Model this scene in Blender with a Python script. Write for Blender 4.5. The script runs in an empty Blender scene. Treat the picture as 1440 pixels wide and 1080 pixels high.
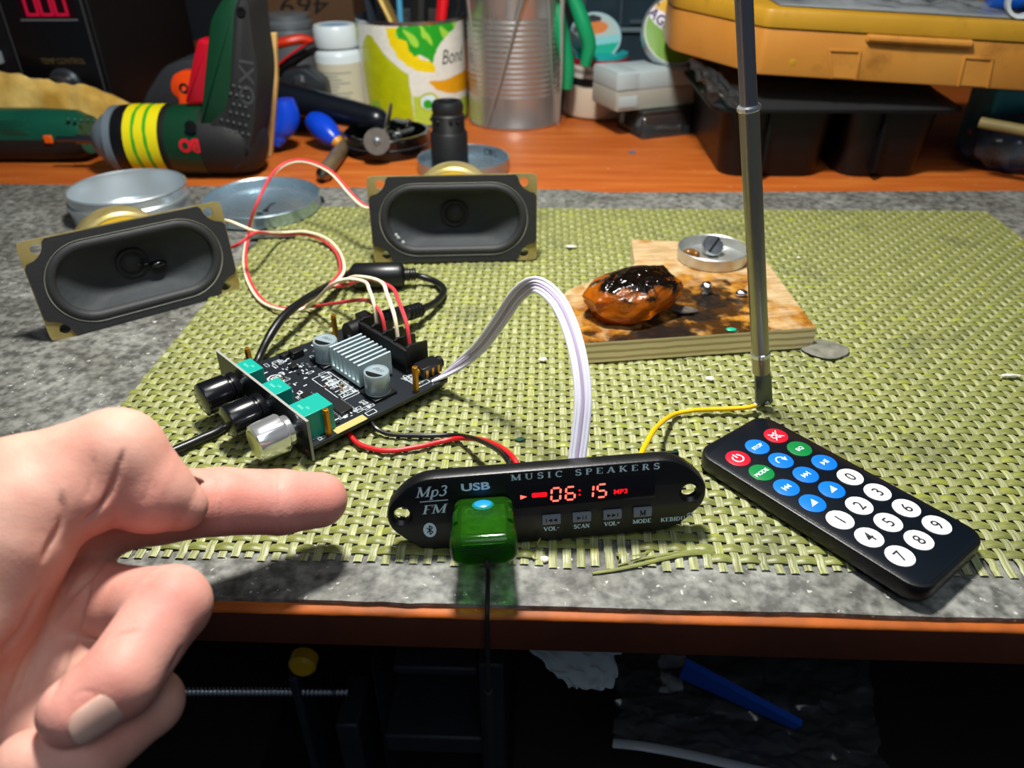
import bpy, bmesh, math, random
import numpy as np
from mathutils import Matrix, Vector, noise
random.seed(7)
SC = bpy.context.scene
COL = SC.collection
PI = math.pi
CM = 0.01          # all lengths below are centimetres

# ---------------------------------------------------------------- camera geometry (measured from the place mat, 45 x 31 cm)
FPX = 1082.0
_P, _Y, _R, CH = math.radians(32.5022), math.radians(2.5692), math.radians(-0.4981), 17.1085
_fw = Vector((-math.sin(_Y)*math.cos(_P), math.cos(_Y)*math.cos(_P), -math.sin(_P)))
_r0 = Vector((math.cos(_Y), math.sin(_Y), 0)); _u0 = _r0.cross(_fw)
_rt = math.cos(_R)*_r0 + math.sin(_R)*_u0
_up = -math.sin(_R)*_r0 + math.cos(_R)*_u0
_O = Vector((0, 0, CH))
def ray(px, py): return _fw + _rt*((px-720)/FPX) + _up*((540-py)/FPX)
def G(px, py, z=0.0):
    d = ray(px, py); return _O + d*((z-CH)/d.z)
def AY(px, py, y):
    d = ray(px, py); return _O + d*(y/d.y)
def AZ(px, py, Z): return _O + ray(px, py)*Z

# ---------------------------------------------------------------- materials
def lin(c):
    if isinstance(c, str):
        c = [int(c.lstrip('#')[i:i+2], 16)/255 for i in (0, 2, 4)]
        c = [x/12.92 if x <= .04045 else ((x+.055)/1.055)**2.4 for x in c]
    return (c[0], c[1], c[2], 1)
def newmat(name):
    m = bpy.data.materials.new(name); m.use_nodes = True
    nt = m.node_tree; b = nt.nodes['Principled BSDF']
    return m, nt, b
def mat(name, col, rough=.5, metal=0., spec=.5, trans=0., ior=1.45, coat=0., emit=None, estr=0., sss=0., sssr=(1, .3, .15), sscale=.005,
        var=0., vscale=120., col2=None, bump=0., bscale=300., sheen=0., rvar=0., aniso=0., detail=4, grime=None):
    m, nt, b = newmat(name)
    N, L = nt.nodes, nt.links
    b.inputs['Base Color'].default_value = lin(col)
    b.inputs['Roughness'].default_value = rough
    b.inputs['Metallic'].default_value = metal
    b.inputs['Specular IOR Level'].default_value = spec
    b.inputs['Transmission Weight'].default_value = trans
    b.inputs['IOR'].default_value = ior
    b.inputs['Coat Weight'].default_value = coat
    b.inputs['Coat Roughness'].default_value = .08
    b.inputs['Sheen Weight'].default_value = sheen
    b.inputs['Anisotropic'].default_value = aniso
    if emit: b.inputs['Emission Color'].default_value = lin(emit); b.inputs['Emission Strength'].default_value = estr
    if sss:
        b.inputs['Subsurface Weight'].default_value = sss
        b.inputs['Subsurface Radius'].default_value = sssr
        b.inputs['Subsurface Scale'].default_value = sscale
    tc = N.new('ShaderNodeTexCoord')
    if var or col2 or rvar:
        n = N.new('ShaderNodeTexNoise'); n.inputs['Scale'].default_value = vscale; n.inputs['Detail'].default_value = detail
        L.new(tc.outputs['Object'], n.inputs['Vector'])
        if var or col2:
            r = N.new('ShaderNodeValToRGB'); r.color_ramp.elements[0].position = .33; r.color_ramp.elements[1].position = .67
            c = lin(col)
            if col2: a, d = lin(col), lin(col2)
            else: a = tuple(x*(1-var) for x in c[:3])+(1,); d = tuple(min(1, x*(1+var)) for x in c[:3])+(1,)
            r.color_ramp.elements[0].color = a; r.color_ramp.elements[1].color = d
            L.new(n.outputs['Fac'], r.inputs['Fac']); L.new(r.outputs['Color'], b.inputs['Base Color'])
        if grime:
            g1 = N.new('ShaderNodeTexNoise'); g1.inputs['Scale'].default_value = grime[1]; g1.inputs['Detail'].default_value = 7; g1.inputs['Roughness'].default_value = .7
            L.new(tc.outputs['Object'], g1.inputs['Vector'])
            gr = N.new('ShaderNodeMapRange'); gr.inputs['From Min'].default_value = .55; gr.inputs['From Max'].default_value = .8; gr.inputs['To Max'].default_value = grime[2]
            gx = N.new('ShaderNodeMixRGB'); gx.inputs[2].default_value = lin(grime[0]); L.new(g1.outputs['Fac'], gr.inputs['Value']); L.new(gr.outputs['Result'], gx.inputs[0])
            L.new(r.outputs['Color'], gx.inputs[1]); L.new(gx.outputs['Color'], b.inputs['Base Color'])
        if rvar:
            mr = N.new('ShaderNodeMapRange'); mr.inputs['To Min'].default_value = max(0, rough-rvar); mr.inputs['To Max'].default_value = min(1, rough+rvar)
            L.new(n.outputs['Fac'], mr.inputs['Value']); L.new(mr.outputs['Result'], b.inputs['Roughness'])
    if bump:
        n2 = N.new('ShaderNodeTexNoise'); n2.inputs['Scale'].default_value = bscale; n2.inputs['Detail'].default_value = 4
        L.new(tc.outputs['Object'], n2.inputs['Vector'])
        bp = N.new('ShaderNodeBump'); bp.inputs['Strength'].default_value = bump; bp.inputs['Distance'].default_value = .001
        L.new(n2.outputs['Fac'], bp.inputs['Height']); L.new(bp.outputs['Normal'], b.inputs['Normal'])
    return m
def matcol(name, rough=.5, metal=0., coat=0., spec=.5, bump=0., bscale=300.):
    """colour comes from the painted pattern of the surface (colour attribute)"""
    m, nt, b = newmat(name)
    a = nt.nodes.new('ShaderNodeVertexColor'); a.layer_name = 'Col'
    nt.links.new(a.outputs['Color'], b.inputs['Base Color'])
    b.inputs['Roughness'].default_value = rough; b.inputs['Metallic'].default_value = metal
    b.inputs['Coat Weight'].default_value = coat; b.inputs['Specular IOR Level'].default_value = spec
    if bump:
        tc = nt.nodes.new('ShaderNodeTexCoord'); n2 = nt.nodes.new('ShaderNodeTexNoise'); n2.inputs['Scale'].default_value = bscale
        nt.links.new(tc.outputs['Object'], n2.inputs['Vector'])
        bp = nt.nodes.new('ShaderNodeBump'); bp.inputs['Strength'].default_value = bump; bp.inputs['Distance'].default_value = .001
        nt.links.new(n2.outputs['Fac'], bp.inputs['Height']); nt.links.new(bp.outputs['Normal'], b.inputs['Normal'])
    return m
def clearmat(name, col='#ffffff', rough=.05, haze=.08, hazecol='#c8d0d4'):
    """thin clear sheet plastic: lets light through, with a glossy skin and a little milkiness"""
    m, nt, b = newmat(name)
    N, L = nt.nodes, nt.links
    b.inputs['Base Color'].default_value = lin(hazecol); b.inputs['Roughness'].default_value = .5
    t = N.new('ShaderNodeBsdfTransparent'); t.inputs['Color'].default_value = lin(col)
    g = N.new('ShaderNodeBsdfGlossy'); g.inputs['Roughness'].default_value = rough
    fr = N.new('ShaderNodeFresnel'); fr.inputs['IOR'].default_value = 1.42
    m1 = N.new('ShaderNodeMixShader'); m1.inputs['Fac'].default_value = haze
    m2 = N.new('ShaderNodeMixShader')
    L.new(t.outputs['BSDF'], m1.inputs[1]); L.new(b.outputs['BSDF'], m1.inputs[2])
    L.new(fr.outputs['Fac'], m2.inputs['Fac']); L.new(m1.outputs['Shader'], m2.inputs[1]); L.new(g.outputs['BSDF'], m2.inputs[2])
    L.new(m2.outputs['Shader'], N['Material Output'].inputs['Surface'])
    return m

# ---------------------------------------------------------------- mesh builder
def T(x=0, y=0, z=0): return Matrix.Translation((x, y, z))
def RX(d): return Matrix.Rotation(math.radians(d), 4, 'X')
def RY(d): return Matrix.Rotation(math.radians(d), 4, 'Y')
def RZ(d): return Matrix.Rotation(math.radians(d), 4, 'Z')
def frame(o, x, y, z):
    M = Matrix.Identity(4)
    for i, a in enumerate((x, y, z)):
        for k in range(3): M[k][i] = a[k]
    for k in range(3): M[k][3] = o[k]
    return M
def axis_frame(p0, p1, hint=(0, 0, 1)):
    """matrix with local z along p0->p1"""
    z = (Vector(p1)-Vector(p0)).normalized(); h = Vector(hint)
    if abs(z.dot(h.normalized())) > .97: h = Vector((1, 0, 0)) if abs(z.x) < .9 else Vector((0, 1, 0))
    x = h.cross(z).normalized(); y = z.cross(x)
    return frame(Vector(p0), x, y, z)
def roundrect(w, h, r, n=5, cx=0, cy=0):
    r = min(r, w/2-1e-4, h/2-1e-4); P = []
    for (sx, sy, a0) in ((1, 1, 0), (-1, 1, 90), (-1, -1, 180), (1, -1, 270)):
        for i in range(n+1):
            a = math.radians(a0+90*i/n); P.append((cx+sx*(w/2-r)+r*math.cos(a), cy+sy*(h/2-r)+r*math.sin(a)))
    return P
def circle(r, n=24, cx=0, cy=0, ry=None):
    ry = ry or r
    return [(cx+r*math.cos(2*PI*i/n), cy+ry*math.sin(2*PI*i/n)) for i in range(n)]
def roundpoly(pts, r, n=4):
    """round the corners of a CCW polygon"""
    out = []; m = len(pts)
    for i in range(m):
        a, b, c = Vector(pts[i-1]).to_2d(), Vector(pts[i]).to_2d(), Vector(pts[(i+1) % m]).to_2d()
        rr = r[i] if isinstance(r, (list, tuple)) else r
        d0 = (a-b); d1 = (c-b); t = min(rr, d0.length*.48, d1.length*.48)
        p0 = b+d0.normalized()*t; p1 = b+d1.normalized()*t
        for k in range(n+1):
            s = k/n; q = p0*(1-s)**2+b*2*s*(1-s)+p1*s*s; out.append((q.x, q.y))
    return out
def inset(poly, d):
    m = len(poly); out = []
    for i in range(m):
        a, b, c = Vector(poly[i-1]), Vector(poly[i]), Vector(poly[(i+1) % m])
        e0 = (b-a); e1 = (c-b)
        if e0.length < 1e-9: e0 = e1
        if e1.length < 1e-9: e1 = e0
        n0 = Vector((-e0.y, e0.x)).normalized(); n1 = Vector((-e1.y, e1.x)).normalized()
        n = n0+n1
        n = n.normalized()/max(.5, n.normalized().dot(n0)) if n.length > 1e-6 else n0
        q = b+n*d; out.append((q.x, q.y))
    return out
def smooth_path(pts, n=8):
    P = [Vector(p) for p in pts]
    if len(P) < 3: return P
    Q = [P[0]*2-P[1]]+P+[P[-1]*2-P[-2]]; out = []
    for i in range(1, len(Q)-2):
        a, b, c, d = Q[i-1:i+3]
        for k in range(n):
            t = k/n
            out.append(.5*((2*b)+(c-a)*t+(2*a-5*b+4*c-d)*t*t+(3*b-a-3*c+d)*t**3))
    out.append(P[-1]); return out
class MB:
    def __init__(s): s.v = []; s.f = []; s.m = []; s.c = []
    def add(s, vs, fs, M=None, mi=0, col=None):
        o = len(s.v)
        for p in vs:
            p = Vector((p[0], p[1], p[2] if len(p) > 2 else 0))
            s.v.append(M @ p if M is not None else p); s.c.append(col or (1, 1, 1))
        for f in fs: s.f.append([o+i for i in f]); s.m.append(mi)
        return s
    def box(s, c, d, M=None, mi=0):
        x, y, z = [q/2 for q in d]
        vs = [(c[0]+i*x, c[1]+j*y, c[2]+k*z) for i in (-1, 1) for j in (-1, 1) for k in (-1, 1)]
        return s.add(vs, [(0, 1, 3, 2), (4, 6, 7, 5), (0, 4, 5, 1), (2, 3, 7, 6), (0, 2, 6, 4), (1, 5, 7, 3)], M, mi)
    def loft(s, rings, M=None, mi=0, cap=(1, 1), closed=True):
        n = len(rings[0]); vs = [p for r in rings for p in r]; fs = []
        for k in range(len(rings)-1):
            for i in range(n if closed else n-1):
                j = (i+1) % n; fs.append((k*n+i, k*n+j, (k+1)*n+j, (k+1)*n+i))
        if cap[0]: fs.append(tuple(reversed(range(n))))
        if cap[1]: fs.append(tuple(range((len(rings)-1)*n, len(rings)*n)))
        return s.add(vs, fs, M, mi)
    def prism(s, poly, z0, z1, M=None, b=0., mi=0, cap=(1, 1), b0=None):
        b0 = b if b0 is None else b0
        R = []
        if b0: R += [[(x, y, z0) for x, y in inset(poly, b0)], [(x, y, z0+b0*.3) for x, y in inset(poly, b0*.3)], [(x, y, z0+b0) for x, y in poly]]
        else: R.append([(x, y, z0) for x, y in poly])
        if b: R += [[(x, y, z1-b) for x, y in poly], [(x, y, z1-b*.3) for x, y in inset(poly, b*.3)], [(x, y, z1) for x, y in inset(poly, b)]]
        else: R.append([(x, y, z1) for x, y in poly])
        return s.loft(R, M, mi, cap)
    def ringprism(s, outer, inner, z0, z1, M=None, mi=0):
        """plate with a hole; outer and inner have the same number of points"""
        n = len(outer)
        vs = [(x, y, z0) for x, y in outer]+[(x, y, z0) for x, y in inner]+[(x, y, z1) for x, y in outer]+[(x, y, z1) for x, y in inner]
        fs = []
        for i in range(n):
            j = (i+1) % n
            fs += [(i, j, 2*n+j, 2*n+i), (n+j, n+i, 3*n+i, 3*n+j), (j, i, n+i, n+j), (2*n+i, 2*n+j, 3*n+j, 3*n+i)]
        return s.add(vs, fs, M, mi)
    def lathe(s, prof, n=40, M=None, mi=0, a0=0, a1=360):
        full = abs(a1-a0) >= 359.9; k = n if full else n+1
        rings = []
        for r, z in prof:
            rings.append([(r*math.cos(math.radians(a0+(a1-a0)*i/n)), r*math.sin(math.radians(a0+(a1-a0)*i/n)), z) for i in range(k)])
        return s.loft(rings, M, mi, (1 if full and prof[0][0] > 1e-4 and False else 0, 0), full)
    def cyl(s, p0, p1, r0, r1=None, n=24, mi=0, b=0.):
        r1 = r0 if r1 is None else r1
        h = (Vector(p1)-Vector(p0)).length
        pr = [(1e-5, 0), (r0-b, 0), (r0, b), (r1, h-b), (r1-b, h), (1e-5, h)] if b else [(1e-5, 0), (r0, 0), (r1, h), (1e-5, h)]
        return s.lathe(pr, n, axis_frame(p0, p1), mi)
    def tube(s, pts, r, n=10, M=None, mi=0, sm=8, caps=True, flat=1.):
        P = smooth_path(pts, sm) if sm else [Vector(p) for p in pts]
        m = len(P); rr = r if callable(r) else (lambda t: r)
        t0 = (P[1]-P[0]).normalized(); x = Vector((0, 0, 1)).cross(t0)
        if x.length < .05: x = Vector((1, 0, 0)).cross(t0)
        x.normalize(); rings = []
        for i in range(m):
            t = (P[min(i+1, m-1)]-P[max(i-1, 0)]).normalized()
            x = (x-t*x.dot(t)).normalized(); y = t.cross(x); q = rr(i/(m-1))
            rings.append([P[i]+x*(q*math.cos(2*PI*k/n))+y*(q*flat*math.sin(2*PI*k/n)) for k in range(n)])
        return s.loft(rings, M, mi, (1, 1) if caps else (0, 0))
    def ball(s, c, r, M=None, mi=0, n=16, k=10, sq=(1, 1, 1)):
        pr = [(max(1e-5, math.sin(PI*i/k)), -math.cos(PI*i/k)) for i in range(k+1)]
        A = T(*c) @ Matrix.Diagonal((r*sq[0], r*sq[1], r*sq[2], 1))
        return s.lathe(pr, n, (M @ A) if M is not None else A, mi)
    def grid(s, fn, nu, nv, M=None, mi=0, colfn=None):
        o = len(s.v)
        for j in range(nv+1):
            for i in range(nu+1):
                p = Vector(fn(i/nu, j/nv)); s.v.append(M @ p if M is not None else p)
                s.c.append(colfn(i/nu, j/nv) if colfn else (1, 1, 1))
        for j in range(nv):
            for i in range(nu):
                a = o+j*(nu+1)+i; s.f.append([a, a+1, a+nu+2, a+nu+1]); s.m.append(mi)
        return s
    def bb(s):
        return [min(p[k] for p in s.v) for k in range(3)], [max(p[k] for p in s.v) for k in range(3)]
    def build(s, name, mats, parent=None, world=False, sharp=35, fix=True, bevel=0., color=False, thick=0.):
        me = bpy.data.meshes.new(name)
        V = s.v
        if world and parent is not None:
            Mi = WM[parent.name].inverted(); V = [Mi @ p for p in V]
        me.from_pydata([p*CM for p in V], [], s.f)
        if not isinstance(mats, (list, tuple)): mats = [mats]
        for m in mats: me.materials.append(m)
        me.polygons.foreach_set('material_index', s.m)
        if color:
            a = me.color_attributes.new('Col', 'FLOAT_COLOR', 'POINT')
            flat = []
            for c in s.c: flat += [c[0], c[1], c[2], 1.]
            a.data.foreach_set('color', flat)
        if fix:
            bm = bmesh.new(); bm.from_mesh(me)
            if not color: bmesh.ops.remove_doubles(bm, verts=bm.verts, dist=1e-6)
            bmesh.ops.recalc_face_normals(bm, faces=bm.faces); bm.to_mesh(me); bm.free()
        me.polygons.foreach_set('use_smooth', [True]*len(me.polygons))
        if sharp: me.set_sharp_from_angle(angle=math.radians(sharp))
        me.update()
        o = bpy.data.objects.new(name, me); COL.objects.link(o)
        if parent is not None: o.parent = parent
        if thick:
            q = o.modifiers.new('thickness', 'SOLIDIFY'); q.thickness = thick*CM; q.offset = 0
        if bevel:
            q = o.modifiers.new('bevel', 'BEVEL'); q.width = bevel*CM; q.segments = 2; q.limit_method = 'ANGLE'; q.angle_limit = math.radians(40)
        return o
WM = {}
def tag(o, label, cat, group=None, kind=None):
    o['label'] = label; o['category'] = cat
    if group: o['group'] = group
    if kind: o['kind'] = kind
    return o
def thing(name, label, cat, M=None, group=None):
    """an Empty at the thing's base; its parts are children in the thing's own frame (cm)"""
    o = bpy.data.objects.new(name, None); COL.objects.link(o)
    o.empty_display_size = .01
    M = M if M is not None else Matrix.Identity(4)
    WM[o.name] = M.copy()
    A = M.copy()
    for k in range(3): A[k][3] *= CM
    o.matrix_world = A
    return tag(o, label, cat, group)
def single(mb, name, mats, label, cat, group=None, **k):
    """a thing that is one mesh; origin moved to its base"""
    lo, hi = mb.bb(); c = Vector(((lo[0]+hi[0])/2, (lo[1]+hi[1])/2, lo[2]))
    mb.v = [p-c for p in mb.v]
    o = mb.build(name, mats, **k); o.location = c*CM
    return tag(o, label, cat, group)
def copy_thing(o, M, label, group=None):
    c = o.copy(); COL.objects.link(c); A = M.copy(); WM[c.name] = M.copy()
    for k in range(3): A[k][3] *= CM
    c.matrix_world = A; c['label'] = label
    if group: c['group'] = group
    for ch in list(o.children):
        d = ch.copy(); COL.objects.link(d); d.parent = c
        for g in list(ch.children):
            e = g.copy(); COL.objects.link(e); e.parent = d
    return c
def structure(mb, name, m, **k):
    o = mb.build(name, m, **k); o['kind'] = 'structure'; return o

# ---------------------------------------------------------------- lettering
_TX = {}
def text2d(s, h=1., bold=0., shear=0., width=None):
    """sans lettering as flat faces; h = capital height in cm, centred"""
    key = (s, bold)
    if key not in _TX:
        cu = bpy.data.curves.new('lettering', 'FONT'); cu.body = s; cu.size = 1; cu.offset = bold; cu.resolution_u = 3
        ob = bpy.data.objects.new('lettering', cu); COL.objects.link(ob)
        dg = bpy.context.evaluated_depsgraph_get(); me = bpy.data.meshes.new_from_object(ob.evaluated_get(dg))
        _TX[key] = ([(v.co.x, v.co.y) for v in me.vertices], [tuple(p.vertices) for p in me.polygons])
        bpy.data.objects.remove(ob); bpy.data.curves.remove(cu); bpy.data.meshes.remove(me)
    vs, fs = _TX[key]; k = h/.69
    xs = [v[0] for v in vs]; c = (min(xs)+max(xs))/2; w = (max(xs)-min(xs))*k
    kx = k*(width/w if width else 1)
    return [((x-c)*kx+shear*(y*k-h/2), y*k-h/2) for x, y in vs], fs
def put_text(mb, s, M, h, z=0., mi=0, fmap=None, **k):
    vs, fs = text2d(s, h, **k)
    if fmap: mb.add([fmap(x, y) for x, y in vs], fs, None, mi)
    else: mb.add([(x, y, z) for x, y in vs], fs, M, mi)
# a serif alphabet drawn from strokes: (points, width) on a 0..W x 0..1 box
def _arc(cx, cy, rx, ry, a0, a1, n=9): return [(cx+rx*math.cos(math.radians(a0+(a1-a0)*i/n)), cy+ry*math.sin(math.radians(a0+(a1-a0)*i/n))) for i in range(n+1)]
TK, TN = .15, .075
def _sf(x, y, w=.2): return ([(x-w/2, y), (x+w/2, y)], .055)
GLY = {
 'M': (.95, [([(.14, 0), (.14, 1)], TN), ([(.14, 1), (.47, .05)], TK), ([(.47, .05), (.8, 1)], TN), ([(.8, 0), (.8, 1)], TK), _sf(.14, .03, .26), _sf(.1, .97), _sf(.8, .03, .3), _sf(.84, .97)]),
 'U': (.8, [([(.17, 1), (.17, .3)]+_arc(.4, .3, .23, .28, 180, 360)+[(.63, 1)], TN), ([(.17, 1), (.17, .25)], TK), _sf(.17, .97, .3), _sf(.63, .97, .25)]),
 'S': (.6, [(_arc(.3, .74, .2, .23, 30, 250)+_arc(.3, .27, .22, .25, 80, -150), TK*.85), ([(.5, .98), (.5, .72)], .05), ([(.08, .02), (.08, .3)], .05)]),
 'I': (.36, [([(.18, 0), (.18, 1)], TK), _sf(.18, .03, .3), _sf(.18, .97, .3)]),
 'C': (.75, [(_arc(.42, .5, .3, .47, 50, 310), TK*.8), ([(.64, .97), (.64, .68)], .05)]),
 'P': (.65, [([(.18, 0), (.18, 1)], TK), ([(.18, .96)]+_arc(.35, .72, .22, .24, 90, -90)+[(.18, .48)], TN*1.3), _sf(.18, .03, .3), _sf(.14, .97, .2)]),
 'E': (.66, [([(.18, 0), (.18, 1)], TK), ([(.05, .965), (.58, .965)], .06), ([(.18, .52), (.45, .52)], .06), ([(.05, .035), (.6, .035)], .06), ([(.58, .97), (.58, .74)], .05), ([(.6, .03), (.6, .27)], .05)]),
 'A': (.8, [([(.12, 0), (.4, 1)], TN), ([(.4, 1), (.68, 0)], TK), ([(.2, .32), (.6, .32)], .06), _sf(.12, .03, .24), _sf(.68, .03, .26)]),
 'K': (.8, [([(.18, 0), (.18, 1)], TK), ([(.22, .42), (.62, .98)], TN), ([(.34, .58), (.66, .02)], TK), _sf(.18, .03, .3), _sf(.18, .97, .3), _sf(.62, .97, .24), _sf(.66, .03, .26)]),
 'R': (.75, [([(.18, 0), (.18, 1)], TK), ([(.18, .96)]+_arc(.34, .74, .2, .22, 90, -90)+[(.18, .52)], TN*1.3), ([(.36, .52), (.64, .02)], TK), _sf(.18, .03, .3), _sf(.14, .97, .2), _sf(.64, .03, .2)]),
 'V': (.8, [([(.12, 1), (.4, 0)], TK), ([(.4, 0), (.68, 1)], TN), _sf(.12, .97, .28), _sf(.68, .97, .24)]),
 'O': (.8, [(_arc(.4, .5, .31, .47, 0, 360, 16), TK*.8)]),
 'L': (.64, [([(.18, 0), (.18, 1)], TK), ([(.05, .035), (.58, .035)], .06), ([(.58, .03), (.58, .3)], .05), _sf(.18, .97, .3)]),
 'N': (.82, [([(.14, 0), (.14, 1)], TN), ([(.14, 1), (.66, .02)], TK), ([(.66, 0), (.66, 1)], TN), _sf(.14, .03, .26), _sf(.1, .97, .2), _sf(.66, .97, .26)]),
 'D': (.8, [([(.18, 0), (.18, 1)], TK), ([(.1, .96), (.3, .96)]+_arc(.35, .5, .32, .46, 90, -90)+[(.1, .04)], TN*1.4)]),
 'B': (.7, [([(.18, 0), (.18, 1)], TK), ([(.08, .96)]+_arc(.34, .75, .19, .21, 90, -90)+[(.18, .54)], TN*1.4), ([(.18, .54)]+_arc(.36, .29, .22, .25, 90, -90)+[(.08, .04)], TN*1.4)]),
 'F': (.62, [([(.18, 0), (.18, 1)], TK), ([(.05, .965), (.58, .965)], .06), ([(.18, .5), (.44, .5)], .06), ([(.58, .97), (.58, .74)], .05), _sf(.18, .03, .3)]),
 'p': (.6, [([(.17, -.3), (.17, .62)], TK), (_arc(.34, .32, .19, .31, 150, -150), TN*1.4), _sf(.17, -.28, .26)]),
 '3': (.58, [(_arc(.27, .75, .18, .22, 150, -80)+_arc(.27, .28, .22, .26, 80, -150), TK*.8)]),
 '-': (.5, [([(.06, .62), (.44, .62)], .1)]),
 '+': (.6, [([(.06, .6), (.54, .6)], .12), ([(.3, .36), (.3, .84)], .12)]),
 ' ': (.45, []),
}
def serif2d(s, h, track=0., shear=0., width=None, weight=1.):
    vs, fs = [], []; x = 0
    for ch in s:
        w, st = GLY[ch]
        for pts, t in st:
            t *= weight; P = [Vector(p) for p in pts]; L = []
            for i, p in enumerate(P):
                d = (P[min(i+1, len(P)-1)]-P[max(i-1, 0)])
                d = d.normalized() if d.length > 1e-6 else Vector((1, 0)); n = Vector((-d.y, d.x))*t/2
                L += [p+n, p-n]
            o = len(vs); vs += [(x+q.x, q.y) for q in L]
            for i in range(len(P)-1): fs.append((o+2*i, o+2*i+1, o+2*i+3, o+2*i+2))
        x += w+track
    x -= track; k = h; kx = (width/x) if width else h
    return [((a-x/2)*kx+shear*(b-.5)*k, (b-.5)*k) for a, b in vs], fs
def put_serif(mb, s, M, h, z=0., mi=0, **k):
    vs, fs = serif2d(s, h, **k)
    # each stroke lies a hair above the last so that overlapping strokes do not fight
    mb.add([(x, y, z) for x, y in vs], fs, M, mi)
def nz(x, y, z=0): return noise.noise(Vector((x, y, z)))
# ================================================================ the room and the bench
m_wall = mat('dark_wall', '#23282c', .8, var=.2, vscale=6)
m_floor = mat('floor_tiles', '#3a342e', .7, var=.2, vscale=8)
structure(MB().box((0, 135, 60), (300, 6, 300)), 'wall_back', m_wall)
structure(MB().box((0, 10, -81), (300, 256, 6)), 'floor', m_floor)

def wood_material():
    m, nt, b = newmat('orange_wood'); N, L = nt.nodes, nt.links
    tc = N.new('ShaderNodeTexCoord'); mp = N.new('ShaderNodeMapping'); mp.inputs['Scale'].default_value = (3, 22, 22)
    n = N.new('ShaderNodeTexNoise'); n.inputs['Scale'].default_value = 4; n.inputs['Detail'].default_value = 6
    r = N.new('ShaderNodeValToRGB'); e = r.color_ramp.elements
    e[0].position = .3; e[0].color = lin('#a04c16'); e[1].position = .72; e[1].color = lin('#bc6a28')
    x = e.new(.52); x.color = lin('#ae581c')
    n2 = N.new('ShaderNodeTexNoise'); n2.inputs['Scale'].default_value = 260; n2.inputs['Detail'].default_value = 2
    r2 = N.new('ShaderNodeValToRGB'); r2.color_ramp.elements[0].position = .70; r2.color_ramp.elements[1].position = .78
    mx = N.new('ShaderNodeMixRGB'); mx.inputs[2].default_value = lin('#b98a62')
    L.new(tc.outputs['Object'], mp.inputs['Vector']); L.new(mp.outputs['Vector'], n.inputs['Vector'])
    L.new(n.outputs['Fac'], r.inputs['Fac']); L.new(tc.outputs['Object'], n2.inputs['Vector']); L.new(n2.outputs['Fac'], r2.inputs['Fac'])
    L.new(r2.outputs['Color'], mx.inputs[0]); L.new(r.outputs['Color'], mx.inputs[1]); L.new(mx.outputs['Color'], b.inputs['Base Color'])
    b.inputs['Roughness'].default_value = .5
    return m
m_wood = wood_material()
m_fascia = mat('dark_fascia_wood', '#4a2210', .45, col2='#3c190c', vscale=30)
m_edge = mat('worn_edge_wood', '#b85c10', .6, col2='#8a440c', vscale=55, bump=.3, bscale=120)
m_shelf = mat('dark_shelf', '#1a1412', .8, var=.2, vscale=20)
bench = thing('workbench', 'brown orange wooden workbench with worn front edge under the mats', 'workbench', T(0, 66, -77.5))
pr = [(15.1, -1.79), (15.1, -.9), (15.12, -.6), (15.16, -.40), (15.26, -.36), (118, -.36), (118, -1.79)]
mb = MB(); mb.loft([[(x, y, z) for y, z in pr[1:]] for x in (-85, 85)], None, 0, (1, 1)); mb.build('tabletop', m_wood, bench, world=True)
pe = [(14.86, -2.05), (14.60, -2.05), (14.60, -.56)]
random.seed(3)
xs = [-85+170*i/340 for i in range(341)]
rings = []
for x in xs:
    d = .05*max(0, nz(x*.9, 3))+.05*max(0, nz(x*3.1, 9)); q = .06*nz(x*.12, 5)
    rings.append([(x, 15.14, -1.8), (x, 15.0, -1.8), (x, 14.98, -.49-d+q*.3), (x, 15.0+d*.5, -.44-d*.6+q*.3), (x, 15.05+d*.6, -.40-d*.2), (x, 15.14+d*.5, -.38), (x, 15.26, -.362)])
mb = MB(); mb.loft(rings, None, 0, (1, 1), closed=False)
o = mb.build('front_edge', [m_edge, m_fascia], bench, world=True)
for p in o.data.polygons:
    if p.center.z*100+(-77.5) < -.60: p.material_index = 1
o['label'] = 'front edge with chipped bright orange lip'
for x in (-80, 80):
    for y in (22, 112): MB().box((x, y, -39.8), (5, 5, 75.4)).build('leg', m_shelf, bench, world=True)
MB().box((0, 66, -33), (160, 96, 2)).build('shelf', m_shelf, bench, world=True)

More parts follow.
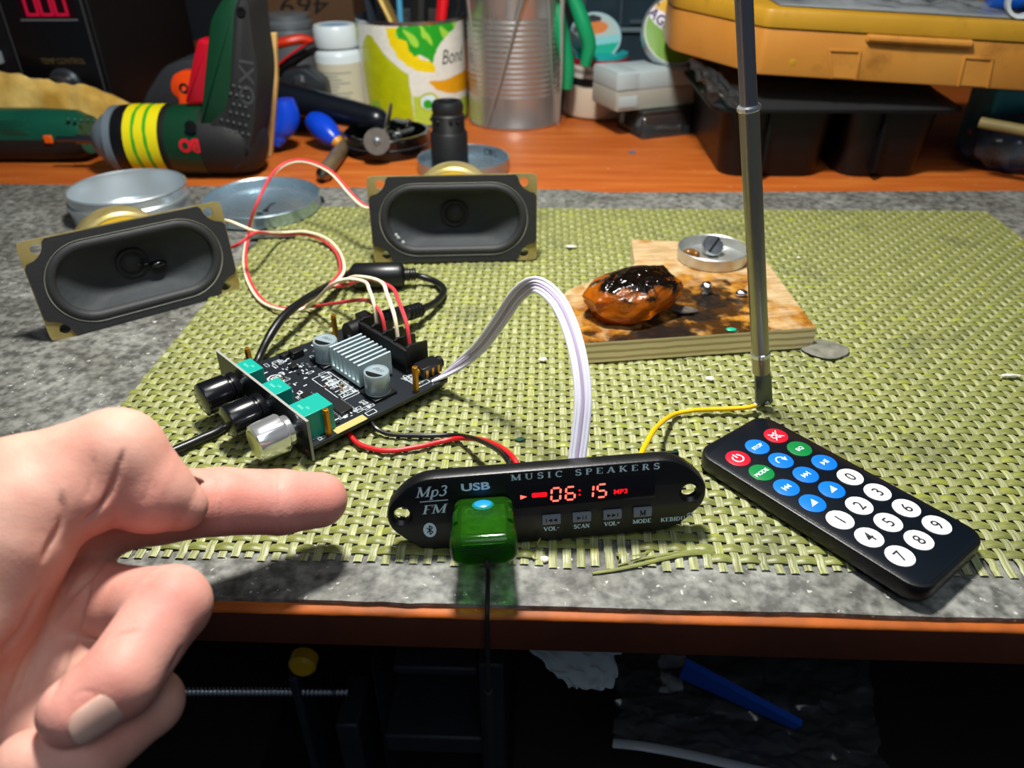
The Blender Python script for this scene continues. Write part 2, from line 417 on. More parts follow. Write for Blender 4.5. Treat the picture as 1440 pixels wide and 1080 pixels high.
# grey speckled vinyl mat
def grey_material():
    m, nt, b = newmat('grey_vinyl'); N, L = nt.nodes, nt.links
    tc = N.new('ShaderNodeTexCoord')
    def nse(sc, d=4):
        n = N.new('ShaderNodeTexNoise'); n.inputs['Scale'].default_value = sc; n.inputs['Detail'].default_value = d
        L.new(tc.outputs['Object'], n.inputs['Vector']); return n
    def ramp(src, p0, c0, p1, c1):
        r = N.new('ShaderNodeValToRGB'); r.color_ramp.elements[0].position = p0; r.color_ramp.elements[0].color = lin(c0)
        r.color_ramp.elements[1].position = p1; r.color_ramp.elements[1].color = lin(c1); L.new(src.outputs['Fac'], r.inputs['Fac']); return r
    base = ramp(nse(260, 6), .36, '#535450', .64, '#8e8f89')
    big = ramp(nse(30, 6), .40, '#8d857a', .62, '#ffffff')
    mx = N.new('ShaderNodeMixRGB'); mx.blend_type = 'MULTIPLY'; mx.inputs[0].default_value = .45
    L.new(base.outputs['Color'], mx.inputs[1]); L.new(big.outputs['Color'], mx.inputs[2])
    sp = ramp(nse(420, 2), .68, '#000000', .74, '#ffffff')
    mx2 = N.new('ShaderNodeMixRGB'); mx2.inputs[2].default_value = lin('#b9b8b0')
    L.new(sp.outputs['Color'], mx2.inputs[0]); L.new(mx.outputs['Color'], mx2.inputs[1])
    L.new(mx2.outputs['Color'], b.inputs['Base Color'])
    bp = N.new('ShaderNodeBump'); bp.inputs['Strength'].default_value = .5; bp.inputs['Distance'].default_value = .0006
    L.new(nse(230, 5).outputs['Fac'], bp.inputs['Height']); L.new(bp.outputs['Normal'], b.inputs['Normal'])
    b.inputs['Roughness'].default_value = .48
    return m
m_grey = grey_material()
mb = MB(); NX = 300
front = [(-62+124*i/NX, 15.27+.04*nz(i*.11, 1)+.035*nz(i*.6, 4)) for i in range(NX+1)]
back = [(-62+124*i/60, (52.3-.012*(-62+124*i/60)) if i < 32 else 51.6+.03*max(0, (-62+124*i/60))) for i in range(61)][::-1]
mb.prism(front+back, -.345, -.2)
single(mb, 'desk_mat', m_grey, 'grey speckled vinyl sheet covering the front of the bench under the green mat', 'mat')

# woven place mat: 105 warp strands x 72 weft strands, really over and under
def weave_material(name, a, bcol, stri, axis):
    m, nt, b = newmat(name); N, L = nt.nodes, nt.links
    tc = N.new('ShaderNodeTexCoord')
    def nse(sc, d=3, v=None):
        n = N.new('ShaderNodeTexNoise'); n.inputs['Scale'].default_value = sc; n.inputs['Detail'].default_value = d
        L.new(v.outputs['Vector'] if v else tc.outputs['Object'], n.inputs['Vector']); return n
    mp = N.new('ShaderNodeMapping'); mp.inputs['Scale'].default_value = (1500, 60, 60) if axis == 'y' else (60, 900, 900)
    L.new(tc.outputs['Object'], mp.inputs['Vector'])
    s = nse(1, 2, mp)
    r = N.new('ShaderNodeValToRGB'); r.color_ramp.elements[0].position = .36; r.color_ramp.elements[0].color = lin(a)
    r.color_ramp.elements[1].position = .64; r.color_ramp.elements[1].color = lin(bcol); L.new(s.outputs['Fac'], r.inputs['Fac'])
    # patches: yellower and greener strands, grey grime
    mp2 = N.new('ShaderNodeMapping'); mp2.inputs['Scale'].default_value = (90, 240, 90) if axis == 'x' else (240, 90, 90)
    L.new(tc.outputs['Object'], mp2.inputs['Vector'])
    p = nse(1, 1, mp2); r2 = N.new('ShaderNodeValToRGB'); r2.color_ramp.elements[0].position = .6; r2.color_ramp.elements[1].position = .74
    L.new(p.outputs['Fac'], r2.inputs['Fac'])
    hs = N.new('ShaderNodeMixRGB'); hs.inputs[2].default_value = lin('#9ba22f'); ml = N.new('ShaderNodeMath'); ml.operation = 'MULTIPLY'; ml.inputs[1].default_value = .55
    L.new(r2.outputs['Color'], ml.inputs[0]); L.new(ml.outputs['Value'], hs.inputs[0]); L.new(r.outputs['Color'], hs.inputs[1])
    g = nse(26, 6); r3 = N.new('ShaderNodeValToRGB'); r3.color_ramp.elements[0].position = .56; r3.color_ramp.elements[1].position = .76
    L.new(g.outputs['Fac'], r3.inputs['Fac'])
    gm = N.new('ShaderNodeMixRGB'); gm.inputs[2].default_value = lin('#4f543d'); ml2 = N.new('ShaderNodeMath'); ml2.operation = 'MULTIPLY'; ml2.inputs[1].default_value = .75
    L.new(r3.outputs['Color'], ml2.inputs[0]); L.new(ml2.outputs['Value'], gm.inputs[0]); L.new(hs.outputs['Color'], gm.inputs[1])
    L.new(gm.outputs['Color'], b.inputs['Base Color'])
    b.inputs['Roughness'].default_value = .42; b.inputs['Specular IOR Level'].default_value = .4
    if stri:
        bp = N.new('ShaderNodeBump'); bp.inputs['Strength'].default_value = .55; bp.inputs['Distance'].default_value = .0006
        L.new(s.outputs['Fac'], bp.inputs['Height']); L.new(bp.outputs['Normal'], b.inputs['Normal'])
    return m
m_weft = weave_material('green_weft', '#6c713a', '#838648', False, 'x')
m_warp = weave_material('green_warp', '#787c4d', '#acae83', True, 'y')
MX0, MY0, MW, MD = -16.91, 17.04, 45.0, 31.19
NWP, NWF = 105, 72
px_, py_ = MW/NWP, MD/NWF
HW, HF = .132, .158     # half widths
def hgt(t): return .036*math.cos(t*PI)
def build_weave():
    mb = MB()
    # slit beside the remote control
    def weft_xrange(j):
        y = MY0+(j+.5)*py_
        a, b = MX0+.25*abs(nz(j*1.7, 2)), MX0+MW-.3*abs(nz(j*1.3, 5)); cut = []
        if j == 0: cut = [(.2, 5.2), (9.8, 28)]
        elif j == 1: cut = [(1.6, 3.0)]
        return a, b, cut
    for j in range(NWF):
        a, b, cut = weft_xrange(j); yc = MY0+(j+.5)*py_
        segs = []; x = a
        for c0, c1 in cut:
            segs.append((x, c0)); x = c1
        segs.append((x, b))
        for s0, s1 in segs:
            if s1-s0 < .3: continue
            n = max(2, int((s1-s0)/px_*4)); rings = []
            for i in range(n+1):
                x = s0+(s1-s0)*i/n; ph = (x-MX0)/px_-.5+j
                z = -.1+hgt(ph)*1.25; w = HF*(1+.12*math.cos(ph*PI))
                yy = yc+.012*nz(x*2, j*3.1)
                rings.append([(x, yy-w, z-.022), (x, yy-w*.55, z+.028), (x, yy+w*.55, z+.028), (x, yy+w, z-.022)])
            mb.loft(rings, None, 0, (0, 0), closed=False)
    for i in range(NWP):
        xc = MX0+(i+.5)*px_; e0 = MY0-.16-.18*random.random(); e1 = MY0+MD+.05
        n = NWF*3; rings = []
        for k in range(n+1):
            y = e0+(e1-e0)*k/n; ph = (y-MY0)/py_-.5+i
            z = -.1-hgt(ph)*.9
            if y < MY0+.1: z = min(z, -.16+.03*random.random())
            xx = xc+.012*nz(y*2, i*2.3)+(.05*nz(i*5.1, 8) if y < MY0+.3 else 0)
            rings.append([(xx-HW, y, z-.012), (xx-HW*.5, y, z+.012), (xx+HW*.5, y, z+.012), (xx+HW, y, z-.012)])
        mb.loft(rings, None, 1, (0, 0), closed=False)
    return mb
pm = thing('placemat', 'olive green woven placemat with frayed near edge lying on the grey sheet', 'placemat', T(MX0+MW/2, MY0+MD/2, -.2))
o = build_weave().build('woven_sheet', [m_weft, m_warp], pm, world=True, fix=False, sharp=60)
mb = MB()
def fray(pts, r, mi=0): mb.tube(pts, lambda t: r*(1-.55*t), 6, mi=mi, flat=.45, sm=5)
fray([G(1005, 776, -.1), G(960, 779, -.05), G(905, 792, -.1), G(870, 800, -.12), G(833, 806, -.14)], .11)
fray([G(985, 774, -.1), G(940, 779, -.02), G(900, 786, -.05), G(868, 795, -.1)], .07)
fray([G(915, 775, -.1), G(900, 780, .05), G(886, 782, .1)], .06)
fray([G(868, 778, -.1), G(872, 784, .05), G(869, 791, -.05)], .05)
fray([G(757, 772, -.1), G(756, 764, .15), G(760, 757, .3)], .07, 1)
fray([G(748, 778, -.12), G(751, 784, -.1), G(758, 786, -.13)], .07, 1)
mb.build('frayed_strand', [m_weft, m_warp], pm, world=True)
# ================================================================ common materials
m_blk = mat('black_plastic', '#0b0c0e', .38, bump=.05, bscale=900)
m_blkmatt = mat('matt_black', '#121314', .6, bump=.15, bscale=700)
m_blkgloss = mat('gloss_black', '#050608', .16, coat=.3)
m_rub = mat('black_cable_rubber', '#101214', .35)
m_print = mat('pale_blue_print', '#d4ecf4', .6)
m_white = mat('white_plastic', '#e8e8e4', .4)
m_steel = mat('bright_steel', '#b8bcc0', .28, metal=1., rvar=.1, vscale=90)
m_chrome = mat('chrome', '#dcdee0', .16, metal=.82)
m_brass = mat('brass', '#c08a2c', .32, metal=.75)
m_red = mat('red_wire', '#c4161f', .4)
m_pink = mat('red_speaker_wire', '#cc3a44', .42)
m_cream = mat('cream_wire', '#e4d8b8', .45)
m_yel = mat('yellow_wire', '#e8b400', .4)
m_led = mat('red_segment', '#300000', .4, emit='#ff1a10', estr=3)
m_led2 = mat('dim_red_segment', '#300000', .4, emit='#e00818', estr=2.2)
m_ledhot = mat('hot_red_segment', '#300000', .4, emit='#ff6050', estr=2.6)

# ================================================================ MP3 player panel
ang, tilt, roll_ = 6.6, 6.0, 1.8
po = G(770, 757, 0); po.z = .02
PM = T(*po) @ RZ(ang) @ RX(-tilt) @ RY(-roll_)       # local x right, z up, -y towards the viewer
panel = thing('media_player_panel', 'black media player panel with red clock display at the near mat edge', 'audio module', PM)
PF = frame((0, 0, 0), (1, 0, 0), (0, 0, 1), (0, -1, 0))   # face drawing plane: (x, up) with +z toward the viewer
HX = .04; PW, PH = 9.8, 2.66; c_ = .92
oct_ = [(HX-PW/2+c_, 0), (HX+PW/2-c_, 0), (HX+PW/2, c_*1.05), (HX+PW/2, PH-c_*1.05), (HX+PW/2-c_, PH), (HX-PW/2+c_, PH), (HX-PW/2, PH-c_*1.05), (HX-PW/2, c_*1.05)]
out = roundpoly(oct_, .75, 5)
hx = [HX-4.45, HX+4.38]; hz = 1.40; hr = .2
# the plate has two screw holes: build it as a bevelled border shell and a face cut by knife-free construction (boolean on a clean solid)
mb = MB(); mb.prism(out, -.42, .16, PF, b=.12)
plate = mb.build('faceplate', m_blk, panel)
def cut(target, M, prof, n=28):
    c = MB().lathe(prof, n, M).build('cutter', m_blk)
    if target.parent: c.parent = target.parent
    q = target.modifiers.new('hole', 'BOOLEAN'); q.operation = 'DIFFERENCE'; q.object = c; q.solver = 'EXACT'
    return c
def bake(o, cutters):
    dg = bpy.context.evaluated_depsgraph_get(); dg.update()
    me = bpy.data.meshes.new_from_object(o.evaluated_get(dg)); o.modifiers.clear(); o.data = me
    for c in cutters: bpy.data.objects.remove(c)
    me.set_sharp_from_angle(angle=math.radians(35))
cs = [cut(plate, PF @ T(x, hz, -.6), [(1e-5, 0), (.5, 0), (.5, .5), (.24, .52), (.24, .66), (.36, .77), (.36, 1.0), (1e-5, 1.0)]) for x in hx]
bake(plate, cs)
# display window
mb = MB(); mb.prism(roundrect(4.3, .82, .04, 3, 1.17, 1.75), .15, .168, PF); win = mb.build('display_window', mat('smoked_window', '#0c0204', .07, coat=.6), panel)
# seven segment digits
SEG = {'0': 'abcdef', '6': 'acdefg', '1': 'bc', '5': 'acdfg'}
def digit(mb, ch, cx, cy, w=.27, h=.46, t=.062, sh=.06):
    g = .025; S = dict(a=((-w/2+g, h/2), (w/2-g, h/2)), d=((-w/2+g, -h/2), (w/2-g, -h/2)), g=((-w/2+g, 0), (w/2-g, 0)),
        b=((w/2, g), (w/2, h/2-g)), c=((w/2, -h/2+g), (w/2, -g)), f=((-w/2, g), (-w/2, h/2-g)), e=((-w/2, -h/2+g), (-w/2, -g)))
    for s in SEG[ch]:
        p, q = [Vector((a+sh*b, b)) for a, b in S[s]]; d = (q-p).normalized(); n = Vector((-d.y, d.x))*t/2; e = d*t*.35
        poly = [p+e*.2, p+e+n, q-e+n, q-e*.2, q-e-n, p+e-n]
        mb.add([(cx+v.x, cy+v.y, .175) for v in poly], [range(6)], PF)
for ch, x in (('0', .28), ('6', .72), ('1', 1.28), ('5', 1.68)):
    mb = MB(); digit(mb, ch, x, 1.74); mb.build('digit', m_ledhot if ch != '' else m_led, win)
mb = MB()
for y in (1.66, 1.82): mb.add([(1.0+a, y+b, .175) for a, b in circle(.035, 8)], [range(8)], PF)
mb.build('colon', m_led2, win)
MB().add([(-.80, 1.66, .175), (-.80, 1.82, .175), (-.60, 1.74, .175)], [(0, 2, 1)], PF).build('play_mark', m_ledhot, win)
mb = MB(); mb.prism(roundrect(.46, .16, .03, 2, -.22, 1.77), .170, .174, PF); put_text(mb, 'USB', PF @ T(-.22, 1.77, 0), .10, .178, 1, width=.36); mb.build('indicator', [m_led2, mat('indicator_dark', '#60000a', .5)], win)
mb = MB(); put_text(mb, 'MP3', PF @ T(2.26, 1.66, 0), .16, .175, bold=.02, width=.42); mb.build('indicator', m_led2, win)
# printing


mb = MB(); put_serif(mb, 'MUSIC SPEAKERS', PF @ T(1.19, 2.46, 0), .21, .163, track=.33, width=4.5, weight=1.15); mb.build('printed_title', m_print, panel, fix=False)
mb = MB(); put_text(mb, 'USB', PF @ T(-2.12, 2.25, 0), .25, .163, bold=.03, width=.86); mb.build('printed_word', m_print, panel)
mb = MB(); put_serif(mb, 'Mp3', PF @ T(-3.42, 2.2, 0), .36, .163, shear=.3, width=.92); put_serif(mb, 'FM', PF @ T(-3.40, 1.56, 0), .32, .163, shear=.3, width=.72)
mb.add([(-3.82, 1.84, .163), (-2.98, 1.84, .163), (-2.98, 1.87, .163), (-3.82, 1.87, .163)], [(0, 1, 2, 3)], PF); mb.build('printed_emblem', m_print, panel, fix=False)
mb = MB(); mb.add([(-3.62+a, .80+b, .163) for a, b in circle(.2, 24, ry=.27)], [range(24)], PF)
m_dark_print = mat('dark_print', '#06080c', .6)
L_ = [(-.09, .09), (.09, -.08), (0, -.17), (0, .17), (.09, .08), (-.09, -.09)]
for p, q in zip(L_[:-1], L_[1:]):
    p, q = Vector(p), Vector(q); d = (q-p).normalized(); n = Vector((-d.y, d.x))*.018
    mb.add([(-3.62+v.x, .80+v.y, .168) for v in (p+n, p-n, q-n, q+n)], [(0, 1, 2, 3)], PF, 1)
mb.build('printed_symbol', [m_print, m_dark_print], panel, fix=False)
m_btn = mat('grey_button', '#7a8088', .42)
for i, (x, w) in enumerate(((.12, 'VOL-'), (1.06, 'SCAN'), (2.01, 'VOL+'), (2.95, 'MODE'))):
    mb = MB(); mb.prism(roundrect(.58, .34, .03, 2, x, .84), .12, .24, PF, b=.03); bt = mb.build('button', m_btn, panel)
    mb = MB(); z = .2405; M = PF @ T(x, .84, 0)
    tri = lambda cx, s: mb.add([(cx-s*.07, .07, z), (cx-s*.07, -.07, z), (cx+s*.07, 0, z)], [(0, 1, 2)], M)
    bar = lambda cx: mb.add([(cx-.015, -.07, z), (cx+.015, -.07, z), (cx+.015, .07, z), (cx-.015, .07, z)], [(0, 1, 2, 3)], M)
    if i == 0: bar(-.16); tri(-.05, -1); tri(.1, -1)
    elif i == 1: tri(-.08, 1); bar(.03); bar(.12)
    elif i == 2: tri(-.1, 1); tri(.05, 1); bar(.16)
    else: put_serif(mb, 'M', M, .2, z, weight=1.6)
    mb.build('symbol', m_dark_print, bt, fix=False)
    mb = MB(); put_serif(mb, w, PF @ T(x, .47, 0), .15, .163, width=.5 if i != 3 else .58, weight=1.3); mb.build('printed_word', m_print, panel, fix=False)
mb = MB(); put_serif(mb, 'KEBIDU', PF @ T(3.93, .45, 0), .15, .163, width=.78, weight=1.2)
n = 14
for i in range(n):
    a0, a1 = 2*PI*i/n, 2*PI*(i+1)/n
    mb.add([(4.45+r*math.cos(a), .56+r*math.sin(a), .163) for r, a in ((.085, a0), (.085, a1), (.066, a1), (.066, a0))], [(0, 1, 2, 3)], PF)
put_text(mb, 'R', PF @ T(4.45, .56, 0), .08, .163); mb.build('printed_maker', m_print, panel, fix=False)
mb = MB(); mb.box((1.0, .9, 1.3), (6.6, .12, 1.9)); mb.box((2.6, .62, 1.4), (.8, .5, .5)); mb.box((-1.9, 1.0, 1.5), (1.4, .9, .7))
mb.build('circuit_board', mat('pcb_green', '#0d2a1c', .5), panel)

# ================================================================ USB stick
um = mat('green_clear_plastic', '#52b02e', .1, trans=.92, ior=1.2, coat=.3)
um2 = mat('dark_inner_board', '#4c5a22', .5, var=.4, vscale=300)
UM = PM @ frame((-1.93, -.17, 1.42), (1, 0, 0), (0, 0, 1), (0, -1, 0)) @ RY(-2) @ RX(-1)
usb = thing('usb_stick', 'translucent green memory stick with glowing blue light plugged into the black panel', 'usb stick', UM)
R = [[(x*.93, y*.93, .02) for x, y in roundrect(1.72, .92, .3, 6)], [(x, y, .1) for x, y in roundrect(1.76, .95, .3, 6)], [(x, y, 1.0) for x, y in roundrect(1.82, .98, .3, 6)],
     [(x, y, 1.75) for x, y in roundrect(1.92, 1.0, .32, 6)], [(x, y, 1.95) for x, y in roundrect(1.9, .98, .32, 6)], [(x, y, 2.1) for x, y in roundrect(1.7, .8, .3, 6)], [(x, y, 2.15) for x, y in roundrect(1.4, .55, .24, 6)]]
MB().loft(R).build('shell', um, usb, sharp=60)
MB().box((0, -.02, .95), (1.25, .3, 1.5)).build('circuit_board', um2, usb)
for s in (-1, 1):
    MB().tube([(s*.70, .40, .45), (s*.80, .47, .9), (s*.78, .48, 1.35)], .10, 8, flat=.7).build('side_grip', um, usb)
MB().prism(roundrect(1.2, .06, .02, 2, 0, .30), 1.7, 2.17, None).build('end_rib', um, usb)
MB().ball((.0, .42, .42), .24, sq=(1.35, .42, 1)).build('indicator_light', mat('blue_glow', '#0a3050', .3, emit='#1e90ff', estr=1.6), usb)
m_cord = mat('black_cord', '#0a0b0d', .7, bump=.4, bscale=2500)
e0 = UM @ Vector((.05, -.18, 2.16)); w0 = e0
mb = MB(); mb.tube([e0, e0+Vector((.05, -.12, -.25)), e0+Vector((.03, -.15, -.9)), (e0.x+.02, 14.82, -.3), (e0.x+.0, 14.84, -1.9), (e0.x-.02, 14.86, -3.6)], .07, 8)
mb.build('lanyard', m_cord, usb, world=True)
mb = MB(); mb.lathe([(1e-5, 0), (.16, .02), (.18, .5), (.18, 3.0), (.14, 3.3), (1e-5, 3.32)], 14, T(e0.x-.02, 14.86, -6.9)); mb.build('lanyard_slider', m_blkmatt, usb, world=True)
mb = MB(); mb.tube([(e0.x-.02, 14.86, -6.8), (e0.x+.0, 14.86, -8.6), (e0.x+.1, 14.9, -12)], .11, 8); mb.build('lanyard_tail', m_cord, usb, world=True)

# ================================================================ remote control
m_rface = mat('remote_face', '#0a1018', .3, coat=.15)
rc = Vector((9.5, 19.68, 0)); REM = frame(rc, (.766, .643, 0), (-.643, .766, 0), (0, 0, 1)) @ T(-.02, -.02, 0)    # local -y runs down the key rows
remote = thing('remote_control', 'slim black remote control with white number keys lying on the right of the mat', 'remote control', REM)
body = roundrect(3.72, 8.28, .62, 8)
mb = MB(); mb.prism(body, .0, .66, None, b=.08, b0=.18); mb.build('body', m_blk, remote)
mb = MB(); mb.prism(roundrect(3.5, 8.05, .55, 8), .65, .672, None, b=.01); mb.build('face_overlay', m_rface, remote)
KC = {'r': mat('red_key', '#d0142c', .4), 'b': mat('blue_key', '#0c6fd0', .4), 'g': mat('green_key', '#0c7a3c', .4), 'w': mat('white_key', '#eef2f2', .4)}
kd = mat('key_print_dark', '#23262a', .6); kw = mat('key_print_white', '#e4f2f6', .6)
ROWS = [[('r', 'power'), ('b', 'STOP'), ('r', 'mute')], [('g', 'MODE'), ('b', 'rep'), ('g', 'EQ')], [('b', 'prev'), ('b', 'next'), ('b', 'play')], [('b', 'dn'), ('b', 'up'), ('w', '0')],
        [('w', '1'), ('w', '2'), ('w', '3')], [('w', '4'), ('w', '5'), ('w', '6')], [('w', '7'), ('w', '8'), ('w', '9')]]
def arcband(mb, M, cx, cy, r, t, a0, a1, z, n=14):
    for i in range(n):
        b0, b1 = [math.radians(a0+(a1-a0)*(i+k)/n) for k in (0, 1)]
        mb.add([(cx+q*math.cos(a), cy+q*math.sin(a), z) for q, a in ((r-t/2, b0), (r+t/2, b0), (r+t/2, b1), (r-t/2, b1))], [(0, 1, 2, 3)], M)
def seg(mb, M, p, q, t, z, mi=0):
    p, q = Vector(p), Vector(q); d = (q-p).normalized(); n = Vector((-d.y, d.x))*t/2
    mb.add([(v.x, v.y, z) for v in (p+n, p-n, q-n, q+n)], [(0, 1, 2, 3)], M, mi)
for r_, row in enumerate(ROWS):
    for c, (k, s) in enumerate(row):
        x = (c-1)*1.06; y = -(r_-3)*.978
        mb = MB(); mb.prism(circle(.425, 32, x, y), .66, .70, None, b=.02); key = mb.build('key', KC[k], remote)
        mb = MB(); M = T(x, y, 0) ; z = .7015
        if s.isdigit(): put_text(mb, s, M, .38, z, bold=.015)
        elif s in ('STOP', 'MODE', 'EQ'): put_text(mb, s, M, .15, z, width={'STOP': .5, 'MODE': .62, 'EQ': .3}[s], bold=.02)
        elif s == 'power': arcband(mb, M, 0, 0, .19, .05, -240, 60, z); seg(mb, M, (0, .02), (0, .24), .05, z+.0003)
        elif s == 'mute':
            for a, b in (((-.2, -.07), (-.2, .07)), ((-.2, .07), (-.08, .07)), ((-.08, .07), (.06, .18)), ((.06, .18), (.06, -.18)), ((.06, -.18), (-.08, -.07)), ((-.08, -.07), (-.2, -.07)), ((-.22, -.2), (.22, .2)), ((-.22, .2), (.22, -.2))): seg(mb, M, a, b, .035, z)
        elif s == 'rep':
            arcband(mb, M, 0, .0, .17, .045, 20, 200, z); mb.add([(.06, .04, z), (.28, .04, z), (.17, -.14, z)], [(0, 2, 1)], M)
        elif s in ('prev', 'next', 'play'):
            d = -1 if s == 'prev' else 1
            for o_ in ((-.1, .04) if s != 'play' else (-.06,)): mb.add([(d*(o_-.07), .1, z), (d*(o_-.07), -.1, z), (d*(o_+.07), 0, z)], [(0, 1, 2)], M)
            for o_ in ((.14,) if s != 'play' else (.06, .14)): mb.add([(d*(o_-.02), -.1, z), (d*(o_+.02), -.1, z), (d*(o_+.02), .1, z), (d*(o_-.02), .1, z)], [(0, 1, 2, 3)], M)
        else:
            mb.add([(-.16, -.1, z), (.16, -.1, z), (.13, .15, z)], [(0, 1, 2)], M)
        mb.build('symbol', kd if k == 'w' else kw, key, fix=False)

# ================================================================ thin wires to the panel
TOPC = PM @ Vector((-.95, .35, 2.35))
pw = thing('panel_power_lead', 'thin red and black wire pair running from the amplifier board to the black panel', 'wire', T(*G(560, 632, .1)))
def wire(name, m, pts, r, par, n=9): 
    mb = MB(); mb.tube(pts, r, n, sm=7); return mb.build(name, m, par, world=True)
wire('red_wire', m_red, [G(488, 590, .45), G(493, 612, .22), G(510, 627, .12), G(545, 634, .12), G(590, 628, .12), G(640, 617, .15), AY(675, 618, 21.8), AY(702, 628, 20.4), AY(718, 640, 19.2), AY(728, 655, 18.6), AY(730, 668, 18.3)], .095, pw)
wire('black_wire', m_rub, [G(520, 590, .45), G(530, 603, .2), G(550, 611, .12), G(595, 613, .12), G(640, 612, .17), AY(668, 617, 21.9), AY(695, 630, 20.3), AY(711, 644, 19.1), AY(720, 660, 18.5), AY(722, 668, 18.3)], .085, pw)
aw = thing('antenna_wire', 'thin yellow wire from the black panel to the foot of the antenna', 'wire', T(*G(950, 585, .1)))
wire('yellow_wire', m_yel, [AY(897, 660, 18.9), AY(901, 640, 19.2), AY(908, 625, 20.2), AY(922, 602, 22.0), G(945, 584, .25), G(975, 577, .2), G(1020, 575, .2), G(1050, 573, .3), G(1063, 570, .35)], .09, aw)
MB().ball(tuple(G(1063, 569, .35)), .13, sq=(1.3, 1, .8)).build('solder_joint', m_steel, aw, world=True)

# ================================================================ grey ribbon cable
BRD = frame((-8.1, 21.5, .02), (.678, .735, 0), (-.735, .678, 0), (0, 0, 1)) @ RX(2.0)
m_rib = mat('white_ribbon', '#d6d6e2', .38)
m_rib2 = mat('white_lavender_ribbon', '#a99cb4', .38)
rb = thing('ribbon_cable', 'pale grey flat ribbon cable arching from the amplifier board to the black panel', 'cable', T(*G(640, 525, 0)))
C_ = [G(633, 520, .7), AY(648, 512, 26.0), AY(672, 492, 25.4), AY(702, 452, 24.7), AY(727, 416, 24.0), AY(752, 400, 23.2), AY(780, 418, 22.3), AY(800, 455, 21.5), AY(814, 505, 20.6), AY(820, 560, 19.8), AY(816, 610, 19.2), AY(812, 640, 18.85), AY(810, 664, 18.55)]
CP = smooth_path(C_, 7); WP = []
for i, p in enumerate(CP):      # the flat cable twists as it arches over
    t = (CP[min(i+1, len(CP)-1)]-CP[max(i-1, 0)]).normalized(); WP.append(t.cross((p-_O).normalized()).normalized())
for k in range(5):
    off = (k-2)*.106
    foot = BRD @ Vector((5.75+.18*k, .22, .68))
    pts = []
    for i, (p, w_) in enumerate(zip(CP, WP)):
        f = min(1, i/14); wob = (1-f)*.18*Vector((math.sin(k*2.1), math.cos(k*1.7), .5*math.sin(k*3.3)))
        s_ = max(0, 1-i/16)**1.3
        pts.append((p+w_.normalized()*off*(1+(1-f)*.5)+wob*.5)*(1-s_)+foot*s_)
    mb = MB(); mb.tube(pts, .066, 8, sm=0); mb.build('strand', m_rib2 if k in (2,) else m_rib, rb, world=True)

# ================================================================ antenna
m_mast = mat('worn_nickel', '#a29c8a', .3, metal=.85, rvar=.1, vscale=60)
A0 = G(1073, 572, -.0); A1 = AY(1046, 0, 25.6); d_ = (A1-A0).normalized()
ant = thing('telescopic_antenna', 'tall worn silver telescopic antenna standing on the mat behind the remote', 'antenna', T(*A0))
def on(py): 
    t = (573-py)/573.; return A0+(A1-A0)*(t*.97)        # rough position along the mast
def alen(px, py): 
    r_ = ray(px, py); n_ = r_.cross(d_); n2 = d_.cross(n_); 
    # closest point on the mast line to the viewing ray
    w_ = A0-_O; b = r_.dot(d_); a = r_.dot(r_); c = 1; e = r_.dot(w_); f_ = d_.dot(w_)
    return (b*e-a*f_)/(a*c-b*b)
s_foot = alen(1069, 520); s_j = alen(1068, 498); s_k = alen(1053, 152)
Lp = lambda s: A0+d_*s
mb = MB(); fw_ = frame(A0+Vector((0, 0, .02)), (1, .1, 0), (0, 1, 0), d_)
pts2 = [(-.30, 0), (.25, .1), (.36, .18), (.36, s_foot*.72), (.30, s_foot), (-.24, s_foot), (-.28, s_foot*.7), (-.30, .1)]
mb.prism(pts2, -.09, .09, frame(A0+Vector((0, 0, .04)), (1, .1, 0), d_, (.1, -1, .1)), b=.03); ft = mb.build('foot_bracket', mat('dull_steel', '#70757a', .35, metal=1.), ant, world=True)
MB().ball(tuple(A0+d_*.25+Vector((.16, -.1, 0))), .09, sq=(1, .6, 1)).build('rivet', m_steel, ft)
bpy.data.objects[ft.children[0].name].location = -(A0)*CM
mb = MB(); mb.cyl(Lp(s_foot-.12), Lp(s_j), .33, .33, 20, b=.03); mb.build('hinge_collar', m_mast, ant, world=True)
mb = MB(); mb.cyl(Lp(s_j-.12), Lp(s_j+.12), .36, .36, 20, b=.05); mb.build('lower_ring', m_chrome, ant, world=True)
mb = MB(); mb.cyl(Lp(s_j), Lp(s_k), .32, .325, 24); mb.build('lower_mast', m_mast, ant, world=True)
mb = MB(); mb.cyl(Lp(s_k-.1), Lp(s_k+.1), .375, .375, 24, b=.05); mb.build('joint_ring', m_chrome, ant, world=True)
mb = MB(); mb.cyl(Lp(s_k), Lp(s_k+15), .275, .275, 24); mb.build('upper_mast', mat('grey_mast', '#8a8a8e', .3, metal=.8), ant, world=True)
# ================================================================ amplifier board
m_pcb = mat('black_pcb', '#171c22', .38, coat=.1, bump=.08, bscale=500)
m_silk = mat('white_silkscreen', '#c4ccd0', .6)
m_alu = mat('heatsink_aluminium', '#b4c6ca', .4, metal=.25)
m_teal = mat('teal_potentiometer', '#0a9484', .4)
m_can = mat('capacitor_sleeve', '#9aabb2', .3, metal=.35)
m_pinm = mat('solder_tin', '#c8ccd0', .3, metal=.9)
m_chip = mat('chip_black', '#0c0d0f', .45)
AM = frame((-8.1, 21.5, .02), (.678, .735, 0), (-.735, .678, 0), (0, 0, 1)) @ RX(2.0)
amp = thing('amplifier_board', 'small black amplifier circuit board with silver heatsink and three knobs on the green mat', 'circuit board', AM)
ZB = .62
mb = MB(); mb.prism(roundrect(6.4, 6.3, .1, 3, 3.2, 3.12), ZB-.15, ZB); pcb = mb.build('circuit_board', m_pcb, amp)
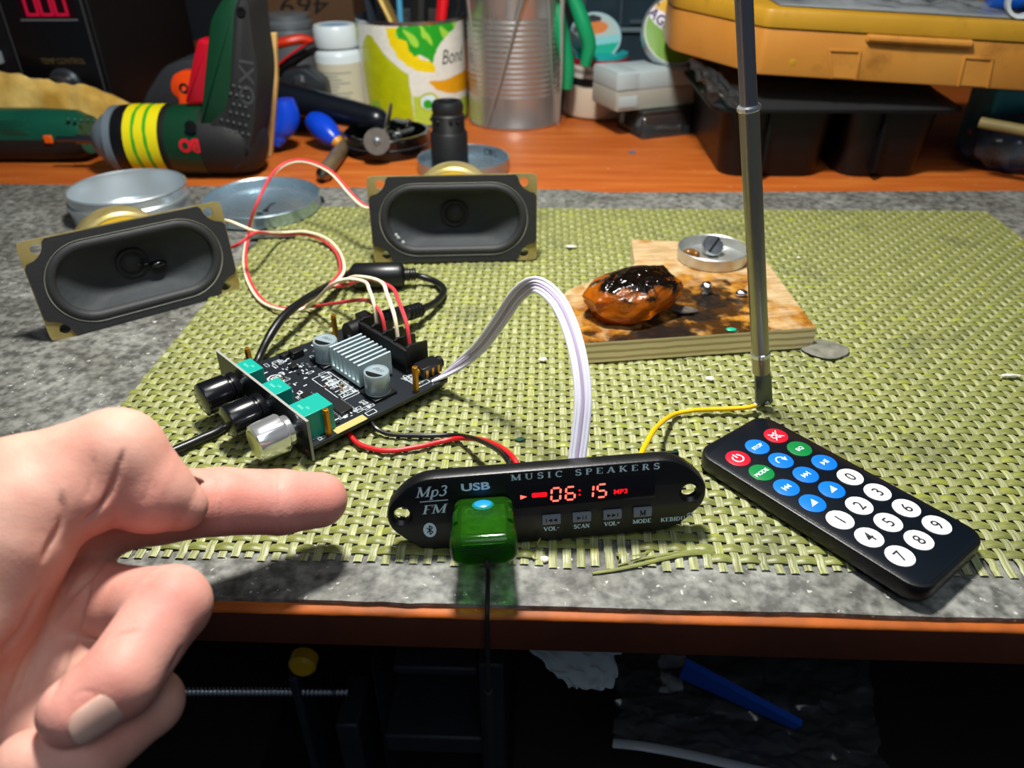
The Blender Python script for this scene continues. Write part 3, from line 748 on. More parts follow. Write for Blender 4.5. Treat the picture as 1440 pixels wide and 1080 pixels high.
# copper pad strip at the near edge and edge tint
mb = MB(); mb.prism(roundrect(1.35, .36, .03, 2, 1.75, .17), ZB, ZB+.006); mb.build('copper_pad', mat('bare_copper_pad', '#a8a060', .5), pcb)
mb = MB(); mb.prism([(-.075, .06), (1.9, .06), (2.3, .42), (6.375, .42), (6.375, 1.8), (-.075, 1.8)], -.095, .005, frame((0, 0, 0), (0, 1, 0), (0, 0, 1), (1, 0, 0))); fp = mb.build('front_panel', m_pcb, amp, bevel=.01)
mb = MB(); mb.box((-.045, 3.15, 1.803), (.101, 6.45, .012)); mb.box((-.045, -.078, .93), (.101, .012, 1.74)); mb.build('bare_edge', mat('pcb_core', '#8f908a', .6), fp)
mb = MB(); mb.add([(-.098, .10, .36), (-.098, .14, .40), (-.098, .32, .37), (-.098, .32, .31)], [(0, 1, 2, 3)]); mb.build('printed_mark', mat('pink_print', '#d0305a', .5), fp)
# silkscreen: component outlines and part marks
random.seed(11); mb = MB(); S = lambda x0, y0, x1, y1, t=.025: seg(mb, None, (x0, y0), (x1, y1), t, ZB+.004)
def rect(x0, y0, x1, y1, t=.025):
    S(x0, y0, x1, y0, t); S(x1, y0, x1, y1, t); S(x1, y1, x0, y1, t); S(x0, y1, x0, y0, t)
for (x0, y0, x1, y1, n) in ((2.45, 1.7, 3.15, 3.6, 46), (1.0, 3.4, 2.8, 5.9, 60), (5.0, .45, 5.6, 1.15, 14), (1.4, .55, 2.4, .85, 16), (.12, .1, .5, .6, 10), (2.6, .4, 3.0, 1.0, 8), (1.2, 2.2, 1.7, 3.3, 14), (2.9, 4.9, 4.6, 6.0, 20), (.9, 1.7, 1.2, 2.1, 6)):
    for i in range(n):
        x, y = random.uniform(x0, x1), random.uniform(y0, y1); w, h = random.choice(((.16, .05), (.05, .16), (.1, .03), (.03, .12)))
        k = random.random()
        if k < .55: mb.add([(x, y, ZB+.004), (x+w, y, ZB+.004), (x+w, y+h, ZB+.004), (x, y+h, ZB+.004)], [(0, 1, 2, 3)])
        else: rect(x, y, x+w*1.4+.05, y+h*1.4+.05, .018)
arcband(mb, None, 1.35, 4.75, .26, .05, 0, 360, ZB+.004, 20)
arcband(mb, None, 1.35, 4.75, .12, .05, 0, 360, ZB+.004, 12)
rect(2.4, 1.6, 3.2, 3.7); rect(2.55, .12, 2.95, .35); rect(5.1, .3, 5.7, 1.2)
for i in range(7): mb.add([(2.5+.02*i, 1.75+.26*i, ZB+.004), (3.1, 1.75+.26*i, ZB+.004), (3.1, 1.79+.26*i, ZB+.004), (2.5+.02*i, 1.79+.26*i, ZB+.004)], [(0, 1, 2, 3)])
mb.build('silkscreen_print', m_silk, pcb, fix=False)
# small parts
def chip(x, y, w, d, h, legs, name='chip'):
    mb = MB(); mb.box((x, y, ZB+h/2+.03), (w, d, h)); c = mb.build(name, m_chip, amp, bevel=.015)
    if legs:
        mb = MB()
        for s in (-1, 1):
            for i in range(legs): 
                yy = y-d/2+d*(i+.5)/legs; mb.box((x+s*(w/2+.05), yy, ZB+.04), (.13, d/legs*.5, .03))
        mb.build('pins', m_pinm, c)
chip(2.05, 1.25, .55, .95, .12, 8); chip(1.55, 2.65, .38, .5, .12, 4); chip(1.15, 3.9, .38, .45, .12, 4); chip(2.3, 4.9, .3, .35, .14, 0); chip(2.9, 5.6, .5, .4, .3, 0, 'inductor'); chip(2.5, 5.9, .35, .3, .15, 0, 'inductor')
random.seed(5)
for i in range(26):
    x, y = random.choice(((1.6, 4.2), (2.6, 4.6), (2.0, 5.4), (2.7, 2.6), (1.5, .8), (5.2, .8))); x += random.uniform(-.4, .4); y += random.uniform(-.4, .4)
    mb = MB(); w, d = random.choice(((.14, .08), (.08, .14))); mb.box((x, y, ZB+.035), (w, d, .06)); mb.build('surface_mount_part', random.choice((m_chip, m_pinm, mat('tan_ceramic', '#7a664c', .5))), amp)
# potentiometers, knobs
PY = (.82, 2.70, 4.62); PD = (1.22, .72, .66)
for i, (y, d) in enumerate(zip(PY, PD)):
    mb = MB(); mb.box((.02+d/2, y, ZB+.56), (d, .98 if i else 1.0, 1.08)); pt = mb.build('potentiometer', m_teal, amp, bevel=.02)
    mb = MB(); put_text(mb, 'B50K', T(.30, y+.1, 0) @ RZ(-90), .1, ZB+1.102); put_text(mb, '124', T(.46, y-.1, 0) @ RZ(-90), .1, ZB+1.102); mb.build('printed_mark', mat('teal_print', '#79c8b8', .5), pt)
KY = (1.02, 2.92, 4.86)
m_knob = mat('black_knob', '#0d0e12', .22, coat=.3)
for i, y in enumerate(KY):
    M = T(-.13, y-.08, 1.0) @ RY(-90) @ RX(-4 if i == 0 else 0)
    if i == 0:
        n = 48; pr = [(.55, .12), (.57, .16), (.57, .32), (.70, .40), (.74, .46), (.70, 1.30), (.66, 1.44), (.56, 1.48)]
        rings = []
        for r, z in pr:
            rr = [r*(1-(.045 if (.45 < z < 1.25 and k % 4 in (1, 2)) else 0)) for k in range(n)]
            rings.append([(q*math.cos(2*PI*k/n), q*math.sin(2*PI*k/n), z) for k, q in enumerate(rr)])
        mb = MB(); mb.loft(rings, M, 0, (1, 1)); kb = mb.build('knob', m_chrome, amp, sharp=20); kb['label'] = 'fluted chrome knob'
        mb = MB(); mb.lathe([(1e-5, 1.486), (.50, 1.486), (.53, 1.478)], 32, M); mb.build('knob_cap', mat('brushed_cap', '#c9c79c', .3, metal=.8), kb)
    else:
        mb = MB(); mb.lathe([(1e-5, .08), (.56, .08), (.58, .12), (.58, .34), (.52, .38), (.52, .44), (.62, .52), (.64, 1.42), (.61, 1.5), (.54, 1.54), (1e-5, 1.54)], 40, M); kb = mb.build('knob', m_knob, amp); kb['label'] = 'smooth black knob'
        mb = MB(); mb.box((0, .58, .95), (.04, .12, 1.1), M); mb.build('pointer_ridge', m_knob, kb)
    mb = MB(); mb.lathe([(1e-5, -.05), (.3, -.05), (.3, .14), (1e-5, .14)], 20, M); mb.build('shaft_nut', m_steel, kb)
# standoffs
for i, (x, y) in enumerate(((.85, .2), (4.9, .2), (.95, 5.85), (5.0, 5.85))):
    z0 = ZB-.22; mb = MB(); h6 = lambda z, r: [(x+r*math.cos(PI*k/3), y+r*math.sin(PI*k/3), z) for k in range(6)]
    mb.loft([h6(z0, .13), h6(1.62, .13), h6(1.64, .115)], None, 0, (1, 1)); so = mb.build('standoff', m_brass, amp, sharp=20)
    mb = MB(); mb.lathe([(.09, 1.63), (.105, 1.72), (.05, 1.73), (.05, 1.66), (1e-5, 1.66)], 14, T(x, y, 0)); mb.build('threaded_tip', m_brass, so)
# heatsink: base and seven fins running away from the knobs
hs0, hs1 = 3.35, 4.92; y0, y1 = 1.72, 3.72
mb = MB(); mb.box(((hs0+hs1)/2, (y0+y1)/2, ZB+.2), (hs1-hs0, y1-y0, .18))
for k in range(8):
    y = y0+.045+(y1-y0-.09)*k/7; mb.prism([(hs0, ZB+.11), (hs1, ZB+.11), (hs1, ZB+1.12), (hs0, ZB+1.12)], y-.045, y+.045, frame((0, 0, 0), (1, 0, 0), (0, 0, 1), (0, 1, 0)))
mb.build('heatsink', m_alu, amp, bevel=.012)
mb = MB(); mb.box((4.1, 2.7, ZB+.06), (1.2, 1.6, .11)); mb.build('chip', m_chip, amp)
# electrolytic capacitors
for x, y in ((3.72, 1.08), (3.62, 4.42)):
    mb = MB(); mb.box((x, y, ZB+.06), (1.06, 1.06, .12)); cb = mb.build('capacitor', [m_blk, m_can], amp, bevel=.03)
    mb = MB(); mb.lathe([(.47, .1), (.5, .14), (.47, .19), (.5, .24), (.5, .98), (.47, 1.03), (.43, 1.03), (.42, 1.01), (1e-5, 1.01)], 36, T(x, y, ZB)); mb.build('sleeve', m_can, cb)
    a = [(.41*math.cos(math.radians(t)), .41*math.sin(math.radians(t))) for t in range(130, 276, 12)]
    mb = MB(); mb.add([(x+p, y+q, ZB+1.014) for p, q in a], [range(len(a))]); mb.build('polarity_mark', m_blk, cb)
    mb = MB()
    for j, t in enumerate(('470', '25V', 'VT')): put_text(mb, t, T(x+.12+.02*j, y+.16-.16*j, 0) @ RZ(-40), .11, ZB+1.016)
    mb.build('printed_mark', mat('cap_print', '#3a4044', .5), cb)
# screw terminal block: four bays
m_term = mat('terminal_black', '#0e0f11', .45)
tx0, tx1, ty0, ty1 = 5.35, 6.5, 1.35, 4.55
mb = MB(); mb.box(((tx0+tx1)/2, (ty0+ty1)/2, ZB+.2), (tx1-tx0, ty1-ty0, .4)); mb.box((tx0+.09, (ty0+ty1)/2, ZB+.62), (.18, ty1-ty0, 1.0))
mb.build('terminal_block', m_term, amp, bevel=.02)
for k in range(5):
    y = ty0+.06+(ty1-ty0-.12)*k/4
    mb = MB(); mb.prism([(tx0+.1, ZB+.3), (tx1, ZB+.3), (tx1, ZB+1.12), (tx0+.25, ZB+1.28), (tx0+.1, ZB+1.2)], y-.055, y+.055, frame((0, 0, 0), (1, 0, 0), (0, 0, 1), (0, 1, 0))); mb.build('terminal_divider', m_term, amp, bevel=.01)
for k in range(4):
    y = ty0+.06+(ty1-ty0-.12)*(k+.5)/4
    mb = MB(); mb.lathe([(1e-5, .5), (.2, .5), (.22, .45), (.22, .3)], 18, T(tx0+.55, y, ZB)); mb.build('terminal_screw', m_pinm, amp)
# DC jack
mb = MB(); mb.lathe([(1e-5, 0), (.42, 0), (.46, .05), (.46, 1.0)], 28, T(5.05, 4.97, ZB+.5) @ RY(90)); mb.box((6.1, 4.97, ZB+.5), (.55, .98, 1.0)); mb.box((5.5, 4.97, ZB+.2), (.9, .8, .4)); dj = mb.build('power_jack', m_blk, amp, bevel=.03)
mb = MB(); mb.box((5.03, 4.8, ZB+.3), (.04, .16, .4)); mb.build('contact', m_pinm, dj)
# audio jack
mb = MB(); mb.box((6.05, .85, ZB+.27), (1.0, .62, .5)); mb.lathe([(1e-5, 0), (.26, 0), (.26, .22), (1e-5, .22)], 20, T(6.5, .85, ZB+.28) @ RY(90)); aj = mb.build('audio_jack', m_blk, amp, bevel=.03)
mb = MB()
for x in (5.75, 6.05, 6.35): mb.box((x, .53, ZB+.22), (.12, .03, .34))
mb.lathe([(1e-5, 0), (.16, 0), (.16, .12), (1e-5, .12)], 16, T(5.45, .85, ZB+.28) @ RY(90)); mb.build('gold_contact', m_brass, aj)
mb = MB()
for k in range(5): mb.ball((5.75+.18*k, .22+.05*math.sin(k*2), ZB+.03), .09, sq=(1, 1, .7), n=10, k=6)
mb.build('solder_joint', m_pinm, amp)

# ================================================================ power cable with ferrite
pc = thing('power_cable', 'thick black power cable with ferrite lump and plug behind the amplifier board', 'cable', T(*G(530, 390, 0)))
FA, FB = G(487, 388, .68), G(577, 386, .68)
mb = MB(); mb.tube([G(120, 700, .25), G(225, 643, .2), G(280, 618, .18), G(316, 598, .16), G(340, 553, .16), G(360, 512, .17), AY(376, 478, 28.9), AY(398, 446, 30.2), AY(425, 424, 31.8), AY(455, 406, 34.0), AY(478, 394, 35.8), FA+(FB-FA)*.05], lambda t: .17 if t < .55 else .2, 12); mb.build('cord', m_rub, pc, world=True)
fd = (FB-FA).normalized(); FL = (FB-FA).length
mb = MB(); mb.lathe([(1e-5, -.05), (.24, -.05), (.26, .1), (.56, .35), (.66, .5), (.66, FL-.55), (.58, FL-.38), (.3, FL-.25), (.3, FL+.0), (1e-5, FL)], 30, axis_frame(FA, FB)); fe = mb.build('ferrite_core', m_rub, pc, world=True)
mb = MB()
for k in range(4): mb.lathe([(.28, .0), (.33, .02), (.33, .08), (.28, .1)], 20, axis_frame(FB-fd*(.22-.13*k), FB+fd)); 
mb.build('strain_relief', m_rub, pc, world=True)
JA = AM @ Vector((6.35, 4.97, ZB+.5)); JD = (AM.to_3x3() @ Vector((1, 0, 0))).normalized()
P0 = JA+JD*.16; Pm = G(588, 436, .75); 
pdx = (Pm-P0).normalized(); PLn = (Pm-P0).length
mb = MB(); mb.tube([FB, G(592, 389, .45), G(612, 396, .3), G(624, 407, .3), G(618, 420, .35), G(606, 429, .5), Pm], .17, 12); mb.build('cord', m_rub, pc, world=True)
mb = MB(); mb.lathe([(1e-5, 0), (.38, 0), (.42, .06), (.42, PLn*.62), (.3, PLn*.7), (.3, PLn*.74), (.3, PLn*1.0), (.22, PLn*1.02), (1e-5, PLn*1.02)], 24, axis_frame(P0, Pm))
mb.build('plug', m_rub, pc, world=True)
mb = MB()
for k in range(4): mb.lathe([(.3, .0), (.36, .03), (.36, .1), (.3, .13)], 20, axis_frame(P0+pdx*PLn*(.74+.085*k), Pm+pdx)); 
mb.build('strain_relief', m_rub, pc, world=True)
# ================================================================ two oval speakers
m_zinc = mat('yellow_zinc_steel', '#b0a274', .35, metal=.45, col2='#8a7c40', rvar=.1, vscale=70)
m_gask = mat('speaker_gasket', '#202224', .65, bump=.2, bscale=500)
m_surr = mat('foam_surround', '#26282a', .6, bump=.15, bscale=400)
m_cone = mat('paper_cone', '#2b3033', .7, bump=.25, bscale=350, var=.15, vscale=60)
m_lab = mat('magnet_label', '#c8a21c', .45)
def stadium(w, h, n=24):
    r = h/2; s = w/2-r; P = []
    for i in range(n+1): a = -PI/2+PI*i/n; P.append((s+r*math.cos(a), r*math.sin(a)))
    for i in range(n+1): a = PI/2+PI*i/n; P.append((-s+r*math.cos(a), r*math.sin(a)))
    return P
def resample(poly, n):
    P = [Vector(p) for p in poly]+[Vector(poly[0])]; D = [0]
    for a, b in zip(P[:-1], P[1:]): D.append(D[-1]+(b-a).length)
    out = []; k = 0
    for i in range(n):
        t = D[-1]*i/n
        while D[k+1] < t: k += 1
        q = P[k].lerp(P[k+1], (t-D[k])/max(1e-9, D[k+1]-D[k])); out.append((q.x, q.y))
    return out
SW, SH = 8.95, 4.75
SF = frame((0, 0, SH/2), (1, 0, 0), (0, 0, 1), (0, -1, 0))     # face plane: +z toward the viewer
def speaker(M, label):
    sp = thing('loudspeaker', label, 'speaker', M, 'oval loudspeakers')
    outer = roundrect(SW, SH, .22, 6)
    oo = resample(outer, 104); ii = resample(stadium(7.7, 3.75, 24), 104)
    # start both loops at the same angle
    def roll(P): k = min(range(len(P)), key=lambda i: math.atan2(P[i][1], P[i][0]) % (2*PI)); return P[k:]+P[:k]
    # resample by direction so plate and opening pair up
    def bydir(poly, n=144):
        P = [Vector(p) for p in poly]; out = []
        for k in range(n):
            a = 2*PI*k/n; d = Vector((math.cos(a), math.sin(a))); best = None
            for i in range(len(P)):
                p, q = P[i-1], P[i]; e = q-p; den = d.x*e.y-d.y*e.x
                if abs(den) < 1e-12: continue
                t = (p.x*e.y-p.y*e.x)/den; s = (p.x*d.y-p.y*d.x)/den
                if t > 0 and -1e-6 <= s <= 1+1e-6: best = t if best is None else max(best, t)
            out.append((d.x*best, d.y*best))
        return out
    A, B = bydir(outer), bydir(stadium(7.9, 3.95))
    mb = MB(); mb.ringprism(A, B, -.10, 0, SF); fr = mb.build('frame', m_zinc, sp)
    cs = [cut(fr, SF @ T(sx*3.77, sy*1.93, -.5), [(1e-5, 0), (.24, 0), (.24, 1), (1e-5, 1)], 20) for sx in (-1, 1) for sy in (-1, 1)]
    bake(fr, cs)
    # gasket: rectangle with scooped corners round the opening
    gp = []
    for sx, sy in ((1, 1), (-1, 1), (-1, -1), (1, -1)):
        cx, cy, r = sx*SW/2, sy*SH/2, .98
        a0, a1 = {(1, 1): (270, 180), (-1, 1): (360, 270), (-1, -1): (90, 0), (1, -1): (180, 90)}[(sx, sy)]
        gp += [(cx-sx*.04+r*math.cos(math.radians(a0+(a1-a0)*i/8)), cy-sy*.04+(.98 if 1 else r)*math.sin(math.radians(a0+(a1-a0)*i/8))) for i in range(9)]
    gp = roundpoly(gp, .12, 2)
    C, D = bydir(gp), bydir(stadium(8.0, 3.98))
    D = [(d if Vector(d).length < Vector(c).length-.05 else tuple(Vector(c)*((Vector(c).length-.05)/Vector(c).length))) for c, d in zip(C, D)]
    mb = MB(); mb.ringprism(C, D, .005, .085, SF); mb.build('gasket', m_gask, sp)
    # pale bead of glue round the opening, rolled surround, cone, dust cap
    R = []
    for w, h, z in ((8.06, 4.06, .09), (7.98, 3.98, .13), (7.9, 3.9, .10)): R.append([(x, y, z) for x, y in stadium(w, h)])
    def ov(w, h, z): return [(x, y, z) for x, y in stadium(w, h, 24)]
    mb = MB(); mb.loft([ov(7.95, 3.95, .02), ov(7.88, 3.88, .05), ov(7.66, 3.66, .16), ov(7.3, 3.3, .18), ov(7.05, 3.05, .06), ov(6.95, 2.95, -.1)], SF, 0, (0, 0)); mb.build('surround', m_surr, sp, sharp=0)
    mb = MB(); mb.loft([ov(8.0, 4.0, .05), ov(7.96, 3.96, .115), ov(7.88, 3.88, .09), ov(7.84, 3.84, .03)], SF, 0, (0, 0)); mb.build('edge_bead', mat('grey_edge', '#8a8a80', .4, metal=.4), sp)
    rings = []
    for k in range(9):
        t = k/8; w = 6.97*(1-t)+1.25*t; h = 2.97*(1-t)+1.25*t; n = 50
        st = stadium(max(w, h+.001), h, 24); rings.append([(x, y, -.1-1.15*(1-(1-t)**1.6)) for x, y in st])
    mb = MB(); mb.loft(rings, SF, 0, (0, 0)); mb.build('cone', m_cone, sp, sharp=0)
    mb = MB(); mb.lathe([(.74, -1.2), (.72, -1.08), (.66, -1.06), (.55, -1.12), (.42, -.98), (.2, -.9), (1e-5, -.88)], 36, SF); mb.build('dust_cap', m_gask, sp)
    # basket and magnet behind
    mb = MB(); mb.loft([ov(7.9, 3.95, -.1), ov(7.4, 3.7, -.5), ov(5.2, 3.4, -1.6), [(x*.98, y*.98, -1.75) for x, y in stadium(3.81, 3.8, 24)]], SF, 0, (0, 0)); mb.build('basket', m_zinc, sp)
    mg = SF @ T(0, 0, -1.7)
    mb = MB(); mb.lathe([(1e-5, 0), (2.16, 0), (2.18, -.10), (2.34, -.18), (2.40, -.28), (2.40, -1.45), (2.34, -1.55), (1e-5, -1.55)], 56, mg); ma = mb.build('magnet_can', m_zinc, sp)
    mb = MB(); mb.lathe([(1.9, .02), (2.14, .02)], 56, mg); mb.build('magnet_label', m_lab, ma)
    return sp
M2 = T(*G(641, 368, 0)) @ RZ(4.4) @ RX(-4)
M1 = T(*G(214, 443, -.2)) @ RZ(39) @ RX(-4)
s1 = speaker(M1, 'oval black loudspeaker standing half off the mat at left, glue blob beside its dust cap')
mb = MB(); mb.ball((1.05, -.2, -.70), .28, SF, sq=(1.5, .7, .7)); mb.ball((.62, -.1, -.85), .15, SF, sq=(1.8, .5, .6)); mb.ball((.3, -.05, -.9), .1, SF, sq=(2, .4, .5))
s2 = copy_thing(s1, M2, 'oval black loudspeaker at the back of the mat in front of the threaded fitting')
mb.build('glue_blob', m_blkgloss, s1)
mb = MB()
for p in ((-3.05, -.95, .0), (-2.8, -1.2, .05), (-3.15, -.8, 0)): mb.ball(p, .1, SF, sq=(1, 1.2, .5), n=7, k=5)
mb.build('glue_blob', mat('clear_glue', '#a8b0b0', .2), s2)

# ================================================================ speaker leads
def lead(pts, side, k=.09):
    P = smooth_path(pts, 7); out = []
    for i, p in enumerate(P):
        t = (P[min(i+1, len(P)-1)]-P[max(i-1, 0)]).normalized(); s = t.cross(Vector((0, 0, 1)))
        s = s.normalized() if s.length > .1 else Vector((1, 0, 0))
        tw = math.sin(i*.045); out.append(p+s*(side*k*math.cos(i*.05))+Vector((0, 0, side*k*.8*tw)))
    return out
TW = [AM @ Vector((5.95, ty0+.06+(ty1-ty0-.12)*(k+.5)/4, ZB+.64)) for k in range(4)]    # terminal bays, near to far
TU = [AM @ Vector((6.05, ty0+.06+(ty1-ty0-.12)*(k+.5)/4, ZB+1.5)) for k in range(4)]
c2 = thing('speaker_lead', 'red and cream wire pair looping up from the back speaker to the amplifier', 'wire', T(*G(400, 432, 0)), 'speaker leads')
pathA = [AY(530, 292, 40.3), AY(512, 290, 40.6), AY(492, 272, 41.6), AY(462, 240, 43), AY(422, 226, 44), AY(388, 240, 43.4), AY(362, 285, 41), G(348, 335, .6), G(344, 370, .15), G(352, 400, .12), G(372, 426, .12), G(400, 434, .12), AY(440, 430, 33.0)]
def drop(H, k):
    t = TW[k]; return [H, H.lerp(t, .5)+Vector((0, 0, .75)), H.lerp(t, .88)+Vector((0, 0, .95)), t+Vector((-.02, .02, .25)), t]
mb = MB(); mb.tube(lead(pathA+[AY(480, 424, 31.0)]+drop(AY(510, 420, 30.4), 2), 1, .07), .082, 8, sm=0); mb.build('red_wire', m_pink, c2, world=True)
mb = MB(); mb.tube(lead(pathA[:11]+[AY(410, 437, 32.5), AY(440, 427, 32.6), AY(466, 402, 30.9), AY(488, 394, 30.6)]+drop(AY(512, 398, 30.3), 3), -1, .06), .08, 8, sm=0); mb.build('cream_wire', m_cream, c2, world=True)
c1 = thing('speaker_lead', 'cream and red wire pair curving from the left speaker to the amplifier', 'wire', T(*G(440, 330, 0)), 'speaker leads')
mb = MB(); mb.tube([AY(296, 312, 39.2), AY(318, 310, 37.6), AY(340, 318, 37.2), AY(362, 326, 37.8), G(395, 327, .6), G(430, 326, .5), G(460, 336, .4), G(478, 355, .3), AY(484, 380, 34.9), AY(470, 400, 33.2), AY(480, 397, 33), AY(500, 389, 31.6)]+drop(AY(535, 396, 30.4), 1), .085, 8, sm=7); mb.build('cream_wire', m_cream, c1, world=True)
mb = MB(); mb.tube([AY(306, 352, 38.4), AY(330, 346, 36.9), AY(346, 336, 37), AY(362, 327, 37.6), G(395, 330, .45), G(430, 330, .3), G(457, 340, .2), G(474, 358, .15), AY(478, 382, 35.8), AY(464, 402, 33.6), AY(490, 400, 32.6), AY(515, 392, 31.2)]+drop(AY(550, 404, 29.9), 0), .085, 8, sm=7); mb.build('red_wire', m_pink, c1, world=True)

# ================================================================ plywood board with rosin, dish, solder
def ply_material():
    m, nt, b = newmat('burnt_plywood'); N, L = nt.nodes, nt.links
    tc = N.new('ShaderNodeTexCoord')
    def nse(sc, d, scale=(1, 1, 1)):
        mp = N.new('ShaderNodeMapping'); mp.inputs['Scale'].default_value = scale
        n = N.new('ShaderNodeTexNoise'); n.inputs['Scale'].default_value = sc; n.inputs['Detail'].default_value = d
        L.new(tc.outputs['Object'], mp.inputs['Vector']); L.new(mp.outputs['Vector'], n.inputs['Vector']); return n
    def ramp(src, *st):
        r = N.new('ShaderNodeValToRGB'); e = r.color_ramp.elements
        e[0].position, e[0].color = st[0][0], lin(st[0][1]); e[1].position, e[1].color = st[-1][0], lin(st[-1][1])
        for p, c in st[1:-1]: x = e.new(p); x.color = lin(c)
        L.new(src.outputs[0], r.inputs['Fac']); return r
    grain = ramp(nse(70, 5, (1, 7, 1)), (.35, '#a0845c'), (.65, '#bda47c'))
    a = N.new('ShaderNodeVertexColor'); a.layer_name = 'Col'
    sep = N.new('ShaderNodeSeparateColor'); L.new(a.outputs['Color'], sep.inputs['Color'])
    def mask(ch, noise_n, lo, hi):
        ad = N.new('ShaderNodeMath'); ad.operation = 'ADD'; L.new(sep.outputs[ch], ad.inputs[0]); L.new(noise_n.outputs['Fac'], ad.inputs[1])
        mr = N.new('ShaderNodeMapRange'); mr.inputs['From Min'].default_value = lo; mr.inputs['From Max'].default_value = hi; L.new(ad.outputs['Value'], mr.inputs['Value']); return mr
    def mix(fac, c1, colr):
        x = N.new('ShaderNodeMixRGB'); L.new(fac.outputs['Result'], x.inputs[0]); L.new(c1.outputs['Color'], x.inputs[1])
        if isinstance(colr, str): x.inputs[2].default_value = lin(colr)
        else: L.new(colr.outputs['Color'], x.inputs[2])
        return x
    amb = ramp(nse(160, 4), (.35, '#7c4a1a'), (.65, '#ae7c2c'))
    c = mix(mask('Red', nse(110, 6), .95, 1.2), grain, amb)
    c = mix(mask('Green', nse(140, 7), .98, 1.14), c, '#38230f')
    c = mix(mask('Blue', nse(180, 7), .95, 1.12), c, '#1d1815')
    L.new(c.outputs['Color'], b.inputs['Base Color'])
    rr = mask('Red', nse(110, 6), .9, 1.2); mr = N.new('ShaderNodeMapRange'); mr.inputs['To Min'].default_value = .6; mr.inputs['To Max'].default_value = .22
    L.new(rr.outputs['Result'], mr.inputs['Value']); L.new(mr.outputs['Result'], b.inputs['Roughness'])
    bp = N.new('ShaderNodeBump'); bp.inputs['Strength'].default_value = .7; bp.inputs['Distance'].default_value = .0012
    L.new(nse(220, 6).outputs['Fac'], bp.inputs['Height']); L.new(bp.outputs['Normal'], b.inputs['Normal'])
    return m
PT = 1.0
q0, q1 = G(815, 512, 0), G(1142, 489, 0); qy0 = G(788, 410, PT); qb0 = G(888, 337, PT); qb1 = G(1060, 345, PT)
bx = (q1-q0).normalized(); by = Vector((-bx.y, bx.x, 0))
BM = frame((q0.x, q0.y, .02), bx, by, (0, 0, 1))
Bi = BM.inverted()
L2 = lambda p: (lambda v: (v.x, v.y))(Bi @ p)
Wb = (q1-q0).length
pa, pb, pc_ = L2(qy0), L2(qb0), L2(qb1)
poly = [(0, 0), (Wb, 0), L2(G(1130, 462, PT)), pc_, pb, L2(G(893, 372, PT)), L2(G(800, 408, PT)), (pa[0]+.1, pa[1]-.4)]
poly[2] = (Wb-.02, .45)
board = thing('plywood_offcut', 'burn-stained plywood offcut lying on the mat under the amber lump', 'wooden board', BM)
# top surface grid clipped to the outline by clamping rows
ys = [p[1] for p in poly]; ymax = max(ys)
def xr(y):
    X = []
    for i in range(len(poly)):
        (x0_, y0_), (x1_, y1_) = poly[i-1], poly[i]
        if (y0_ <= y <= y1_) or (y1_ <= y <= y0_):
            if abs(y1_-y0_) > 1e-6: X.append(x0_+(x1_-x0_)*(y-y0_)/(y1_-y0_))
            else: X += [x0_, x1_]
    return min(X), max(X)
ctr = [L2(G(px, py, PT)) for px, py in ((1000, 425), (940, 470), (870, 490), (985, 445), (900, 440), (1040, 470))]
rad = [1.5, 2.0, 2.2, 1.3, 1.6, 1.0]
gr = [2.6, 2.6, 2.4, 2.4, 2.6, 2.6]
def stain(x, y):
    b = max(math.exp(-((x-c[0])**2+(1.4*(y-c[1]))**2)/r**2) for c, r in zip(ctr[:4], rad))
    g = max(math.exp(-((x-c[0])**2+(y-c[1])**2)/r**2) for c, r in zip(ctr, gr))
    edge = min(1, max(0, (Wb-x-y*.05)/2.5))
    return (min(.75, .44+.42*g+.25*nz(x*.5, y*.5)), .56*g+.17+.14*nz(x*.7, y*.7, 4), (.74*b+.03+.2*nz(x*.6, y*.6, 7)))
mb = MB()
def topf(u, v):
    y = ymax*(v*.9999+.00005); a, b = xr(y); return (a+(b-a)*u, y, PT)
mb.grid(topf, 60, 60, None, 0, lambda u, v: stain(*topf(u, v)[:2]))
mb.build('top_veneer', ply_material(), board, color=True)
m_plyedge = mat('plywood_edge', '#c2b184', .6, bump=.2, bscale=200)
def edge_material():
    m, nt, b = newmat('plywood_layers'); N, L = nt.nodes, nt.links
    tc = N.new('ShaderNodeTexCoord'); sp = N.new('ShaderNodeSeparateXYZ'); L.new(tc.outputs['Object'], sp.inputs[0])
    n = N.new('ShaderNodeTexNoise'); n.inputs['Scale'].default_value = 90; L.new(tc.outputs['Object'], n.inputs['Vector'])
    ma = N.new('ShaderNodeMath'); ma.operation = 'MULTIPLY_ADD'; ma.inputs[1].default_value = 310; L.new(sp.outputs['Z'], ma.inputs[0])
    m2 = N.new('ShaderNodeMath'); m2.operation = 'MULTIPLY'; m2.inputs[1].default_value = .35; L.new(n.outputs['Fac'], m2.inputs[0]); L.new(m2.outputs['Value'], ma.inputs[2])
    fr = N.new('ShaderNodeMath'); fr.operation = 'FRACT'; L.new(ma.outputs['Value'], fr.inputs[0])
    r = N.new('ShaderNodeValToRGB'); e = r.color_ramp.elements; e[0].position = .05; e[0].color = lin('#f2e0b8'); e[1].position = .95; e[1].color = lin('#cdb68a')
    x = e.new(.55); x.color = lin('#efdcb2'); x = e.new(.68); x.color = lin('#b49c6c')
    L.new(fr.outputs['Value'], r.inputs['Fac']); L.new(r.outputs['Color'], b.inputs['Base Color']); b.inputs['Roughness'].default_value = .65
    return m
mb = MB(); mb.prism(poly, 0, PT-.004); o = mb.build('plies', edge_material(), board)

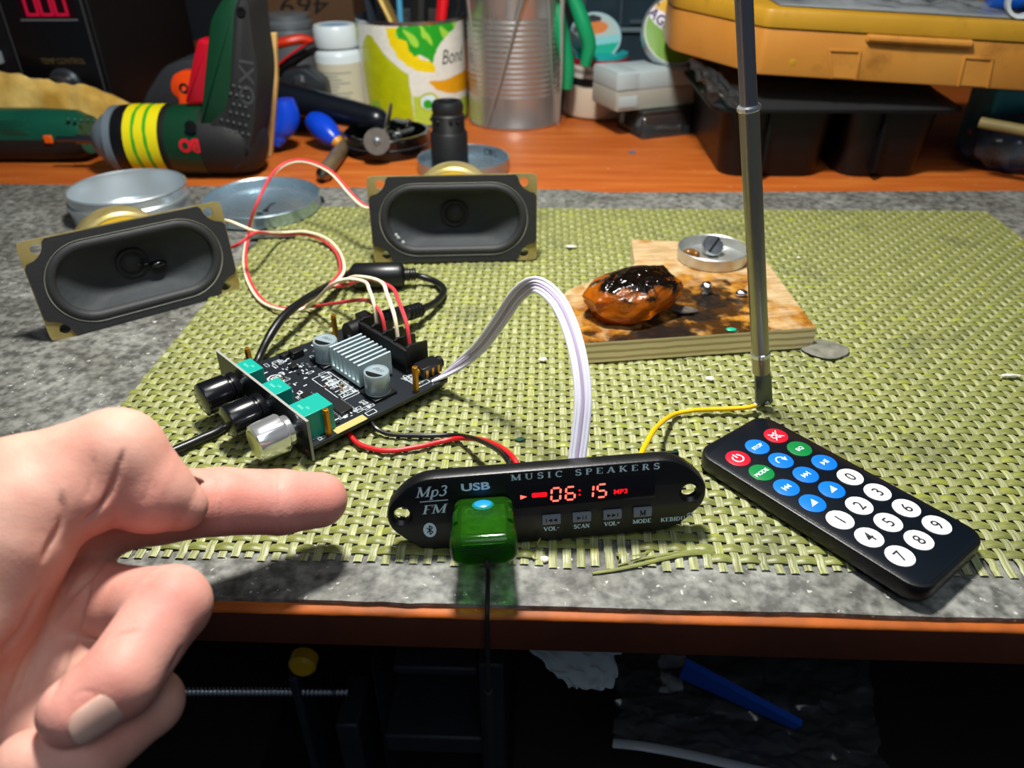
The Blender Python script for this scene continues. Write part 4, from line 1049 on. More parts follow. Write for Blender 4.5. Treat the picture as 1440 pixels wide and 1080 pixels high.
m_amber = mat('amber_rosin', '#c25a0a', .1, trans=.72, ior=1.5, spec=.6, sss=0)
def rosin_material():
    m, nt, b = newmat('amber_rosin'); N, L = nt.nodes, nt.links
    tc = N.new('ShaderNodeTexCoord'); sp = N.new('ShaderNodeSeparateXYZ'); L.new(tc.outputs['Object'], sp.inputs[0])
    n = N.new('ShaderNodeTexNoise'); n.inputs['Scale'].default_value = 130; n.inputs['Detail'].default_value = 6; L.new(tc.outputs['Object'], n.inputs['Vector'])
    a = N.new('ShaderNodeMath'); a.operation = 'MULTIPLY_ADD'; a.inputs[1].default_value = .022; L.new(n.outputs['Fac'], a.inputs[0]); L.new(sp.outputs['Z'], a.inputs[2])
    mr = N.new('ShaderNodeMapRange'); mr.inputs['From Min'].default_value = .0222; mr.inputs['From Max'].default_value = .0275; L.new(a.outputs['Value'], mr.inputs['Value'])
    mx = N.new('ShaderNodeMixRGB'); mx.inputs[1].default_value = lin('#d9770f'); mx.inputs[2].default_value = lin('#0e0805'); L.new(mr.outputs['Result'], mx.inputs[0])
    L.new(mx.outputs['Color'], b.inputs['Base Color'])
    tr = N.new('ShaderNodeMapRange'); tr.inputs['To Min'].default_value = .62; tr.inputs['To Max'].default_value = .05; L.new(mr.outputs['Result'], tr.inputs['Value']); L.new(tr.outputs['Result'], b.inputs['Transmission Weight'])
    b.inputs['Roughness'].default_value = .12; b.inputs['IOR'].default_value = 1.5
    b.inputs['Subsurface Weight'].default_value = .5; b.inputs['Subsurface Radius'].default_value = (1, .35, .06); b.inputs['Subsurface Scale'].default_value = .006
    bp = N.new('ShaderNodeBump'); bp.inputs['Strength'].default_value = .8; bp.inputs['Distance'].default_value = .002
    n3 = N.new('ShaderNodeTexNoise'); n3.inputs['Scale'].default_value = 260; n3.inputs['Detail'].default_value = 3; L.new(tc.outputs['Object'], n3.inputs['Vector'])
    m3 = N.new('ShaderNodeMath'); m3.operation = 'MULTIPLY'; L.new(n3.outputs['Fac'], m3.inputs[0]); L.new(mr.outputs['Result'], m3.inputs[1])
    L.new(m3.outputs['Value'], bp.inputs['Height']); L.new(bp.outputs['Normal'], b.inputs['Normal'])
    return m
rosc = G(888, 440, PT)
RB = frame((rosc.x, rosc.y, PT+.03), bx, by, (0, 0, 1)) @ RZ(14)
bm = bmesh.new(); bmesh.ops.create_icosphere(bm, subdivisions=5, radius=1)
random.seed(21)
pl = [(Vector((math.cos(a)*math.cos(e), math.sin(a)*math.cos(e), math.sin(e))), .80+.16*random.random()) for a, e in [(random.uniform(0, 2*PI), random.uniform(-.6, .9)) for _ in range(16)]]
for v in bm.verts:
    p = v.co.copy()
    for n_, d in pl:
        k = p.dot(n_)
        if k > d: p -= n_*(k-d)*.92
    p *= 1+.05*noise.noise(p*3)+.03*noise.noise(p*8)
    x = p.x*(2.42+.25*p.z) ; y = p.y*1.65; z = p.z
    x += .25*z
    z = 1.02+z*1.12 if z > -.78 else 1.02-.78*1.12-(abs(z)-.78)*.15
    z += .16*p.x
    z = max(.0, z-.1); v.co = Vector((x, y, z))*CM
me = bpy.data.meshes.new('rosin_lump'); bm.to_mesh(me); bm.free(); me.materials.append(rosin_material())
me.polygons.foreach_set('use_smooth', [True]*len(me.polygons)); me.set_sharp_from_angle(angle=math.radians(28))
ros = bpy.data.objects.new('rosin_lump', me); COL.objects.link(ros); A_ = RB.copy()
for k in range(3): A_[k][3] *= CM
ros.matrix_world = A_
tag(ros, 'glossy amber rosin lump with charred black top on the plywood', 'rosin')
# aluminium dish
dc = G(1001, 362, PT+.1); DM = T(dc.x, dc.y, PT+.02)
dish = thing('aluminium_dish', 'small shallow aluminium dish on the far corner of the plywood', 'dish', DM)
m_al = mat('worn_aluminium', '#c9ccc8', .36, metal=.85, rvar=.12, vscale=120)
mb = MB(); mb.lathe([(1e-5, .0), (1.72, 0), (1.78, .05), (1.80, .62), (1.76, .66), (1.72, .62), (1.70, .12), (1.62, .07), (1e-5, .07)], 56); mb.build('cup', m_al, dish)
mb = MB(); mb.ball((-1.1, .35, .2), .3, sq=(1.2, .8, .7)); mb.ball((-.8, .15, .18), .2); mb.build('rosin_residue', mat('brown_residue', '#6b430c', .25), dish)
sc = Vector((dc.x+.02, dc.y+.5, PT+.45)); sM = T(*sc) @ RX(48) @ RY(10)
scr = thing('slotted_screw', 'slotted screw head lying in the small aluminium dish', 'screw', T(*sc))
mb = MB(); mb.lathe([(1e-5, 0), (.52, 0), (.55, .06), (.55, .3), (.50, .36), (1e-5, .37)], 28, sM); hd = mb.build('head', m_steel, scr, world=True)
c = cut(hd, Matrix.Identity(4), [(1e-5, 0), (.01, 0), (1e-5, .01)], 3); bpy.data.objects.remove(c); hd.modifiers.clear()
mb = MB(); mb.box((0, 0, .36), (1.0, .12, .035), sM @ RZ(55)); mb.build('slot', m_blk, scr, world=True)
# solder beads
m_sold = mat('solder_bead', '#d0d2d4', .18, metal=1., bump=.5, bscale=500)
def bead(px, py, r, sq, label):
    c = G(px, py, PT); mb = MB(); mb.ball((c.x, c.y, PT+r*sq[2]*.85+.02), r, sq=sq, n=18, k=12)
    for i, v in enumerate(mb.v):
        d = v-Vector((c.x, c.y, PT+r)); mb.v[i] = v+d*.25*nz(v.x*5, v.y*5, v.z*5)
        if mb.v[i].z < PT+.03: mb.v[i].z = PT+.03
    single(mb, 'solder_bead', m_sold, label, 'solder', 'solder beads')
bead(992, 413, .30, (1, .9, 1.1), 'tall silver solder bead beside the scorch mark on the plywood')
bead(1043, 417, .26, (1.2, .9, .7), 'flat silver solder bead beside the antenna on the plywood')
c = G(962, 441, PT); mb = MB(); mb.ball((c.x, c.y, PT+.16), .4, sq=(1.5, .7, .42), n=14, k=8); 
for i, v in enumerate(mb.v): mb.v[i] = v+Vector((0, 0, .12*abs(nz(v.x*3, v.y*3)))); mb.v[i].z = max(mb.v[i].z, PT+.03)
single(mb, 'charred_crumb', mat('charred_grey', '#55504a', .3, var=.5, vscale=300), 'dark glossy charred crumb in the scorch mark beside the rosin lump', 'crumb')
c = G(1028, 465, PT); mb = MB(); mb.ball((c.x, c.y, PT+.06), .2, sq=(1.2, .8, .3), n=10, k=6); single(mb, 'green_crumb', mat('green_plastic_crumb', '#18a07c', .3), 'tiny green crumb near the front edge of the plywood', 'crumb')
# crumbs on the mat
m_cr = mat('pale_crumb', '#d8d6c4', .5)
for px, py, r, sq, lab in ((803, 348, .16, (2.2, .7, .5), 'pale elongated crumb on the mat right of the back speaker'), (763, 507, .15, (1.3, .8, .5), 'white flake on the mat left of the ribbon cable'), (998, 534, .16, (1.3, .9, .5), 'white flake on the mat in front of the plywood'), (1420, 530, .2, (2.2, .5, .4), 'white sliver on the mat near the right edge'), (1123, 363, .1, (1, 1, .6), 'tiny white speck on the mat behind the plywood corner'), (766, 788, .13, (1, 1, .6), 'white speck on the grey sheet in front of the black panel')):
    c = G(px, py, 0); z = 0 if py < 780 else -.2; c = G(px, py, z+.02); mb = MB(); mb.ball((c.x, c.y, z+r*sq[2]+.0), r, sq=sq, n=8, k=6)
    for i, v in enumerate(mb.v): mb.v[i] = v+Vector((.06*nz(v.x*7, v.y*7, 1), .06*nz(v.x*7, v.y*7, 2), 0))
    single(mb, 'crumb', m_cr, lab, 'crumb', 'pale crumbs')
c = G(731, 618, 0); mb = MB(); mb.prism([(-.22, -.06), (-.02, -.16), (.24, -.02), (.05, .12)], 0, .05, T(c.x, c.y, 0)); single(mb, 'dark_flake', mat('dark_green_flake', '#22453a', .5), 'dark green flake on the mat left of the ribbon cable foot', 'crumb')
c = G(1160, 492, 0); mb = MB()
mb.grid(lambda u, v: (c.x+(u-.5)*2.1*(.7+.3*math.sin(v*PI)), c.y+(v-.5)*1.7*(.6+.4*math.sin(u*PI)), .03+.16*math.sin(u*PI)*math.sin(v*PI)*(1+.8*nz(u*4, v*4))), 24, 20)
single(mb, 'tape_scrap', mat('grey_tape', '#6d6c60', .6, var=.3, vscale=150, bump=.4, bscale=300), 'wrinkled grey patch of tape on the mat beside the plywood corner', 'tape', thick=.03)
# ================================================================ the hand: one continuous skin grown from joints, then creased
def skin_material():
    m, nt, b = newmat('skin'); N, L = nt.nodes, nt.links
    tc = N.new('ShaderNodeTexCoord')
    n = N.new('ShaderNodeTexNoise'); n.inputs['Scale'].default_value = 70; n.inputs['Detail'].default_value = 5; L.new(tc.outputs['Object'], n.inputs['Vector'])
    r = N.new('ShaderNodeValToRGB'); r.color_ramp.elements[0].position = .34; r.color_ramp.elements[0].color = (.60, .29, .22, 1)
    r.color_ramp.elements[1].position = .68; r.color_ramp.elements[1].color = (.70, .41, .32, 1); L.new(n.outputs['Fac'], r.inputs['Fac'])
    a = N.new('ShaderNodeVertexColor'); a.layer_name = 'Col'
    mx = N.new('ShaderNodeMixRGB'); mx.blend_type = 'MULTIPLY'; mx.inputs[0].default_value = 1
    L.new(r.outputs['Color'], mx.inputs[1]); L.new(a.outputs['Color'], mx.inputs[2]); L.new(mx.outputs['Color'], b.inputs['Base Color'])
    b.inputs['Roughness'].default_value = .55; b.inputs['Specular IOR Level'].default_value = .3
    b.inputs['Subsurface Weight'].default_value = .25; b.inputs['Subsurface Radius'].default_value = (1, .4, .25); b.inputs['Subsurface Scale'].default_value = .002
    v = N.new('ShaderNodeTexVoronoi'); v.inputs['Scale'].default_value = 1500; L.new(tc.outputs['Object'], v.inputs['Vector'])
    n2 = N.new('ShaderNodeTexNoise'); n2.inputs['Scale'].default_value = 420; n2.inputs['Detail'].default_value = 5; L.new(tc.outputs['Object'], n2.inputs['Vector'])
    ad = N.new('ShaderNodeMath'); ad.operation = 'MULTIPLY_ADD'; ad.inputs[1].default_value = .35; L.new(v.outputs['Distance'], ad.inputs[0]); L.new(n2.outputs['Fac'], ad.inputs[2])
    bp = N.new('ShaderNodeBump'); bp.inputs['Strength'].default_value = .22; bp.inputs['Distance'].default_value = .0005
    L.new(ad.outputs['Value'], bp.inputs['Height']); L.new(bp.outputs['Normal'], b.inputs['Normal'])
    return m
m_skin = skin_material()
m_nail = mat('fingernail', (.56, .32, .25), .38, col2=(.64, .41, .33), vscale=150)
def J(px, py, Z): return np.array(AZ(px, py, Z))
def caps(P, a, ra, b, rb):
    ba = b-a; t = np.clip(((P-a)@ba)/(ba@ba), 0, 1)
    return np.linalg.norm(P-a-t[:, None]*ba, axis=1)-(ra+(rb-ra)*t)
def smin(a, b, k):
    h = np.clip(.5+.5*(b-a)/k, 0, 1); return b*(1-h)+a*h-k*h*(1-h)
WR = J(-330, 830, 16.6)
KM = dict(i=J(100, 728, 19.8), m=J(98, 838, 19.5), r=J(70, 925, 18.9), p=J(30, 1005, 18.2))
PALM = [(WR+np.array([-9., -1.5, -1.]), 2.9, WR, 2.5), (WR, 2.3, KM['i'], 1.12), (WR, 2.3, KM['m'], 1.12), (WR, 2.2, KM['r'], 1.05), (WR, 2.0, KM['p'], .95),
        (J(-170, 790, 16.9), 1.7, J(8, 745, 17.5), 1.28), (J(20, 765, 17.35), 1.12, J(-40, 860, 17.1), 1.3)]
THUMB = [(J(40, 700, 17.5), 1.08, J(122, 692, 18.1), 1.02), (J(-150, 740, 17.2), 1.7, J(30, 686, 17.9), 1.18), (J(30, 686, 17.9), 1.16, J(163, 640, 18.5), 1.10), (J(166, 640, 18.5), 1.06, J(212, 692, 18.9), .98), (J(212, 692, 18.9), .97, J(256, 711, 19.3), .62)]
INDEX = [(KM['i'], 1.12, J(225, 712, 20.7), 1.0), (J(225, 712, 20.7), 1.0, J(312, 705, 21.4), .93), (J(312, 705, 21.4), .93, J(395, 706, 22.2), .93), (J(395, 706, 22.2), .92, J(449, 703, 22.8), .82)]
MIDDLE = [(KM['m'], 1.05, J(180, 850, 18.6), .88), (J(180, 850, 18.6), .88, J(240, 851, 17.7), .90), (J(240, 851, 17.7), .88, J(168, 955, 16.3), .83), (J(168, 955, 16.3), .83, J(104, 1000, 15.8), .70)]
RING = [(KM['r'], 1.0, J(150, 958, 18.2), .8), (J(150, 958, 18.2), .8, J(210, 988, 17.5), .74), (J(210, 988, 17.5), .73, J(120, 1066, 16.2), .72), (J(120, 1066, 16.2), .72, J(40, 1075, 15.8), .68)]
PINKY = [(KM['p'], .9, J(120, 1100, 17.3), .66), (J(120, 1100, 17.3), .64, J(60, 1160, 16.4), .62), (J(60, 1160, 16.4), .6, J(0, 1150, 16.1), .55)]
def sdf(P):
    def grp(L, k=.25):
        d = None
        for a, ra, b, rb in L: c = caps(P, a, ra, b, rb); d = c if d is None else smin(d, c, k)
        return d
    palm = grp(PALM, .7)
    out = None
    for G_, k in ((THUMB, .55), (INDEX, .6), (MIDDLE, .45), (RING, .4), (PINKY, .35)):
        if G_ is THUMB: d = smin(palm, grp(G_, .3), k)
        else:   # only the root of a finger melts into the palm, the curled joints stay free
            root = caps(P, *G_[0]); d = smin(smin(palm, root, k), grp(G_[1:], .14), .16)
        out = d if out is None else smin(out, d, .07)
    return out
def surface_nets(lo, hi, h):
    nx, ny, nz_ = [int((hi[k]-lo[k])/h)+1 for k in range(3)]
    xs, ys, zs = [lo[k]+h*np.arange(n) for k, n in enumerate((nx, ny, nz_))]
    # coarse field first, then the fine field only in a band round the skin
    q_ = 5; cx_, cy_, cz_ = xs[::q_], ys[::q_], zs[::q_]
    g = np.stack(np.meshgrid(cx_, cy_, cz_, indexing='ij'), -1); C0 = sdf(g.reshape(-1, 3)).reshape(g.shape[:3])
    up = C0.repeat(q_, 0).repeat(q_, 1).repeat(q_, 2)[:nx, :ny, :nz_]
    D = up.astype(np.float32); band = np.argwhere(np.abs(up) < h*q_*1.9)
    for i in range(0, len(band), 200000):
        b = band[i:i+200000]; D[tuple(b.T)] = sdf(np.stack([xs[b[:, 0]], ys[b[:, 1]], zs[b[:, 2]]], 1))
    S = D < 0
    c = np.zeros((nx-1, ny-1, nz_-1), np.int8)
    for a in (0, 1):
        for b in (0, 1):
            for d in (0, 1): c += S[a:nx-1+a, b:ny-1+b, d:nz_-1+d]
    cells = np.argwhere((c > 0) & (c < 8)); idx = -np.ones(c.shape, np.int64); idx[tuple(cells.T)] = np.arange(len(cells))
    acc = np.zeros((len(cells), 3)); cnt = np.zeros(len(cells))
    cor = [(a, b, d) for a in (0, 1) for b in (0, 1) for d in (0, 1)]
    for p in cor:
        for ax in range(3):
            if p[ax]: continue
            q = list(p); q[ax] = 1
            d0 = D[tuple((cells+p).T)]; d1 = D[tuple((cells+q).T)]; m = (d0 < 0) != (d1 < 0)
            t = np.where(m, d0/np.where(m, d0-d1, 1), 0)
            pos = np.array(p, float)+t[:, None]*(np.array(q)-np.array(p)); acc[m] += pos[m]; cnt[m] += 1
    V = np.array(lo)+h*(cells+acc/cnt[:, None])
    F = []
    for ax in range(3):
        u, v = [(1, 2), (2, 0), (0, 1)][ax]
        sl0 = [slice(1, -1)]*3; sl0[ax] = slice(0, -1); sl1 = [slice(1, -1)]*3; sl1[ax] = slice(1, None)
        A, B = S[tuple(sl0)], S[tuple(sl1)]; e = np.argwhere(A != B); inv = B[tuple(e.T)]
        base = e.copy(); base[:, u] += 1; base[:, v] += 1
        q = []
        for du, dv in ((-1, -1), (0, -1), (0, 0), (-1, 0)):
            k = base.copy(); k[:, u] += du; k[:, v] += dv; ok = np.all((k >= 0) & (k < np.array(c.shape)), 1); k = np.clip(k, 0, np.array(c.shape)-1)
            q.append(np.where(ok, idx[tuple(k.T)], -1))
        q = np.stack(q, 1); q[inv] = q[inv][:, ::-1]; F.append(q[np.all(q >= 0, 1)])
    return V, np.concatenate(F)
HV, HF_ = surface_nets((-31, 6, -4), (-3.5, 23, 15), .065)
# vertex normals from the field, then skin creases as shallow furrows
eps = .03
def grad(P): return np.stack([sdf(P+np.eye(3)[k]*eps)-sdf(P-np.eye(3)[k]*eps) for k in range(3)], 1)
HN = grad(HV); HN /= np.linalg.norm(HN, axis=1)[:, None]+1e-9
O_ = np.array(_O); fw_n, rt_n, up_n = np.array(_fw), np.array(_rt), np.array(_up)
dd = HV-O_; zz = dd@fw_n; SX = 720+FPX*(dd@rt_n)/zz; SY = 540-FPX*(dd@up_n)/zz
face = -np.sum(HN*dd, 1)/np.linalg.norm(dd, axis=1)
CRE = [([(174, 634), (166, 662), (153, 694), (138, 716), (112, 737)], .13, 3.0, 20.5), ([(168, 668), (154, 696), (140, 716)], .08, 1.8, 20.5), ([(132, 640), (129, 672), (122, 702)], .05, 3, 20), ([(86, 694), (88, 722), (84, 742), (72, 762), (60, 790)], .10, 4, 20),
       ([(214, 672), (207, 692), (200, 706)], .025, 2.5, 20), ([(222, 678), (217, 694)], .02, 2, 20), ([(309, 655), (307, 690), (309, 720), (306, 752)], .05, 1.6, 30), ([(392, 655), (393, 700), (394, 752)], .04, 1.6, 30), ([(299, 690), (300, 745)], .02, 2, 30), ([(384, 670), (385, 720)], .015, 2, 30),
       ([(150, 786), (120, 815), (90, 850), (60, 900), (22, 985)], .12, 3.5, 30), ([(128, 812), (112, 870), (98, 915), (70, 985)], .09, 3.5, 30), ([(105, 800), (70, 870), (30, 940), (5, 1000)], .09, 4, 30), ([(60, 830), (30, 885), (0, 920)], .10, 5, 30), ([(118, 840), (95, 900), (50, 990)], .04, 3, 30),
       ([(150, 905), (170, 893), (195, 888)], .06, 2.4, 30), ([(238, 795), (222, 806), (204, 815)], .03, 3, 30), ([(237, 945), (246, 930), (255, 912)], .05, 2.4, 30), ([(268, 905), (276, 893)], .03, 2.4, 30), ([(262, 915), (270, 905)], .03, 2, 30),
       ([(88, 1010), (97, 988), (112, 973), (128, 973), (136, 984)], .03, 2.5, 30)]
disp = np.zeros(len(HV)); dark = np.zeros(len(HV))
for pl_, dep, sg, zmax in CRE:
    P_ = np.array([[p[0], p[1]] for p in smooth_path([Vector((a, b, 0)) for a, b in pl_], 8)])
    near = np.full(len(HV), 1e9); tt = np.zeros(len(HV))
    for i in range(len(P_)-1):
        a, b = P_[i], P_[i+1]; ba = b-a; t = np.clip(((SX-a[0])*ba[0]+(SY-a[1])*ba[1])/(ba@ba+1e-9), 0, 1)
        d = np.hypot(SX-a[0]-t*ba[0], SY-a[1]-t*ba[1]); m = d < near; near[m] = d[m]; tt[m] = (i+t[m])/(len(P_)-1)
    w_ = np.exp(-(near/sg)**2)*np.clip(face*3, 0, 1)*(zz < zmax)*np.clip(np.minimum(tt, 1-tt)*6+.25, 0, 1)
    disp -= dep*w_
HV2 = HV+HN*disp[:, None]
# knuckle and fingertip flush: warmer tone at the tips and joints
tone = np.ones((len(HV), 3))
for c, r in ((J(455, 703, 22.8), 1.6), (J(395, 735, 22.2), 1.6), (J(200, 735, 18.6), 1.5), (J(240, 850, 17), 1.4), (J(110, 1000, 15.3), 1.5), (J(310, 735, 21.3), 1.6)):
    w_ = np.exp(-np.sum((HV-c)**2, 1)/r**2)[:, None]; tone *= 1-w_*np.array([.02, .24, .20])
hand = bpy.data.meshes.new('hand')
hl = Vector(WR)
hand.from_pydata(((HV2-WR)*CM).tolist(), [], HF_.tolist())
hand.materials.append(m_skin)
a_ = hand.color_attributes.new('Col', 'FLOAT_COLOR', 'POINT'); a_.data.foreach_set('color', np.concatenate([tone, np.ones((len(tone), 1))], 1).astype(np.float32).ravel())
hand.polygons.foreach_set('use_smooth', [True]*len(hand.polygons)); hand.update()
ho = bpy.data.objects.new('hand', hand); COL.objects.link(ho); ho.location = hl*CM; WM[ho.name] = T(*hl)
q = ho.modifiers.new('soften', 'SMOOTH'); q.factor = .5; q.iterations = 2
tag(ho, 'left hand pointing to the right with curled fingers at the left of the bench', 'hand')
def nail(center, along, out, w, l, r, name='fingernail', lift=.02):
    """curved nail plate: center on the finger axis, along = towards the tip, out = away from the axis"""
    al = Vector(along).normalized(); o = Vector(out); o = (o-al*o.dot(al)).normalized(); sd = al.cross(o)
    def f(u, v):
        x = (u-.5)*2; y = (v-.5)*2
        wx = w*(1-.10*max(0, -y)-.12*max(0, y)**3)*math.sqrt(max(.02, 1-(max(0, abs(y)-.55)/.47)**2)) if abs(y) > .55 else w*(1-.10*max(0, -y))
        th = x*wx/r; rr = r+lift-.035*max(0, y)-.09*max(0, -y-.35)-.04*abs(x)**4
        return Vector(center)+al*(y*l)+sd*(rr*math.sin(th))+o*(rr*math.cos(th))
    mb = MB(); mb.grid(f, 14, 18); o_ = mb.build(name, m_nail, ho, world=True, sharp=0, thick=.05); return o_
tip, dj_ = Vector(J(104, 1000, 15.8)), Vector(J(168, 955, 16.3))
al = (tip-dj_).normalized(); cc = dj_.lerp(tip, .58)
nail(cc, al, Vector(J(190, 1052, 14.6))-cc, .47, .64, .785)
tip, dj_ = Vector(J(256, 711, 19.3)), Vector(J(212, 692, 18.9)); al = (tip-dj_).normalized(); cc = dj_.lerp(tip, .62)
nail(cc, al, Vector(J(266, 650, 19.9))-cc, .45, .56, .80)
# ================================================================ things at the back of the bench
TZ = -.345
def px2plane(y): return lambda px, py: AY(px, py, y)
def prof_poly(pts, y): 
    """outline given in the vertical plane at distance y -> (x, z) pairs"""
    return [(AY(px, py, y).x, AY(px, py, y).z) for px, py in pts]
XZ = lambda y: frame((0, y, 0), (1, 0, 0), (0, 0, 1), (0, -1, 0))     # draw in x,z ; +local z towards the viewer
def ccw(P):
    a = sum(P[i-1][0]*P[i][1]-P[i][0]*P[i-1][1] for i in range(len(P))); return P if a > 0 else P[::-1]

# ---- soldering station
m_stn = mat('station_black', '#0a0a0c', .45, bump=.1, bscale=900)
m_stn2 = mat('station_front', '#08080a', .3)
st = thing('soldering_station', 'black soldering station with red number display behind the green drill', 'soldering station', T(-42, 73, TZ))
y0s = 64.5; xr_ = AY(157, 130, y0s).x
mb = MB(); mb.prism(roundrect(xr_+58, 15.3, .3, 3, (xr_-58)/2, 7.3), -18, 0, XZ(y0s)); mb.build('housing', m_stn, st, world=True, bevel=.1)
def sp_(px, py, dz=0): p = AY(px, py, y0s); return (p.x, p.z)
xl_ = AY(15, 60, y0s).x
mb = MB(); mb.prism(roundrect(xr_-xl_-.3, 14.6, .3, 3, (xr_+xl_)/2, 7.3), .0, .25, XZ(y0s), b=.08); mb.build('front_panel', m_stn2, st, world=True)
mb = MB(); mb.prism(roundrect(.12, 14.2, .05, 2, xr_-.35, 7.3), .25, .28, XZ(y0s)); mb.prism(roundrect(.1, 14.2, .04, 2, xl_+.3, 7.3), .25, .28, XZ(y0s)); mb.build('panel_line', mat('panel_grey_line', '#3a3a3c', .5), st, world=True)
wx0, wz0 = sp_(36, 27); wx1, _ = sp_(109, 27)
mb = MB(); mb.box(((wx0+wx1)/2, y0s-.27, wz0+1.6), (wx1-wx0+.3, .06, 3.4)); wd = mb.build('display_window', mat('station_window', '#1a0206', .25), st, world=True)
mb = MB(); mb.box(((wx0+wx1)/2, y0s-.32, wz0-.02), (wx1-wx0+.35, .12, .14)); mb.build('window_ledge', mat('ledge_grey', '#55575a', .5), st, world=True)
m_dim = mat('dim_red_digit', '#3a0008', .4, emit='#d0103a', estr=.55)
for k in range(3):
    mb = MB(); cx = wx0+.35+(k+.5)*(wx1-wx0-.7)/3; w_ = .85; z_ = wz0+.35; h_ = 2.6
    for s in ((cx-w_/2, z_, cx+w_/2, z_), (cx-w_/2, z_+h_/2, cx+w_/2, z_+h_/2), (cx-w_/2, z_+h_, cx+w_/2, z_+h_), (cx-w_/2, z_, cx-w_/2, z_+h_), (cx+w_/2, z_, cx+w_/2, z_+h_)):
        mb.box(((s[0]+s[2])/2, y0s-.32, (s[1]+s[3])/2), (abs(s[2]-s[0])+.22, .04, abs(s[3]-s[1])+.22))
    mb.build('digit', m_dim, st, world=True)
tx, tz = sp_(91, 85); mb = MB(); put_text(mb, 'TEMP CONTROL', XZ(y0s) @ T(tx, tz, 0), .42, .26, width=3.6); mb.build('printed_words', mat('gold_print', '#5a4a22', .5), st, world=True)
kx, kz = sp_(97, 118); mb = MB(); mb.lathe([(1e-5, .25), (1.25, .25), (1.3, .3), (1.3, .55), (1.05, .7), (1.0, 1.6), (.9, 1.75), (1e-5, 1.78)], 32, XZ(y0s) @ T(kx, kz, 0)); mb.build('knob', mat('dark_steel_knob', '#6a6e72', .25, metal=.9), st, world=True)
bx_, bz_ = sp_(1, 80); mb = MB(); mb.prism(roundrect(.7, 1.0, .15, 3, bx_-.1, bz_), 0, .5, XZ(y0s), b=.1); mb.build('rocker_switch', mat('grey_switch', '#7c8486', .4), st, world=True)

# ---- yellow cloth
m_cl = mat('yellow_chamois', '#a87f24', .95, col2='#d8b766', vscale=35, sheen=.3, bump=.9, bscale=180)
a = AY(-30, 170, 60.5); b_ = AY(178, 156, 60.5)
def clothf(u, v):
    x = a.x+(b_.x-a.x)*u
    top = AY(0, [102, 106, 116, 121, 126, 138, 157][min(6, int(u*6))], 60.5).z; t2 = AY(0, [106, 116, 121, 126, 138, 157, 159][min(6, int(u*6))], 60.5).z
    f = u*6-int(u*6); top = top*(1-f)+t2*f
    s = math.sin(v*PI); 
    z = TZ+.05+(top-TZ)*s**.6*(1-.06*abs(nz(u*9, v*5)))
    y = 63.4-2.6*v+.3*nz(u*6, v*4, 2)*s
    return (x+.2*nz(u*8, v*8, 5), y, max(TZ+.05, z+.25*nz(u*11, v*9, 8)*s))
mb = MB(); mb.grid(clothf, 70, 40); single(mb, 'cleaning_cloth', m_cl, 'fluffy yellow cleaning cloth bunched up between the drill and the soldering station', 'cloth', sharp=0, thick=.12)

# ---- green power tool lying behind the drill bit
m_grn = mat('tool_green', '#0a4a38', .38, var=.1, vscale=40)
m_grnd = mat('drill_green', '#0c3520', .35)
yg = 59.3
zt = AY(60, 152, yg).z; zb_ = TZ+.02
gt = thing('green_power_tool', 'dark green power tool body lying left of the drill bit', 'power tool', T(AY(60, 200, yg).x, yg, TZ))
xa, xb = AY(-60, 190, yg).x, AY(128, 190, yg).x; zc = (zt+zb_)/2; hz_ = (zt-zb_)/2
def sect(w, k=1): return [(0, w*1.6*math.cos(t), zc+hz_*k*math.copysign(abs(math.sin(t))**.8, math.sin(t))) for t in [2*PI*i/28 for i in range(28)]]
R = [[(x, yg+q[1]*1.05, q[2]) for q in sect(1.0, k)] for x, k in ((xa, .9), (xa+2, 1), (xb-3.2, 1), (xb-.8, .92), (xb, .7))]
mb = MB(); mb.loft(R)
for i, f in enumerate(mb.f):
    if sum(mb.v[k].z for k in f)/len(f) < zc-.15: mb.m[i] = 1
mb.build('body', [m_grn, m_blkmatt], gt, world=True)
p = AY(68, 196, yg-1.7); mb = MB(); mb.box((p.x, yg-1.68, p.z), (.65, .3, .6)); mb.build('orange_button', mat('orange_plastic', '#d8580c', .4), gt, world=True, bevel=.08)
p = AY(20, 183, yg-1.6); mb = MB(); mb.prism(roundrect(2.2, 1.2, .2, 4, p.x, p.z+.2), 0, .28, XZ(yg-1.42), b=.1); mb.build('raised_plate', m_grn, gt, world=True)
mb = MB(); c = AY(118, 198, 57); mb.tube([(c.x-2.5, yg-1.55, c.z+.1), (c.x, 58.0, c.z)], .12, 8, sm=0)
p = AY(100, 168, yg-1.4); mb = MB()
for k in range(6): q_ = AY(95+9*k, 169+.4*k, yg-1.62); mb.ball((q_.x, yg-1.5, q_.z), .16, n=8, k=6)
mb.build('raised_dots', m_grn, gt, world=True)

# ---- drill driver standing on its motor body, handle up
yd = 56.2
dr = thing('cordless_drill', 'green and black cordless drill with yellow collar standing handle up', 'drill', T(AY(270, 220, yd).x, yd, TZ))
dz = lambda px, py: AY(px, py, yd)
rb_ = (AY(220, 143, yd).z-AY(220, 237, yd).z)/2; zc = TZ+rb_+.02
X_ = lambda px: AY(px, 190, yd).x
AXM = frame((0, yd, zc), (0, 1, 0), (0, 0, 1), (1, 0, 0))     # lathe axis along +x
def turn(name, prof, m, par, **k): mb = MB(); mb.lathe([(r, X_(px)) for px, r in prof], 44, AXM); return mb.build(name, m, par, world=True, **k)
turn('chuck', [(134, 1e-5), (134, rb_*.30), (140, rb_*.52), (152, rb_*.74), (164, rb_*.86), (166, rb_*.98), (176, rb_*1.0), (177, rb_*.8), (177, 1e-5)], mat('chuck_grey', '#6f7c86', .4, metal=.25), dr)
